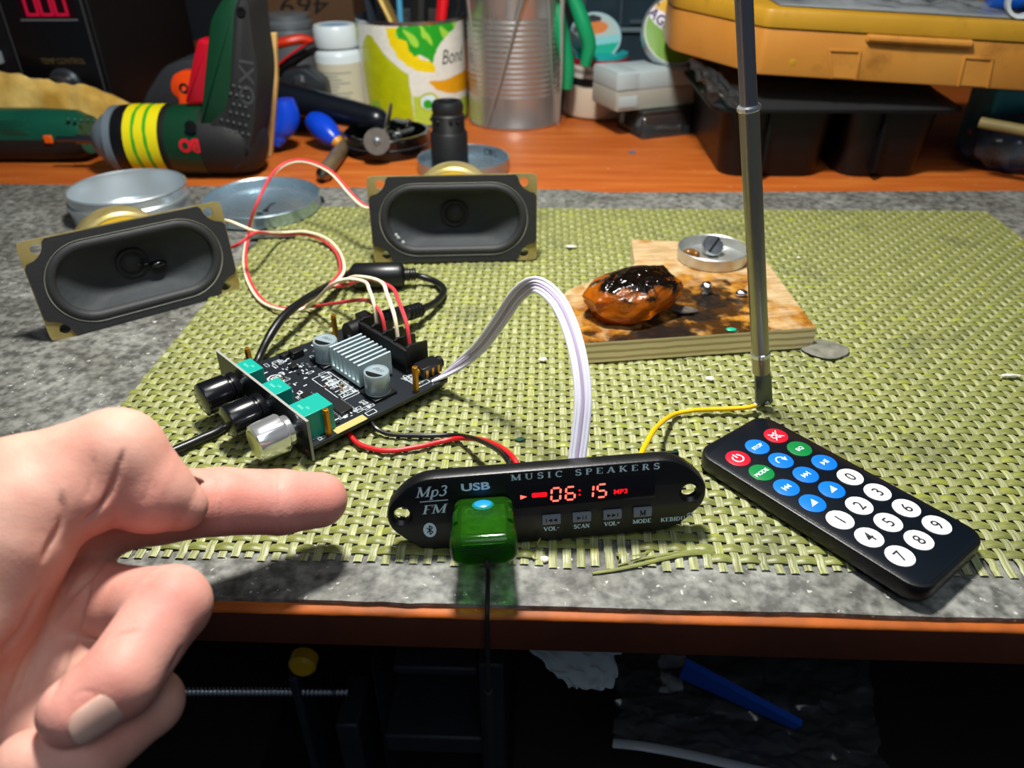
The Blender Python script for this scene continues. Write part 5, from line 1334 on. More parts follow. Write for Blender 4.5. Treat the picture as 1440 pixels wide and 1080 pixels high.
turn('black_collar', [(176, 1e-5), (176, rb_*.96), (180, rb_*1.0), (192, rb_*1.02), (196, rb_*.9), (196, 1e-5)], m_blk, dr)
mb = MB()
xb0, xb1 = X_(195), X_(242)
def bandcol(u, v):
    k = (u*3.0) % 1
    return lin('#2f9a1e')[:3] if abs(u-.33+.05*math.sin(v*9)) < .05 or abs(u-.66+.04*math.sin(v*8+1)) < .05 else lin('#d6c80e')[:3]
mb.grid(lambda u, v: (xb0+(xb1-xb0)*u, yd-rb_*1.03*math.sin(v*2*PI), zc+rb_*1.03*math.cos(v*2*PI)), 48, 60, None, 0, bandcol); mb.build('torque_collar', matcol('yellow_collar', .4), dr, world=True, color=True)['label'] = 'yellow collar with green rings'
turn('motor_body', [(240, 1e-5), (240, rb_*.98), (250, rb_*1.0), (251, rb_*.9), (251, 1e-5)], m_blkmatt, dr)
turn('motor_housing', [(250, 1e-5), (250, rb_*1.0), (262, rb_*1.04), (296, rb_*1.05), (297, .9*rb_), (297, 1e-5)], m_grnd, dr)
turn('rear_housing', [(296, 1e-5), (296, rb_*1.03), (330, rb_*1.03), (350, rb_*.95), (362, rb_*.8), (369, rb_*.5), (371, 1e-5)], m_blkmatt, dr)
mb = MB(); c0 = dz(135, 198); mb.cyl((X_(106), yd, zc), (X_(137), yd, zc), .36, .36, 6); mb.cyl((X_(78), yd, zc), (X_(108), yd, zc), .2, .2, 8); mb.build('driver_bit', mat('bit_steel', '#70757a', .3, metal=1), dr, world=True)
def slab(name, pts, th, m, rnd=.5, b=.35, y=yd, par=dr, round_n=4):
    P = roundpoly(ccw(prof_poly(pts, y-th/2)), rnd, round_n); mb = MB(); mb.prism(P, -th/2, th/2, XZ(y), b=b, b0=b); return mb.build(name, m, par, world=True)
slab('green_shell', [(280, 176), (288, 90), (294, 30), (308, 2), (326, -14), (342, -10), (346, 120), (340, 176)], 3.85, m_grnd, [.3, .8, 1, 1.5, 1, .5, .5, .3], .25)
slab('rubber_grip', [(296, 238), (292, 172), (316, 156), (322, 120), (328, 10), (338, -12), (350, 4), (354, 45), (364, 105), (357, 185), (349, 222), (338, 238)], 4.0, mat('rubber_grip', '#151617', .75, bump=.2, bscale=600), [.4, .8, .6, 1, 1, 1.5, 1.5, 1.5, 1.5, 1.5, 1, .6], .2)
slab('trigger', [(259, 146), (271, 80), (277, 54), (296, 60), (296, 110), (288, 146)], 1.5, mat('red_trigger', '#b00c22', .3), .3, .2)
mb = MB(); random.seed(2)
for i in range(44):
    px = 310+8.5*(i % 7)+(4 if (i//7) % 2 else 0); py = 118+13*(i//7)+ (i % 7)*2
    if px > 352 or (px < 322 and py < 165): continue
    q_ = AY(px, py, yd-2.25); mb.ball((q_.x, yd-2.0, q_.z), .13, n=8, k=5)
mb.build('grip_dots', mat('grip_dots', '#34373a', .6), dr, world=True)
mb = MB()
for px, py, r in ((338, 17, .30),):
    q_ = AY(px, py, yd-2.2); mb.lathe([(1e-5, -.02), (r, -.02), (r, .06), (r*.6, .06)], 18, XZ(yd-(2.03 if px > 300 else rb_*1.04)) @ T(q_.x, q_.z, 0))
mb.build('screw_recess', m_blk, dr, world=True)
for px, py, r, d_y in ((268, 178, .42, rb_*1.045), (344, 213, .26, 2.05)):
    q_ = AY(px, py, yd-d_y); mb = MB(); mb.lathe([(1e-5, -.02), (r, -.02), (r, .06), (r*.6, .06)], 18, XZ(yd-d_y) @ T(q_.x, q_.z, 0)); mb.build('screw_recess', m_blk, dr, world=True)
q_ = AY(266, 205, yd-2.5); Rb = rb_*1.055; mb = MB(); put_text(mb, 'BO', None, .85, bold=.05, width=1.45, fmap=lambda x, y: (q_.x-x, yd-Rb*math.cos((q_.z-zc-y)/Rb), zc+Rb*math.sin((q_.z-zc-y)/Rb))); mb.build('red_lettering', mat('red_lettering', '#c01828', .4), dr, world=True)
q_ = AY(345, 118, yd-2.3); mb = MB(); put_text(mb, 'IXO', XZ(yd) @ T(q_.x, q_.z, 2.015) @ RZ(-100), 1.0, 0, bold=.01, width=2.9); mb.build('embossed_lettering', mat('embossed_grey', '#3a3c3e', .5), dr, world=True)
# the shell covers the turned body: keep the shells seated on it
# ---- cream wooden strip
yw = 60.5
P = ccw(prof_poly([(374, 46), (389, 46), (391, 110), (388, 250), (372, 250), (374, 196)], yw)); P = [(x, max(z, TZ+.01)) for x, z in P]
mb = MB(); mb.prism(P, -.25, .25, XZ(yw)); single(mb, 'wooden_strip', mat('cream_wood', '#cfa866', .6, var=.15, vscale=60), 'cream wooden strip standing upright behind the drill handle', 'wood strip', bevel=.05)
# ---- dark grey case and orange clip behind the drill
yc = 65.5
P = roundpoly(ccw(prof_poly([(200, 175), (205, 135), (232, 92), (262, 80), (300, 84), (312, 175)], yc)), .8); P = [(x, max(z, TZ+.01)) for x, z in P]
mb = MB(); mb.prism(P, -2.2, 2.2, XZ(yc+1.5), b=.4, b0=.4); single(mb, 'tool_case', mat('dark_grey_case', '#2c2f33', .5), 'dark grey rounded case behind the red drill trigger', 'case')
yo = 62.0
cl = thing('orange_clip', 'bright orange plastic clip between the drill trigger and the dark grey case', 'clip', T(AY(262, 120, yo).x, yo, TZ))
m_or = mat('bright_orange', '#e0440c', .35)
P = roundpoly(ccw(prof_poly([(243, 118), (246, 104), (258, 98), (278, 100), (282, 250), (256, 250), (255, 136), (246, 130)], yo)), .35); P = [(x, max(z, TZ+.01)) for x, z in P]
mb = MB(); mb.prism(P, -.6, .6, XZ(yo), b=.15, b0=.15); mb.build('clip_body', m_or, cl, world=True)
q_ = AY(263, 122, yo); mb = MB(); mb.lathe([(.15, .58), (.28, .66), (.4, .62)], 20, XZ(yo) @ T(q_.x, q_.z, 0)); mb.build('clip_eye', m_blk, cl, world=True)

m_tin0 = mat('dull_tin', '#9aa2a6', .35, metal=.7)
# ---- silver jar behind
def upright(cx, y, prof, n=48): mb = MB(); mb.lathe(prof, n, T(cx, y, TZ)); return mb
yj = 82; jc = AY(405, 30, yj); jr = (AY(440, 30, yj).x-AY(372, 30, yj).x)/2; zt = AY(405, 18, yj).z-TZ
mb = upright(jc.x, yj, [(1e-5, 0), (jr*.98, 0), (jr, .2), (jr, zt-1.6), (jr*.92, zt-1.4), (jr*1.0, zt-1.2), (jr*1.0, zt-.8), (jr*.9, zt-.55), (jr*.9, zt-.1), (jr*.8, zt), (1e-5, zt)]); single(mb, 'metal_jar', m_tin0, 'silver metal jar behind the drill handle and the cardboard box', 'jar')
# ---- red and black pliers
yp = 72
pl = thing('pliers', 'pliers with orange red and black handles lying between the drill and the white bottle', 'pliers', T(AY(415, 90, yp).x, yp, TZ))
def limb(name, pts, r, m, par, y=yp, flat=.7, n=10, tap=None):
    mb = MB(); mb.tube([AY(px, py, y+dy) for px, py, dy in pts], tap or r, n, flat=flat); return mb.build(name, m, par, world=True)
limb('handle', [(388, 62, 0), (405, 58, 0), (425, 55, .5), (443, 62, 1)], .62, mat('orange_red_grip', '#c8300e', .4), pl)
limb('handle', [(388, 105, -1), (405, 90, -1), (425, 75, -.5), (444, 66, 0)], .75, m_blk, pl)
limb('pivot', [(384, 128, -1.5), (388, 105, -1)], .7, m_blkmatt, pl)
limb('red_stripe', [(390, 92, -1.9), (410, 76, -1.9), (430, 62, -1.6)], .16, mat('red_stripe', '#b81420', .4), pl)
# ---- grey steel part under the pliers
yn = 69; c = AY(425, 118, yn)
so = thing('steel_bracket', 'small dark grey steel bracket lying left of the white bottle', 'bracket', T(c.x, yn, TZ))
mb = MB(); mb.prism(roundpoly(ccw([(c.x-2.2, TZ+.01), (c.x+2.3, TZ+.01), (c.x+2.2, c.z+.3), (c.x+.6, c.z+1.5), (c.x-1.2, c.z+1.2), (c.x-2.2, c.z-.4)]), .4), -1, 1, XZ(yn), b=.2, b0=.2); mb.build('plate', mat('dark_steel_part', '#33383c', .4, metal=.6), so, world=True)
mb = MB(); mb.lathe([(1e-5, 1.0), (.55, 1.0), (.5, 1.3), (.25, 1.35), (1e-5, 1.3)], 20, XZ(yn) @ T(c.x+.1, c.z+.4, 0)); mb.build('bolt', m_steel, so, world=True)
# ---- cardboard box
yb = 90; l0, r0 = AY(372, 40, yb).x, AY(500, 40, yb).x
cb = thing('cardboard_box', 'brown cardboard box with black handwriting at the back behind the white bottle', 'box', T((l0+r0)/2, yb+5, TZ))
mb = MB(); mb.box(((l0+r0)/2, yb+5, (TZ+16)/2+.1), (r0-l0, 10, 16-TZ)); mb.build('carton', mat('cardboard', '#5a4028', .8, var=.12, vscale=25), cb, world=True, bevel=.1)
q_ = AY(428, 8, yb); mb = MB(); put_text(mb, '469', XZ(yb) @ T(q_.x, q_.z, .02) @ RZ(180), 1.7, 0, shear=.25, width=5.2); mb.build('handwriting', m_dark_print, cb, world=True)

# ---- rotary tool with cutting discs
m_navy = mat('navy_black_tool', '#0c1018', .3, coat=.15)
yr = 65
rt = thing('rotary_tool', 'slim navy black rotary tool with two grey cutting discs lying across the black lid', 'rotary tool', T(AY(470, 160, yr).x, yr, TZ))
mb = MB(); pA, pB = AY(378, 132, 66.5), AY(545, 172, 63.2)
mb.tube([pA+(pA-pB)*.4, pA, pA.lerp(pB, .3), pA.lerp(pB, .7), pB], lambda t: 1.02+.25*math.sin(min(1, t*1.2)*PI)*.8 if t < .93 else 1.0-.6*((t-.93)/.07)**2, 22); mb.build('body', m_navy, rt, world=True)
m_disc = mat('cutting_disc_grey', '#55514c', .6, var=.15, vscale=200)
dA = AY(530, 199, 57.9); dM = axis_frame(dA, dA+Vector((.15, -1, .25)))
sh = pB+Vector((-.1, -.2, -.3))
mb = MB(); mb.tube([sh, dA+Vector((-.04, .3, -.08))], .22, 10, sm=0); mb.build('spindle', m_steel, rt, world=True)
mb = MB(); mb.lathe([(1e-5, -.05), (.98, -.05), (.98, .05), (1e-5, .05)], 40, dM); d1 = mb.build('cutting_disc', m_disc, rt, world=True)
mb = MB(); mb.lathe([(.3, .05), (.28, .12), (.16, .14), (.14, .26), (1e-5, .28)], 20, dM); mb.build('arbor_screw', m_steel, rt, world=True)
dB = AY(546, 168, 62.8); mb = MB(); mb.lathe([(1e-5, -.04), (1.3, -.04), (1.3, .04), (1e-5, .04)], 40, axis_frame(dB, dB+ray(546, 168).cross(Vector((.25, 0, 1))).normalized()+Vector((0, -.12, 0)))); mb.build('cutting_disc', m_disc, rt, world=True)
# ---- screwdrivers with blue handles
m_blu = mat('blue_handle', '#0a3fc0', .3)
def driver(label, pts, y, r, endcol):
    s = thing('screwdriver', label, 'screwdriver', T(AY(pts[0][0], pts[0][1], y).x, y, TZ), 'blue screwdrivers')
    P = [AY(px, py, y+dy) for px, py, dy in pts]
    mb = MB(); mb.tube(P, lambda t: r*(.65+.5*math.sin(min(1, .15+t*.9)*PI)), 16); mb.build('handle', m_blu, s, world=True)
    d = (P[-1]-P[-2]).normalized(); mb = MB(); mb.tube([P[-1]-d*.05, P[-1]+d*.25, P[-1]+d*.5], lambda t: r*(.62-.3*t), 14); mb.build('end_cap', endcol, s, world=True)
driver('blue handled screwdriver standing against the wooden strip behind the drill', [(398, 140, 0), (402, 165, 0), (394, 184, -.2), (391, 197, -.4)], 61.8, .95, m_blu)
driver('blue handled screwdriver with yellow end beside the steel punch', [(440, 170, 1), (452, 178, .3), (464, 190, -.5), (474, 199, -1)], 62.5, .9, mat('yellow_cap', '#c88a10', .4))
# ---- steel punch
pA, pB = G(452, 250, TZ+.5), G(505, 178, TZ+.5)
pA.z = pB.z = TZ+.56
sp = thing('steel_punch', 'dull brown steel punch lying on the bare wood in front of the blue screwdriver', 'punch', T(pA.x, pA.y, TZ))
m_pun = mat('oiled_steel', '#7d6c54', .4, metal=.4, var=.2, vscale=150)
mb = MB(); L_n = (pB-pA).length; mb.lathe([(1e-5, .6), (.54, .6), (.55, .8), (.55, L_n-.1), (.5, L_n), (1e-5, L_n)], 24, axis_frame(pA, pB)); mb.build('shank', m_pun, sp, world=True)
mb = MB(); mb.lathe([(1e-5, 0), (.16, 0), (.54, .62)], 24, axis_frame(pA, pB)); mb.build('tip', mat('ground_steel', '#8a8478', .3, metal=1), sp, world=True)

# ---- black jar lid holding screws
lc = G(546, 205, 0); LR = 3.45
bl = thing('black_jar_lid', 'black jar lid lying open side up with screws inside behind the steel punch', 'lid', T(lc.x, lc.y, TZ))
mb = MB(); mb.lathe([(1e-5, 0), (LR-.15, 0), (LR, .12), (LR, .7), (LR-.08, .78), (LR-.02, .86), (LR-.02, 1.5), (LR-.1, 1.6), (LR-.3, 1.62), (LR-.36, 1.5), (LR-.36, .35), (1e-5, .3)], 56); mb.build('lid_shell', m_blkgloss, bl)
mb = MB(); mb.lathe([(LR+.002, .8), (LR+.03, .83), (LR+.002, .86)], 56); mb.build('rim_bead', mat('lid_bead', '#3c3e40', .3), bl)
random.seed(14); SLB = ['longest screw in the black lid', 'screw lying across the middle of the black lid', 'screw at the right side of the black lid', 'short screw near the front of the black lid', 'screw at the back of the black lid']
for k, (dx, dy, ang_, L_n) in enumerate(((-.2, .3, 130, 2.3), (.6, -.2, 100, 1.8), (1.5, .4, 40, 1.7), (.2, -1.3, 10, 1.3), (.9, 1.5, 160, 1.6))):
    z = TZ+.62+.25*k; d = Vector((math.cos(math.radians(ang_)), math.sin(math.radians(ang_)), .12)); p = Vector((lc.x+dx, lc.y+dy, z+.3))
    s = thing('screw', SLB[k], 'screw', T(p.x, p.y, z), 'screws in the black lid')
    mb = MB(); mb.lathe([(1e-5, 0), (.36, 0), (.4, .06), (.36, .22), (.16, .3)], 16, axis_frame(p-d*L_n/2, p)); mb.build('head', m_steel, s, world=True)
    n = int(L_n*9); mb = MB(); mb.lathe([(.15+(.05 if i % 2 else 0), .25+(L_n-.5)*i/n) for i in range(n+1)]+[(1e-5, L_n)], 12, axis_frame(p-d*L_n/2, p)); mb.build('shank', mat('screw_steel', '#8c8f8e', .3, metal=1), s, world=True)
# ---- flat tin lid, threaded fitting standing in it
tc_ = G(652, 232, 0); tr = 3.42
tl = thing('tin_lid', 'flat silver tin lid with black scribbles holding the black threaded fitting', 'lid', T(tc_.x, tc_.y, TZ))
m_tin = mat('blue_tin', '#a8bcc8', .28, metal=.82, rvar=.1, vscale=60)
mb = MB(); mb.lathe([(1e-5, 0), (tr-.1, 0), (tr, .1), (tr+.02, .95), (tr-.05, 1.0), (tr-.1, .95), (tr-.14, .14), (1e-5, .06)], 60); mb.build('lid_shell', m_tin, tl)
mb = MB()
for ch, a0 in (('O', 62), ('B', 54), ('L', 46)):
    vs, fs = text2d(ch, .5); mb.add([((tr-.145)*math.cos(math.radians(a0-x*17)), (tr-.145)*math.sin(math.radians(a0-x*17)), .52+y) for x, y in vs], fs)
mb.build('scribble', m_dark_print, tl)
fc = Vector((AY(632, 205, tc_.y-.2).x, tc_.y-.2, TZ+.1)); r1 = (AY(658, 205, fc.y).x-AY(606, 205, fc.y).x)/2; zt1 = AY(632, 190, fc.y-r1).z-fc.z; zt2 = AY(632, 141, fc.y).z-fc.z
m_pe = mat('black_fitting', '#15171a', .5)
tf = thing('threaded_fitting', 'black plastic threaded hose fitting standing upright behind the back speaker', 'fitting', T(*fc))
mb = MB(); mb.lathe([(1e-5, 0), (r1, 0), (r1, zt1-.2), (r1-.12, zt1), (1e-5, zt1)], 44); mb.build('lower_sleeve', m_pe, tf)
r2 = r1*.88; pr = [(1e-5, zt1-.1), (r2*.96, zt1-.1)]
nth = 7
for i in range(nth): z = zt1+(zt2-zt1)*.55*i/nth; h = (zt2-zt1)*.55/nth; pr += [(r2*.96, z), (r2*1.0, z+h*.3), (r2*1.0, z+h*.6), (r2*.96, z+h*.9)]
zz_ = zt1+(zt2-zt1)*.58
pr += [(r2*.9, zz_), (r2*.9, zz_+.1), (r2*.95, zz_+.2), (r2*.95, zt2-.35), (r2*.86, zt2-.05), (r2*.7, zt2), (r2*.62, zt2-.1), (r2*.6, zt2-1.2), (1e-5, zt2-1.2)]
mb = MB(); mb.lathe(pr, 44); mb.build('threaded_top', m_pe, tf)
mb = MB()
for a0 in (-120, -75, -50, -160): mb.ball((r2*math.cos(math.radians(a0)), r2*math.sin(math.radians(a0)), zz_-.35), .16, n=8, k=6)
mb.build('glue_drops', m_blkgloss, tf)

# ---- tins at the left behind the front speaker
m_tin2 = mat('bright_tin', '#ccd4d8', .3, metal=.82, rvar=.1, vscale=50)
ct = Vector((-26.3, 46.6, -.2)); r = 3.55
t1 = thing('open_tin', 'open silver tin standing on the grey sheet behind the left speaker', 'tin', T(*ct))
mb = MB(); mb.lathe([(1e-5, 0), (r-.2, 0), (r-.05, .12), (r-.02, .9), (r+.05, 1.0), (r+.05, 1.3), (r-.06, 1.42), (r-.06, 1.85), (r+.02, 1.95), (r-.06, 2.02), (r-.14, 1.95), (r-.16, 1.4), (r-.12, .9), (r-.16, .2), (r-.5, .1), (1e-5, .1)], 64); mb.build('tin_wall', m_tin2, t1)
ct = Vector((-18.2, 47.6, -.05)); r = 3.72
t2 = thing('shallow_tin_lid', 'shallow silver blue tin lid lying at the back left corner of the green mat', 'lid', T(*ct) @ RX(1.5))
mb = MB(); mb.lathe([(1e-5, 0), (r-.2, 0), (r-.03, .1), (r, .75), (r+.03, .82), (r-.05, .88), (r-.12, .8), (r-.14, .2), (r-.3, .08), (1e-5, .06)], 64); mb.build('lid_shell', m_tin, t2)
mb = MB(); random.seed(9)
mb.tube([(.2, -.6, .1), (.35, -.1, .14), (.3, .4, .12), (.5, .9, .1)], .05, 6); mb.ball((.35, -.6, .12), .14, sq=(1.6, 1, .5), n=8, k=5); mb.ball((.1, -1.1, .1), .12, sq=(2, 1, .5), n=8, k=5)
lo, hi = mb.bb(); W_ = T(*ct); mb.v = [W_ @ p for p in mb.v]; single(mb, 'metal_swarf', mat('dark_swarf', '#2c2e30', .4, metal=.5), 'dark curl of swarf in the shallow tin lid', 'swarf')
mb = MB(); mb.box((.0, 0, .02), (2.2, 1.3, .03), T(*G(432, 283, -.17)) @ RZ(25)); single(mb, 'dark_card', m_blkmatt, 'small dark card sticking out behind the shallow tin lid', 'card')
mb = MB(); mb.box((.0, 0, .0), (2.6, 1.2, .04), T(*G(385, 329, .04)) @ RZ(8)); single(mb, 'grey_card', mat('grey_card', '#4b4e48', .5), 'small grey strip lying in front of the shallow tin lid', 'card')

# ---- white pill bottle
yw_ = 72.5; c = AY(478, 100, yw_); r = (AY(512, 110, yw_).x-AY(446, 110, yw_).x)/2*.97; zt = AY(478, 33, yw_).z-TZ; zs = AY(478, 70, yw_-r).z-TZ
wb = thing('pill_bottle', 'white plastic pill bottle with screw cap left of the yellow can', 'bottle', T(c.x, yw_, TZ))
m_wb = mat('bottle_white', '#c9d4d8', .35); 
mb = MB(); mb.lathe([(1e-5, 0), (r-.15, 0), (r, .2), (r, zs-.7), (r-.1, zs-.4), (r*.8, zs-.12), (r*.76, zs+.3), (1e-5, zs+.3)], 48); bo = mb.build('bottle_body', m_wb, wb)
mb = MB(); mb.lathe([(r+.015, .5), (r+.015, zs-1.2)], 48); lb = mb.build('paper_label', mat('cream_label', '#bdb9a2', .6), wb)
mb = MB(); random.seed(4)
for i in range(13):
    z = .9+(zs-2.6)*i/13; a0 = -150+random.uniform(0, 12); a1 = -45-random.uniform(0, 45)
    mb.lathe([(r+.025, z), (r+.025, z+.12)], 14, None, 0, a0, a1)
mb.build('small_print', mat('grey_small_print', '#8f9184', .6), lb)
mb = MB(); pr = [(1e-5, zs+.0), (r*.92, zs), (r*.94, zs+.1), (r*.93, zt-.3), (r*.86, zt-.05), (r*.7, zt), (r*.62, zt-.08), (1e-5, zt-.08)]; mb.lathe(pr, 60); cp = mb.build('screw_cap', m_wb, wb)
mb = MB(); mb.lathe([(1e-5, zt-.07), (r*.6, zt-.07)], 40); mb.build('cap_disc', mat('pale_blue_cap', '#7fa9c8', .4), cp)

# ---- yellow fruit can with tools
yy = 73.6; cl_, cr_ = AY(507, 90, yy), AY(656, 90, yy); r = (cr_.x-cl_.x)/2*.985; cx = (cl_.x+cr_.x)/2; zt = AY(580, 31, yy-r).z-TZ
yc_ = thing('fruit_can', 'yellow and green fruit tin with printed paper label holding hand tools', 'can', T(cx, yy, TZ))
mb = MB(); mb.lathe([(1e-5, 0), (r-.05, 0), (r+.03, .06), (r+.03, .22), (r-.02, .3), (r-.02, zt-.3), (r+.04, zt-.2), (r+.05, zt-.03), (r, zt), (r-.06, zt-.03), (r-.08, .3), (1e-5, .25)], 72); mb.build('tin_wall', m_steel, yc_)
def E_(x, y, cx_, cy_, a, b, rot=0):
    c_, s_ = math.cos(math.radians(rot)), math.sin(math.radians(rot)); dx, dy = x-cx_, y-cy_; p = (dx*c_+dy*s_)/a; q = (-dx*s_+dy*c_)/b; return p*p+q*q
YL, LG, GR, DG, WH, OR = [lin(c)[:3] for c in ('#e3c800', '#aeb40a', '#1f9a22', '#0c7a2c', '#d9d9cf', '#d89a06')]
def inpoly(x, y, P):
    c = False
    for i in range(len(P)):
        (x0_, y0_), (x1_, y1_) = P[i-1], P[i]
        if (y0_ > y) != (y1_ > y) and x < (x1_-x0_)*(y-y0_)/(y1_-y0_)+x0_: c = not c
    return c
LBL = [([(13, 80), (12, 45), (16, 25), (24, 13), (32, 16), (52, 43), (66, 55), (77, 65), (80, 95), (83, 140), (18, 140), (15, 110)], LG),
 ([(-2, -2), (9, -2), (8, 20), (3, 28), (-2, 20)], LG), ([(52, 2), (72, 2), (84, 18), (95, 45), (112, 50), (113, 64), (98, 62), (80, 55), (65, 40), (56, 22)], YL),
 ([(64, 12), (70, 0), (142, -2), (137, 10), (125, 20), (118, 30), (113, 40), (112, 52), (100, 42), (94, 38), (88, 40), (82, 35), (79, 20), (70, 16)], GR),
 ([(142, 3), (150, -2), (150, 72), (130, 74), (115, 70), (112, 60), (115, 35), (128, 20)], WH), ([(103, 75), (118, 77), (135, 74), (150, 70), (150, 100), (138, 99), (124, 95), (112, 87)], OR),
 ([(82, 95), (98, 97), (128, 112), (150, 108), (150, 142), (83, 142)], (.42, .55, .05)), ([(18, 108), (35, 105), (38, 120), (25, 126), (16, 120)], (.24, .42, .03))]
def labelcol(u, v):
    # u across the printed half from left to right, v from bottom to top
    X, Y = u*148+1.5*nz(u*14, v*14), (1-v)*138+1.5*nz(u*14, v*14, 5)
    col = WH
    for P, c_ in LBL:
        if inpoly(X, Y, P): col = c_
    if col is GR and nz(X*.09-Y*.03, Y*.035, 3) > .16: col = (.32, .6, .05)
    if col is LG: k = 1+.12*nz(X*.06, Y*.06, 8); col = (LG[0]*k, LG[1]*k, LG[2])
    if E_(X, Y, 102, 105, 13, 14) < 1: col = LG
    if E_(X, Y, 102, 105, 10, 11) < 1: col = (.6, .78, .82)
    if E_(X, Y, 101, 108, 6, 7) < 1: col = GR
    g = 1+.08*nz(X*.15, Y*.15, 9)
    return tuple(min(1, k*g) for k in col)
za, zb2 = .32, zt-.32
def angX(u): return math.radians(180)+math.acos(max(-1, min(1, 1-2*u)))
mb = MB(); mb.grid(lambda u, v: ((r+.012)*math.cos(angX(u)), (r+.012)*math.sin(angX(u)), za+(zb2-za)*v), 150, 120, None, 0, labelcol)
lb = mb.build('paper_label', matcol('fruit_label', .35, coat=.2), yc_, color=True, fix=False); lb['label'] = 'printed yellow label with green leaves and white brand field'
mb = MB(); vs, fs = serif2d('B', 1.0); 
def bend(x0, z0, k): return lambda x, y: ((r+.03)*math.cos(angX(.5)+ (x0+x)/r), (r+.03)*math.sin(angX(.5)+(x0+x)/r), z0+y)
put_text(mb, 'Bond', None, 1.15, fmap=bend(4.75, zt-2.9, 1), shear=.22, width=2.6); mb.build('brand_lettering', mat('brand_ink', '#1c2a14', .5), lb, fix=False)
def held(name, label, cat, group, parts, at):
    t = thing(name, label, cat, T(*at), group)
    for nm, pts, rad, m, fl in parts: 
        mb = MB(); mb.tube([Vector(p) for p in pts], rad, 10, flat=fl); mb.build(nm, m, t, world=True)
    return t
ci = Vector((cx, yy, TZ+.3))
def toolpts(px, py, y, footx, footy): p = AY(px, py, y); f = Vector((footx, footy, TZ+.5)); d = (p-f); return [f, f+d*.5, p, f+d*1.25]
m_bru = mat('brush_ferrule', '#a88c4a', .4, metal=.5)
pp = toolpts(543, 10, yy+.5, cx+2.0, yy-.5); held('paint_brush', 'brass coloured brush ferrule leaning left in the yellow can', 'brush', None, [('ferrule', [pp[0].lerp(pp[2], .72), pp[2], pp[3]], .75, m_bru, .5), ('handle', [pp[0], pp[0].lerp(pp[2], .4), pp[0].lerp(pp[2], .74)], .35, mat('tan_handle', '#a4824a', .5), .8)], pp[0])
pp = toolpts(562, 10, yy+2.2, cx-1.2, yy+1.2); held('blue_tool', 'light blue thin tool handle in the yellow can', 'hand tool', None, [('handle', pp, .26, mat('light_blue', '#4a9ac0', .4), 1)], pp[0])
pp = toolpts(622, 8, yy-.8, cx+1.6, yy-1.5); held('red_handled_tool', 'bright red tool handle sticking up in the right of the yellow can', 'hand tool', None, [('handle', [pp[0].lerp(pp[2], .6), pp[2], pp[3]], .62, mat('signal_red', '#d81420', .35), .8), ('shank', [pp[0], pp[0].lerp(pp[2], .62)], .2, m_steel, 1)], pp[0])
pp = toolpts(590, 6, yy+1.0, cx+.1, yy+.6); held('black_handled_tool', 'thick black tool handle in the middle of the yellow can', 'hand tool', None, [('handle', pp, .95, m_blkmatt, .8)], pp[0])
pp = toolpts(645, 6, yy+.8, cx+2.9, yy+.8); held('steel_file', 'thin bright steel tool leaning right in the yellow can', 'hand tool', None, [('shank', pp, .28, m_steel, .5)], pp[0])
pp = toolpts(520, 6, yy+2.2, cx-2.8, yy+1.5); held('dark_file', 'dark file leaning left in the yellow can', 'hand tool', None, [('handle', pp, .55, mat('dark_blue_grey', '#1c2630', .5), .6)], pp[0])

# ---- ribbed steel can with tweezers and pliers
ys_ = 72.6; cl_, cr_ = AY(658, 100, ys_), AY(791, 100, ys_); r = (cr_.x-cl_.x)/2; cx = (cl_.x+cr_.x)/2; zt = 13.0
sc_ = thing('steel_can', 'bare ribbed steel can with tweezers hanging on it right of the yellow can', 'can', T(cx, ys_, TZ))
pr = [(1e-5, 0), (r-.05, 0), (r+.03, .08), (r+.03, .25), (r-.03, .35), (r-.03, 2.6)]
nr = 15
for i in range(nr):
    z = 2.7+i*.42; pr += [(r-.03, z), (r-.09, z+.1), (r-.09, z+.22), (r-.03, z+.32)]
pr += [(r-.03, zt-.4), (r+.05, zt-.1), (r, zt), (r-.06, zt-.05), (r-.12, .4), (1e-5, .35)]
m_cansteel = mat('tinned_steel', '#b8b4b0', .3, metal=.8, rvar=.08, vscale=40)
mb = MB(); mb.lathe(pr, 80); mb.build('tin_wall', m_cansteel, sc_)
m_tw = mat('tweezer_steel', '#b4b6b2', .35, metal=.5)
def tweezers(label, top1, top2, tip, w):
    y_ = ys_-r-.35; A, B, C_ = AY(*top1, y_), AY(*top2, y_-.2), AY(*tip, ys_-r-.12)
    t = thing('tweezers', label, 'tweezers', T(C_.x, C_.y, C_.z), 'tweezers on the steel can')
    for k, Q in enumerate((A, B)):
        M_ = C_.lerp(Q, .42)+Vector(((-.15, .15)[k], 0, 0))
        up = Q+(Q-C_).normalized()*3
        mb = MB(); mb.tube([C_+Vector(((-.04, .04)[k], 0, 0)), M_, Q, up], lambda q: .05+w*min(1, q*1.3)**1.5, 8, flat=.35); mb.build('prong', m_tw, t, world=True)
    mb = MB(); mb.box((((A+B)/2).x, y_-.05, max(A.z, B.z)+2.6), (abs(A.x-B.x)+.5, .3, .5)); mb.build('bridge', m_tw, t, world=True)
    mb = MB(); p = Vector((C_.x, ys_-r+.1, zt+TZ)); 
    return t
tweezers('steel tweezers hanging point down in front of the steel can on its left', (658, 0), (735, 0), (682, 178), .45)
tweezers('steel tweezers hanging point down along the right side of the steel can', (772, 10), (791, 10), (784, 176), .24)
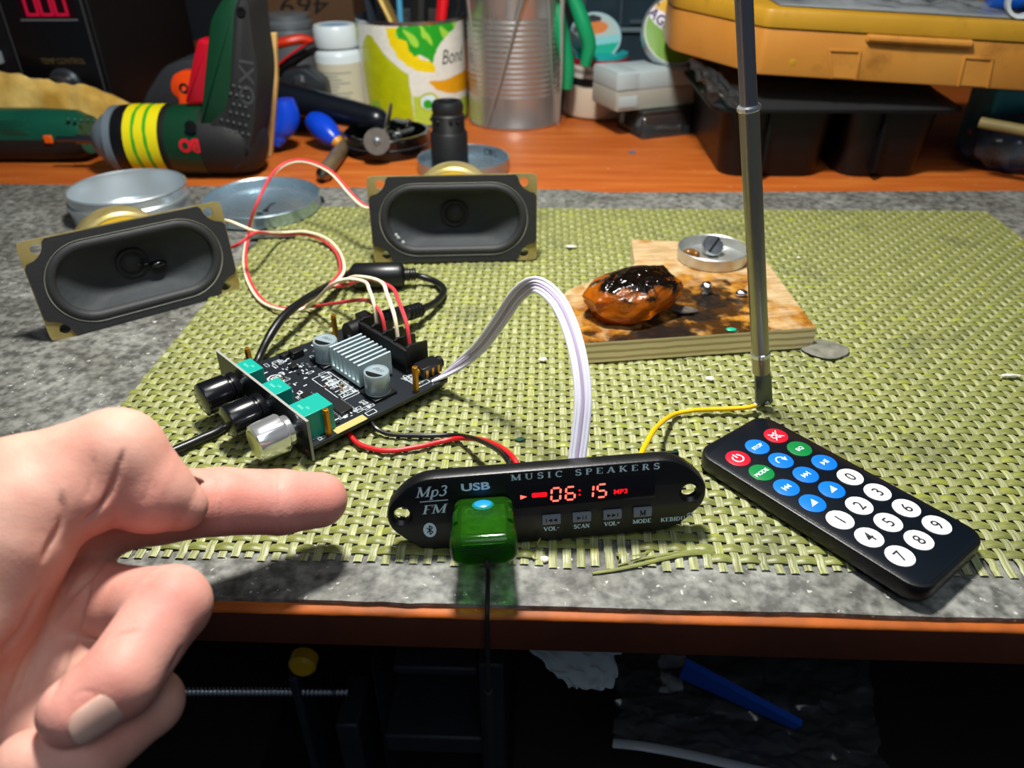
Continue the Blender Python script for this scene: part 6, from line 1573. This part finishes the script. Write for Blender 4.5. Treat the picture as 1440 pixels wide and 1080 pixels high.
# green handled pliers hooked over the rim of the can
m_gh = mat('green_grip', '#0f8a58', .35)
yp2 = 71.0
gp_ = thing('green_pliers', 'pliers with long green dipped handles hanging from the steel can', 'pliers', T(AY(805, 0, yp2).x, yp2, 8))
def limb2(name, pts, r_, m): mb = MB(); mb.tube([AY(px, py, yp2+dy) for px, py, dy in pts], r_, 14); return mb.build(name, m, gp_, world=True)
limb2('handle', [(779, 2, 0), (786, 25, -.2), (792, 60, -.5), (798, 95, -.6), (797, 124, -.6)], lambda t: .50+.14*math.sin(t*PI) if t < .96 else .5, m_gh)
limb2('handle', [(800, -12, .3), (812, 12, .2), (822, 40, 0), (828, 65, 0), (823, 92, 0)], lambda t: .50+.16*math.sin(t*PI) if t < .96 else .5, m_gh)
limb2('jaw', [(781, 6, 0), (777, -25, 0), (775, -60, 0)], .34, m_steel)
limb2('jaw', [(801, -10, .3), (790, -36, .2), (780, -66, .1)], .34, m_steel)
q_ = AY(784, -40, yp2); mb = MB(); mb.lathe([(1e-5, -.5), (.9, -.5), (.9, .5), (1e-5, .5)], 20, XZ(yp2) @ T(q_.x, q_.z, 0)); mb.build('pivot', m_steel, gp_, world=True)
mb = MB(); mb.tube([(q_.x, yp2, q_.z-.3), (q_.x-.8, yp2+.5, zt+TZ+.4), (cx+r*.6, ys_-r*.3, zt+TZ+.15), (cx+r*.5, ys_, zt-2)], .3, 8); mb.build('jaw_hook', m_steel, gp_, world=True)
# ---- drawer cabinet at the back
ydc = 90; x0, x1 = AY(808, 40, ydc).x, AY(1010, 40, ydc).x; zled = AY(880, 42, ydc).z
dcb = thing('drawer_cabinet', 'blue grey clear plastic drawer cabinet at the back behind the green pliers', 'cabinet', T((x0+x1)/2, ydc+6, TZ))
m_dc = mat('blue_grey_plastic', '#45565f', .35); m_dr = mat('smoky_drawer', '#2b3d47', .25, coat=.3, var=.2, vscale=14)
mb = MB(); mb.box(((x0+x1)/2, ydc+6.5, (16+TZ)/2), (x1-x0, 11, 16-TZ)); mb.build('cabinet_shell', m_dc, dcb, world=True)
dx = (AY(874, 20, ydc).x-AY(822, 20, ydc).x)
for k in range(3):
    xa_ = AY(822, 20, ydc).x+dx*(k-0)-0
    for z0_, z1_ in ((zled+.25, 15.6), (zled-4.6, zled-.3)):
        if xa_+dx > x1: continue
        mb = MB(); mb.box((xa_+dx/2, ydc+.85, (z0_+z1_)/2), (dx-.25, .5, z1_-z0_)); dw = mb.build('drawer', m_dr, dcb, world=True, bevel=.12)
        mb = MB(); mb.box((xa_+dx/2, ydc+.45, z0_+.5), (dx*.5, .4, .35)); mb.build('drawer_pull', m_dc, dw)
        dw.children[0].location = (0, 0, 0); Wd_ = WM[dcb.name]
        for v in dw.children[0].data.vertices: v.co -= Wd_.translation*CM
mb = MB(); mb.box(((x0+x1)/2, ydc+.5, zled-.05), (x1-x0, 1.0, .45)); mb.build('ledge', mat('ledge_blue_grey', '#5f747c', .4), dcb, world=True, bevel=.1)

# ---- stack of discs leaning behind the pliers, white round lid in front of it
m_wl = mat('ivory_lid', '#b8a894', .45)
wc = G(838, 134, TZ+1.0); rwl = 3.4; wcx = AY(842, 140, 75).x
wl = thing('ivory_lid', 'ivory round plastic lid under the frosted case beside the steel can', 'lid', T(wcx, 75.2, TZ))
mb = MB(); zt_ = AY(842, 116, 75).z-TZ; mb.lathe([(1e-5, 0), (3.0, 0), (3.35, .25), (3.4, .6), (3.4, zt_*.8), (3.2, zt_), (3.0, zt_), (1e-5, zt_)], 56); mb.build('lid_shell', m_wl, wl)
def stackdisc(label, z, r_, m, h=.3): 
    mb = MB(); mb.lathe([(1e-5, 0), (r_, 0), (r_, h), (1e-5, h)], 44, T(wcx, 75.6, z)); return single(mb, 'plastic_disc', m, label, 'disc', 'discs on the ivory lid')
zz_ = TZ+zt_+.03
for k, (cn, h, lab) in enumerate((('#15181a', .6, 'black disc at the bottom of the disc stack'), ('#c9c8c0', .35, 'white disc just above the black one in the stack'), ('#8f8d86', .3, 'grey disc in the middle of the disc stack'), ('#d5d2cc', .3, 'white disc below the red one in the stack'), ('#a01830', .5, 'red disc near the top of the disc stack'), ('#11a0a0', .3, 'teal disc below the picture disc in the stack'))):
    stackdisc(lab, zz_, 2.9-.08*k, mat('disc_%s' % cn[1:], cn, .35), h); zz_ += h+.02
def discpic(u, v):
    a, q = u*2*PI, v; x, y = q*math.cos(a), q*math.sin(a)
    if q > .93: return lin('#8fb4bc')[:3]
    if y < -.35: return lin('#0f9a80')[:3]
    if y < -.05: return lin('#78b8bc')[:3]
    if E_(x, y, .1, .35, .45, .25) < 1: return lin('#c4743c')[:3]
    if E_(x, y, .0, .7, .35, .18) < 1: return lin('#2b2f38')[:3]
    if E_(x, y, -.5, .4, .3, .2) < 1: return lin('#4a3a44')[:3]
    return lin('#9fb0ac')[:3]
mb = MB(); Mq = T(AY(836, 62, 76.2).x, 76.2, zz_+1.15) @ RX(52) @ RZ(8)
mb.grid(lambda u, v: (max(v, .001)*2.35*math.cos(u*2*PI), max(v, .001)*2.35*math.sin(u*2*PI), .15), 60, 24, Mq, 0, discpic)
n0 = len(mb.v); mb.lathe([(2.35, .15), (2.4, .1), (2.4, -.1), (1e-5, -.12)], 60, Mq)
for i in range(n0, len(mb.v)): mb.c[i] = lin('#7f9498')[:3]
single(mb, 'picture_disc', matcol('picture_disc', .25, coat=.4), 'disc printed in teal orange and white leaning on the disc stack', 'disc', color=True)

# ---- frosted hinged case lying on a clear box
zb_ = 1.95
N_ = G(866, 158, zb_); Rv = (G(972, 147, zb_)-N_); Lv = (G(834, 143, zb_)-N_)
rd = Rv.normalized(); ld = Vector((-rd.y, rd.x, 0))
Rl, Ll = 9.5, 4.6
CMx = frame(N_, rd, ld, (0, 0, 1))
fcs = thing('frosted_case', 'frosted grey plastic hinged case resting on a clear box below the orange case', 'case', CMx)
m_fr = mat('frosted_plastic', '#b4c2c4', .5, trans=.2, ior=1.3, bump=.1, bscale=80)
m_fr2 = mat('frosted_plastic_base', '#a6a69a', .5, trans=.2, ior=1.3, bump=.1, bscale=80)
hs_ = AY(867, 129, N_.y).z-zb_; ht = AY(868, 104, N_.y).z-zb_
mb = MB(); mb.prism(roundrect(Rl, Ll, .25, 4, Rl/2, Ll/2), 0, hs_-.03, None, b=.06, b0=.12); mb.build('base', m_fr2, fcs)
mb = MB(); mb.prism(roundrect(Rl, Ll, .25, 4, Rl/2, Ll/2), hs_+.01, ht, None, b=.15, b0=.04); mb.build('lid', m_fr, fcs)
mb = MB(); mb.prism(roundrect(1.7, .9, .12, 3, 1.05, hs_*.45), 0, .1, frame((0, 0, 0), (1, 0, 0), (0, 0, 1), (0, -1, 0)), b=.04); mb.prism(roundrect(1.9, ht-hs_-.1, .1, 3, .95, (hs_+ht)/2), 0, .05, frame((0, 0, 0), (1, 0, 0), (0, 0, 1), (0, -1, 0)), b=.03); mb.build('latch', m_fr, fcs)
mb = MB(); mb.prism(roundrect(1.9, Ll-.3, .1, 3, 1.0, Ll/2), ht-.02, ht+.05, None, b=.03); mb.build('lid_panel', m_fr, fcs)
# clear box below
m_clear = clearmat('clear_plastic', '#f2f6f6', .05, .03)
bm_ = G(905, 190, TZ); 
cbx = thing('clear_box', 'thin clear plastic box under the frosted case on the bare wood', 'box', frame((N_.x+.3, N_.y-.6, TZ+.01), rd, ld, (0, 0, 1)))
mb = MB(); mb.prism(roundrect(7.4, 4.6, .2, 3, 6.0, 2.4), 0, 2.2, None, cap=(1, 0)); mb.build('tray', m_clear, cbx, thick=.06)
mb = MB(); mb.prism(roundrect(7.8, 5.0, .2, 3, 5.9, 2.4), 2.16, 2.24, None); mb.build('lid', m_clear, cbx)
c_ = cbx.matrix_world @ Vector((.055, .012, .004)); mb = MB(); mb.cyl((c_.x*100-1.2, c_.y*100, TZ+.4), (c_.x*100+1.0, c_.y*100+.2, TZ+.4), .22, .22, 12); mb.ball((c_.x*100+.9, c_.y*100+.2, TZ+.45), .36, n=12, k=8); single(mb, 'loose_screw', m_steel, 'small steel screw inside the clear box', 'screw')
mb = MB(); mb.box((0, 0, .06), (.5, .35, .12), T(*G(889, 215, TZ))); single(mb, 'blue_chip', mat('slate_blue_chip', '#5a6478', .5), 'tiny slate blue chip lying on the bare orange wood', 'chip')

# ---- round printed tin lid leaning behind the orange case
yt = 70.0; tcn = AY(953, 42, yt); tr_ = (AY(953, 42, yt)-AY(903, 42, yt)).length
Mt = T(*tcn) @ RX(62) @ RY(0)
def tinpic(u, v):
    a, q = u*2*PI, v; x, y = q*math.cos(a), q*math.sin(a)
    if q > .96: return lin('#c0c4c6')[:3]
    if E_(x, y, -.50, .30, .20, .45, 48) < 1 : return lin('#d9d3dc')[:3]
    if E_(x, y, -.75, .50, .12, .12) < 1: return lin('#d8762a')[:3]
    if y > .38-.2*x: return lin('#c89a10')[:3]
    return lin('#5e8a1e')[:3]
rtl = thing('printed_tin_lid', 'round tin lid printed green and yellow leaning behind the orange case', 'lid', Mt)
mb = MB(); mb.grid(lambda u, v: (max(v, .001)*tr_*.95*math.cos(u*2*PI), max(v, .001)*tr_*.95*math.sin(u*2*PI), .0), 90, 40, None, 0, tinpic); mb.build('printed_face', matcol('tin_print', .3, coat=.3), rtl, color=True)
mb = MB(); mb.lathe([(tr_*.94, .02), (tr_*.97, .12), (tr_, .05), (tr_, -.9), (tr_*.95, -.95), (1e-5, -.2)], 64); mb.build('rim', m_tin2, rtl)
mb = MB(); put_text(mb, 'AGP', T(-tr_*.50, tr_*.30, .03) @ RZ(-42), .8, 0, bold=.03, width=2.2); mb.build('lettering', mat('navy_ink', '#2a2450', .5), rtl)
mb = MB(); arcband(mb, T(-tr_*.38, tr_*.72, .03), 0, 0, .55, .13, -30, 200, 0); mb.build('lettering', m_dark_print, rtl)

# ---- black tray, with clear lid, carrying the orange case
yt0 = 55.9
def quad(x0_, y0_, x1_, y1_, r_): return roundrect(x1_-x0_, y1_-y0_, r_, 7, (x0_+x1_)/2, (y0_+y1_)/2)
ft = thing('black_food_tray', 'black plastic food tray with two deep cups under the orange case', 'tray', T(23, 62, TZ))
m_tray = mat('tray_black', '#08080a', .42, spec=.35)
xl0, xr0 = AY(1002, 200, 58).x, AY(1322, 200, 55).x
zr = AY(1180, 158, 54.3).z
xm = AY(1172, 220, yt0).x
def cup(xa_, xb_):
    mb = MB(); R = []
    for k, (e, z) in enumerate(((.95, TZ+.02), (.6, TZ+.05), (.42, TZ+.5), (0, zr-.1), (-.25, zr))):
        P = quad(xa_+e*.7, yt0-.55+e, xb_-e*.7, 70-e, 1.5); n = len(P)
        R.append([(x+(.05 if 0 else 0), y, z) for x, y in P])
    mb.loft(R, None, 0, (1, 1))
    return mb.build('cup', m_tray, ft, world=True)
cup(xl0, xm-.35); cup(xm+.35, xr0)
for xx in (AY(1075, 220, 55).x, AY(1242, 200, 54.6).x):
    mb = MB(); mb.prism([(xx-.1, yt0-1.0), (xx+.1, yt0-1.0), (xx+.25, yt0+.5), (xx-.25, yt0+.5)], TZ+.6, zr-.1); mb.build('stiffening_rib', m_tray, ft, world=True)

mb = MB(); mb.prism(quad(xl0-1.0, yt0-1.6, xr0+1.1, 71, 1.6), zr-.08, zr+.12, None, b=.05, b0=.05); mb.build('rim', m_tray, ft, world=True)
m_smoke = clearmat('smoky_clear', '#20262a', .08, .03)
zc0 = 6.05
mb = MB(); R = []
for e, z in ((-.9, zr+.14), (-.7, zr+.3), (.3, zr+.9), (.7, zc0-.3), (1.2, zc0-.08)): R.append([(x, y, z) for x, y in quad(xl0+e, yt0-.6+e, xr0-e, 70-e, 1.6)])
mb.loft(R, None, 0, (0, 1)); mb.build('clear_lid', m_smoke, ft, world=True)
# clear bag crumpled at the left end of the tray
mb = MB()
def foil(u, v):
    A_, B_ = AY(968, 82, 60), AY(1045, 158, 53.3); C0, D0 = AY(1000, 78, 61), AY(1060, 150, 54)
    p = A_.lerp(B_, u).lerp(C0.lerp(D0, u), v); s = math.sin(u*PI)
    p = p+Vector((-.9*s*(1-v*.5), -.3*s, .1*s))+Vector((nz(u*7, v*5), nz(u*7, v*5, 3), nz(u*9, v*6, 6)))*.28*(.3+s)
    if u > .72: p = p+Vector((0, -.5, -.25))*(u-.72)*4*(.5+.5*math.sin(v*9))
    return p
mb.grid(foil, 40, 14); single(mb, 'clear_film', clearmat('clear_film', '#c9d2d6', .14, .02), 'shiny clear plastic film at the left end of the black tray', 'plastic film', sharp=0, thick=.02)

# ---- orange plastic case
m_ora = mat('orange_case', '#a86c26', .45, col2='#b67d34', vscale=14, grime=('#5a3408', 22, .75), bump=.12, bscale=120)
m_ora2 = mat('orange_case_lid', '#9c7416', .48, col2='#b08322', vscale=14, grime=('#4a300a', 30, .8), bump=.12, bscale=120)
c1_ = G(1064, 105, 7.0); c2_ = AY(1440, 128, 53.3); fd_ = (c2_-c1_).normalized()
bd = Vector((-fd_.y, fd_.x, 0)).normalized(); ud = fd_.cross(bd).normalized()
OC = frame(c1_, fd_, bd, ud); OCi = OC.inverted()
ocx = thing('orange_case', 'worn orange plastic tool case lying on top of the black tray', 'case', OC)
n_o = _O-c1_; d_l = ray(941, 70); s_l = (c1_-_O).dot(ud)/d_l.dot(ud); l1 = OCi @ (_O+d_l*s_l)
PO = roundpoly([(0, 0), (25, 0), (25, 15), (l1.x, l1.y+7), (l1.x, l1.y)], [.35, .6, 1, 1, 1.2], 3)
zs_ = (OCi @ AY(1060, 37, c1_.y)).z; zt_ = (OCi @ AY(1067, 10, c1_.y)).z
mb = MB(); mb.prism(PO, 0, zs_-.04, None, b=.05, b0=.15); mb.build('case_base', m_ora, ocx)
mb = MB(); mb.prism(inset(PO, -.12), zs_, zt_, None, b=.25, b0=.04); mb.build('case_lid', m_ora2, ocx)
FM_ = frame(c1_, fd_, ud, fd_.cross(ud)); FMi = FM_.inverted()
def fpt(px, py):
    d = ray(px, py); n_ = FM_.to_3x3() @ Vector((0, 0, 1)); s_ = (FM_.translation-_O).dot(n_)/d.dot(n_); q = FMi @ (_O+d*s_); return (q.x, q.y)
for L4 in (((1168, 112), (1166, 70), (1209, 72), (1203, 112)), ((1347, 120), (1356, 80), (1395, 83), (1388, 122))):
    a_, b__, c__, d__ = [fpt(*p) for p in L4]
    a_ = (a_[0], .12); d__ = (d__[0], .12)
    mb = MB(); w_ = .16
    for p, q in ((a_, b__), (b__, c__), (c__, d__)):
        P, Q = Vector(p), Vector(q); e = (Q-P).normalized(); n_ = Vector((-e.y, e.x))*w_/2
        mb.prism(ccw([tuple(v) for v in (P+n_-e*.06, P-n_-e*.06, Q-n_+e*.06, Q+n_+e*.06)]), -.02, .13, FM_, b=.04)
    mb.prism(ccw([tuple(x) for x in (a_, b__, c__, d__)]), -.02, .02, FM_)
    mb.build('latch_recess', m_ora, ocx, world=True)
p, q = fpt(1224, 52), fpt(1360, 62); zz0 = (p[1]+q[1])/2
mb = MB(); mb.tube([(p[0], zz0, .05), (p[0]+.3, zz0, .18), (q[0]-.3, zz0, .18), (q[0], zz0, .05)], .24, 10, FM_, sm=4); mb.build('front_ridge', m_ora, ocx, world=True)
mb = MB()
for px, py in ((1115, 88), ): q = fpt(px, py); mb.lathe([(1e-5, .02), (.18, .02), (.24, .0)], 14, FM_ @ T(q[0], q[1], 0))
mb.build('moulded_dot', m_ora2, ocx, world=True)
# things on the case
mb = MB(); zt2 = zt_+.05
def bagf(u, v):
    x = .8+15.5*u; y = 1.0+9*v; s = math.sin(min(1, max(0, u))*PI)**.5*math.sin(min(1, max(0, v))*PI)**.5
    return OC @ Vector((x, y, zt2+.03+s*(.35+.75*abs(nz(u*6, v*3, 2))+.3*abs(nz(u*15, v*9, 4)))))
mb.grid(bagf, 70, 30); single(mb, 'plastic_bag', clearmat('milky_bag', '#c4c8c8', .15, .3), 'crumpled milky clear plastic bag on top of the orange case', 'plastic bag', sharp=25, thick=.02)
def ontop(x, y, z): return OC @ Vector((x, y, zt2+z))
q_ = OCi @ AY(1395, 12, 58)
mb = MB(); mb.tube([ontop(q_.x-.6, 4.2, 1.05), ontop(q_.x+6, 3.0, 1.05)], 1.0, 24, sm=0); single(mb, 'blue_roll', mat('blue_film', '#0c4fb0', .25, coat=.3), 'shiny blue roll lying on the right of the orange case', 'roll')
q_ = OCi @ AY(1428, 18, 54.5)
mb = MB(); A_ = OC @ T(q_.x+.3, 1.3, zt2+1.0) @ RZ(-15) @ RX(90); mb.lathe([(.75, -.5), (.95, -.55), (.98, -.4), (.98, .4), (.95, .55), (.75, .5), (.75, -.5)], 36, A_); single(mb, 'white_ring', mat('pale_ring', '#aab4b8', .4), 'pale plastic ring standing on the right end of the orange case', 'ring')
# right: bag of parts, stick, cyan box
mb = MB(); bc = G(1425, 255, TZ); 
def blob(u, v):
    a_, e_ = u*2*PI, (v-.5)*PI; n_ = 1+.16*nz(3*math.cos(a_), 3*math.sin(a_), 3*v)+.07*nz(9*math.cos(a_), 9*math.sin(a_), 8*v)
    return (bc.x+2.4+4.6*n_*math.cos(a_)*math.cos(e_), bc.y+3.6+3.4*n_*math.sin(a_)*math.cos(e_), max(TZ+.02, TZ+1.7+2.0*n_*math.sin(e_)))
mb.grid(blob, 60, 30); single(mb, 'parts_bag', clearmat('bag_film', '#9aa6c4', .08, .05), 'clear plastic bag full of dark parts at the right edge of the bench', 'plastic bag', sharp=25)
random.seed(8)
for k in range(5):
    cx_, cy_ = bc.x+1.0+random.uniform(-1.2, 3.5), bc.y+3.4+random.uniform(-1.2, 1.6); mb = MB(); mb.box((0, 0, 0), (random.uniform(1.2, 2.2), random.uniform(.8, 1.4), .7), T(cx_, cy_, TZ+.8+.45*k) @ RZ(random.uniform(0, 180)) @ RX(random.uniform(-15, 15)))
    single(mb, 'dark_part', mat('navy_part_%d' % k, random.choice(('#141c3a', '#10141c', '#1c2030')), .35), ['navy block at the bottom of the parts bag', 'dark block low in the parts bag', 'dark block in the middle of the parts bag', 'dark block high in the parts bag', 'topmost dark block in the parts bag'][k], 'part', 'dark blocks in the parts bag', bevel=.08)
mb = MB(); pA, pB = AY(1378, 172, 54.5), AY(1475, 190, 52.0); mb.tube([pA, pB], .36, 12, sm=0); single(mb, 'wooden_stick', mat('olive_stick', '#6f6238', .6, var=.15, vscale=80), 'olive wooden stick lying across the parts bag at the right edge', 'stick')
mb = MB(); pA = AY(1392, 165, 60); xx = pA.x; mb.box((xx+4, 62, (AY(1420, 124, 60).z+TZ)/2), (8, 4, AY(1420, 124, 60).z-TZ)); single(mb, 'cyan_box', mat('cyan_pack', '#2d8fa8', .4, var=.25, vscale=40), 'cyan blue packet at the right edge under the orange case', 'box', bevel=.3)
# ================================================================ under the bench
ZS = -31.95
m_dkv = mat('vise_grey', '#20242c', .5, var=.15, vscale=40); m_dkb = mat('vise_black', '#0c0e12', .5)
yv = 27
def pv(px, py, y=yv): return AY(px, py, y)
vz = thing('machine_vise', 'dark grey machine vise with threaded rod and yellow knob under the bench', 'vise', T(pv(500, 1000).x, yv+4, ZS))
def vb(name, px0, py0, px1, py1, y0_, y1_, m, bev=.15):
    a, b = pv(px0, py0, y0_), pv(px1, py1, y0_); mb = MB(); mb.box(((a.x+b.x)/2, (y0_+y1_)/2, (a.z+b.z)/2), (abs(b.x-a.x), y1_-y0_, abs(a.z-b.z))); return mb.build(name, m, vz, world=True, bevel=bev)
a, b = pv(225, 972, yv-.5), pv(490, 972, yv-.5); n = 90
mb = MB(); mb.lathe([(.24+(.06 if i % 2 else 0), (b-a).length*i/n) for i in range(n+1)], 14, axis_frame(a, b)); mb.build('threaded_rod', m_steel, vz, world=True)
c = pv(427, 930, yv-1.2); mb = MB(); mb.lathe([(1e-5, -.5), (.55, -.5), (.72, -.3), (.72, .3), (.55, .5), (1e-5, .5)], 28, T(*c) @ RX(90)); mb.build('yellow_knob', mat('yellow_knob', '#c89a08', .45), vz, world=True)
vb('slider', 404, 955, 455, 1110, yv-1, yv+2.5, m_dkv); vb('fixed_jaw', 470, 1020, 520, 1110, yv-.5, yv+3, m_dkv)
vb('rod_nut', 462, 950, 474, 1000, yv-.8, yv+.6, m_dkb, .05)
vb('upright', 522, 935, 552, 1110, yv, yv+8, m_dkv); vb('upright', 672, 935, 712, 1110, yv-.4, yv+8, m_dkv); vb('top_beam', 552, 938, 672, 952, yv, yv+8, m_dkv); vb('cross_bar', 540, 1035, 700, 1062, yv, yv+8, m_dkv)
a = pv(360, 1105); b = pv(720, 1105); mb = MB(); mb.box(((a.x+b.x)/2, yv+4, (a.z+ZS)/2), (b.x-a.x, 9, a.z-ZS)); mb.build('base', m_dkb, vz, world=True)
# crumpled bag with blue insert
yb_ = 26
bagm = clearmat('dull_film', '#c0c8d0', .14, .08)
A_, B_, C0, D0 = AY(862, 1040, 25), AY(1250, 1110, 24), AY(870, 915, 33), AY(1215, 915, 34)
def bag2(u, v):
    p = A_.lerp(B_, u).lerp(C0.lerp(D0, u), v); s = math.sin(v*PI)*.6+.2
    return p+Vector((nz(u*6, v*5), -.8*abs(nz(u*5, v*4, 3))-.3, nz(u*7, v*6, 6)))*.9*s+Vector((nz(u*20, v*17), nz(u*20, v*17, 2), nz(u*22, v*18, 5)))*.22
bg = thing('storage_bag', 'crumpled clear plastic bag with paper labels hanging under the bench at right', 'plastic bag', T(*A_))
mb = MB(); mb.grid(bag2, 90, 60); o = mb.build('film', bagm, bg, world=True, sharp=20)
def onbag(u0, v0, u1, v1): 
    mb = MB(); mb.grid(lambda u, v: Vector(bag2(u0+(u1-u0)*u, v0+(v1-v0)*v))+Vector((0, -.12, .06)), 14, 14); return mb
onbag(.16, .6, .27, .97).build('paper_label', mat('label_white', '#8f979c', .6), bg, world=True, sharp=0)
onbag(.58, .5, .68, .95).build('paper_label', mat('label_grey', '#3a3e44', .6), bg, world=True, sharp=0)
mb = MB(); mb.tube([A_+Vector((0, -.2, 0)), A_.lerp(B_, .12)+Vector((0, -.4, .5)), A_.lerp(B_, .3)+Vector((0, -.3, .3)), A_.lerp(B_, .6)+Vector((0, -.3, 0)), B_+Vector((0, -.2, 0))], .28, 8, flat=.4); mb.build('white_hem', mat('hem_white', '#9aa0a6', .4), bg, world=True)
mb = MB(); p0, p1 = AY(960, 940, 28.5), AY(1120, 1018, 27.0); q = (p1-p0).normalized()
mb.prism([(0, -1.1), ((p1-p0).length, -.45), ((p1-p0).length+.2, .5), (0, 1.2)], -.2, .2, frame(p0, q, Vector((0, -.35, 1)).normalized(), q.cross(Vector((0, -.35, 1)).normalized()))); single(mb, 'blue_folder', mat('blue_plastic', '#1450b8', .4), 'blue plastic strip leaning behind the storage bag under the bench', 'plastic strip')
def clothu(u, v):
    p = AY(735, 905, 20).lerp(AY(872, 905, 21), u); q = AY(800, 968, 19.2).lerp(AY(862, 968, 19.6), u); r_ = p.lerp(q, v)
    return r_+Vector((nz(u*5, v*4), nz(u*6, v*4, 4)*1.2, nz(u*5, v*5, 8)))*.25
mb = MB(); mb.grid(clothu, 30, 20); single(mb, 'white_rag', mat('rag_white', '#9aa4a8', .9), 'corner of a white rag hanging below the front edge of the bench', 'rag', sharp=0, thick=.06)
# dark box filling the shelf at the right
mb = MB(); a = AY(1180, 1000, 36); mb.box((a.x+14, 44, (ZS+-6)/2), (26, 14, -6-ZS)); single(mb, 'dark_carton', mat('maroon_carton', '#1a0c0c', .7), 'dark maroon carton on the shelf under the right of the bench', 'box', bevel=.2)
# ================================================================ light and camera
def area(name, loc, target, size, power, col=(1, 1, 1), shape='DISK'):
    l = bpy.data.lights.new(name, 'AREA'); l.energy = power; l.size = size*CM; l.shape = shape; l.color = col
    o = bpy.data.objects.new(name, l); COL.objects.link(o)
    o.location = Vector(loc)*CM
    o.rotation_euler = (Vector(target)-Vector(loc)).to_track_quat('-Z', 'Y').to_euler(); return o
area('desk_lamp_light', (-3, 29, 46), (-2, 36, 0), 7, 5.1, (1, .97, .91))
area('ceiling_light', (14, -28, 78), (0, 30, 0), 55, 2.1, (.84, .93, 1))
w = bpy.data.worlds.new('room'); SC.world = w; w.use_nodes = True
w.node_tree.nodes['Background'].inputs['Color'].default_value = (.55, .72, 1, 1)
w.node_tree.nodes['Background'].inputs['Strength'].default_value = .08
cam = bpy.data.cameras.new('camera'); co = bpy.data.objects.new('camera', cam); COL.objects.link(co)
cam.sensor_width = 36; cam.lens = 36*FPX/1440; cam.clip_start = .005; cam.clip_end = 20
co.matrix_world = frame(_O*CM, _rt, _up, -_fw)
cam.dof.use_dof = True; cam.dof.focus_distance = .262; cam.dof.aperture_fstop = 14
SC.camera = co
SC.view_settings.view_transform = 'Standard'; SC.view_settings.look = 'None'
SC.view_settings.gamma = 1; SC.view_settings.use_curve_mapping = False
SC.view_settings.exposure = 0
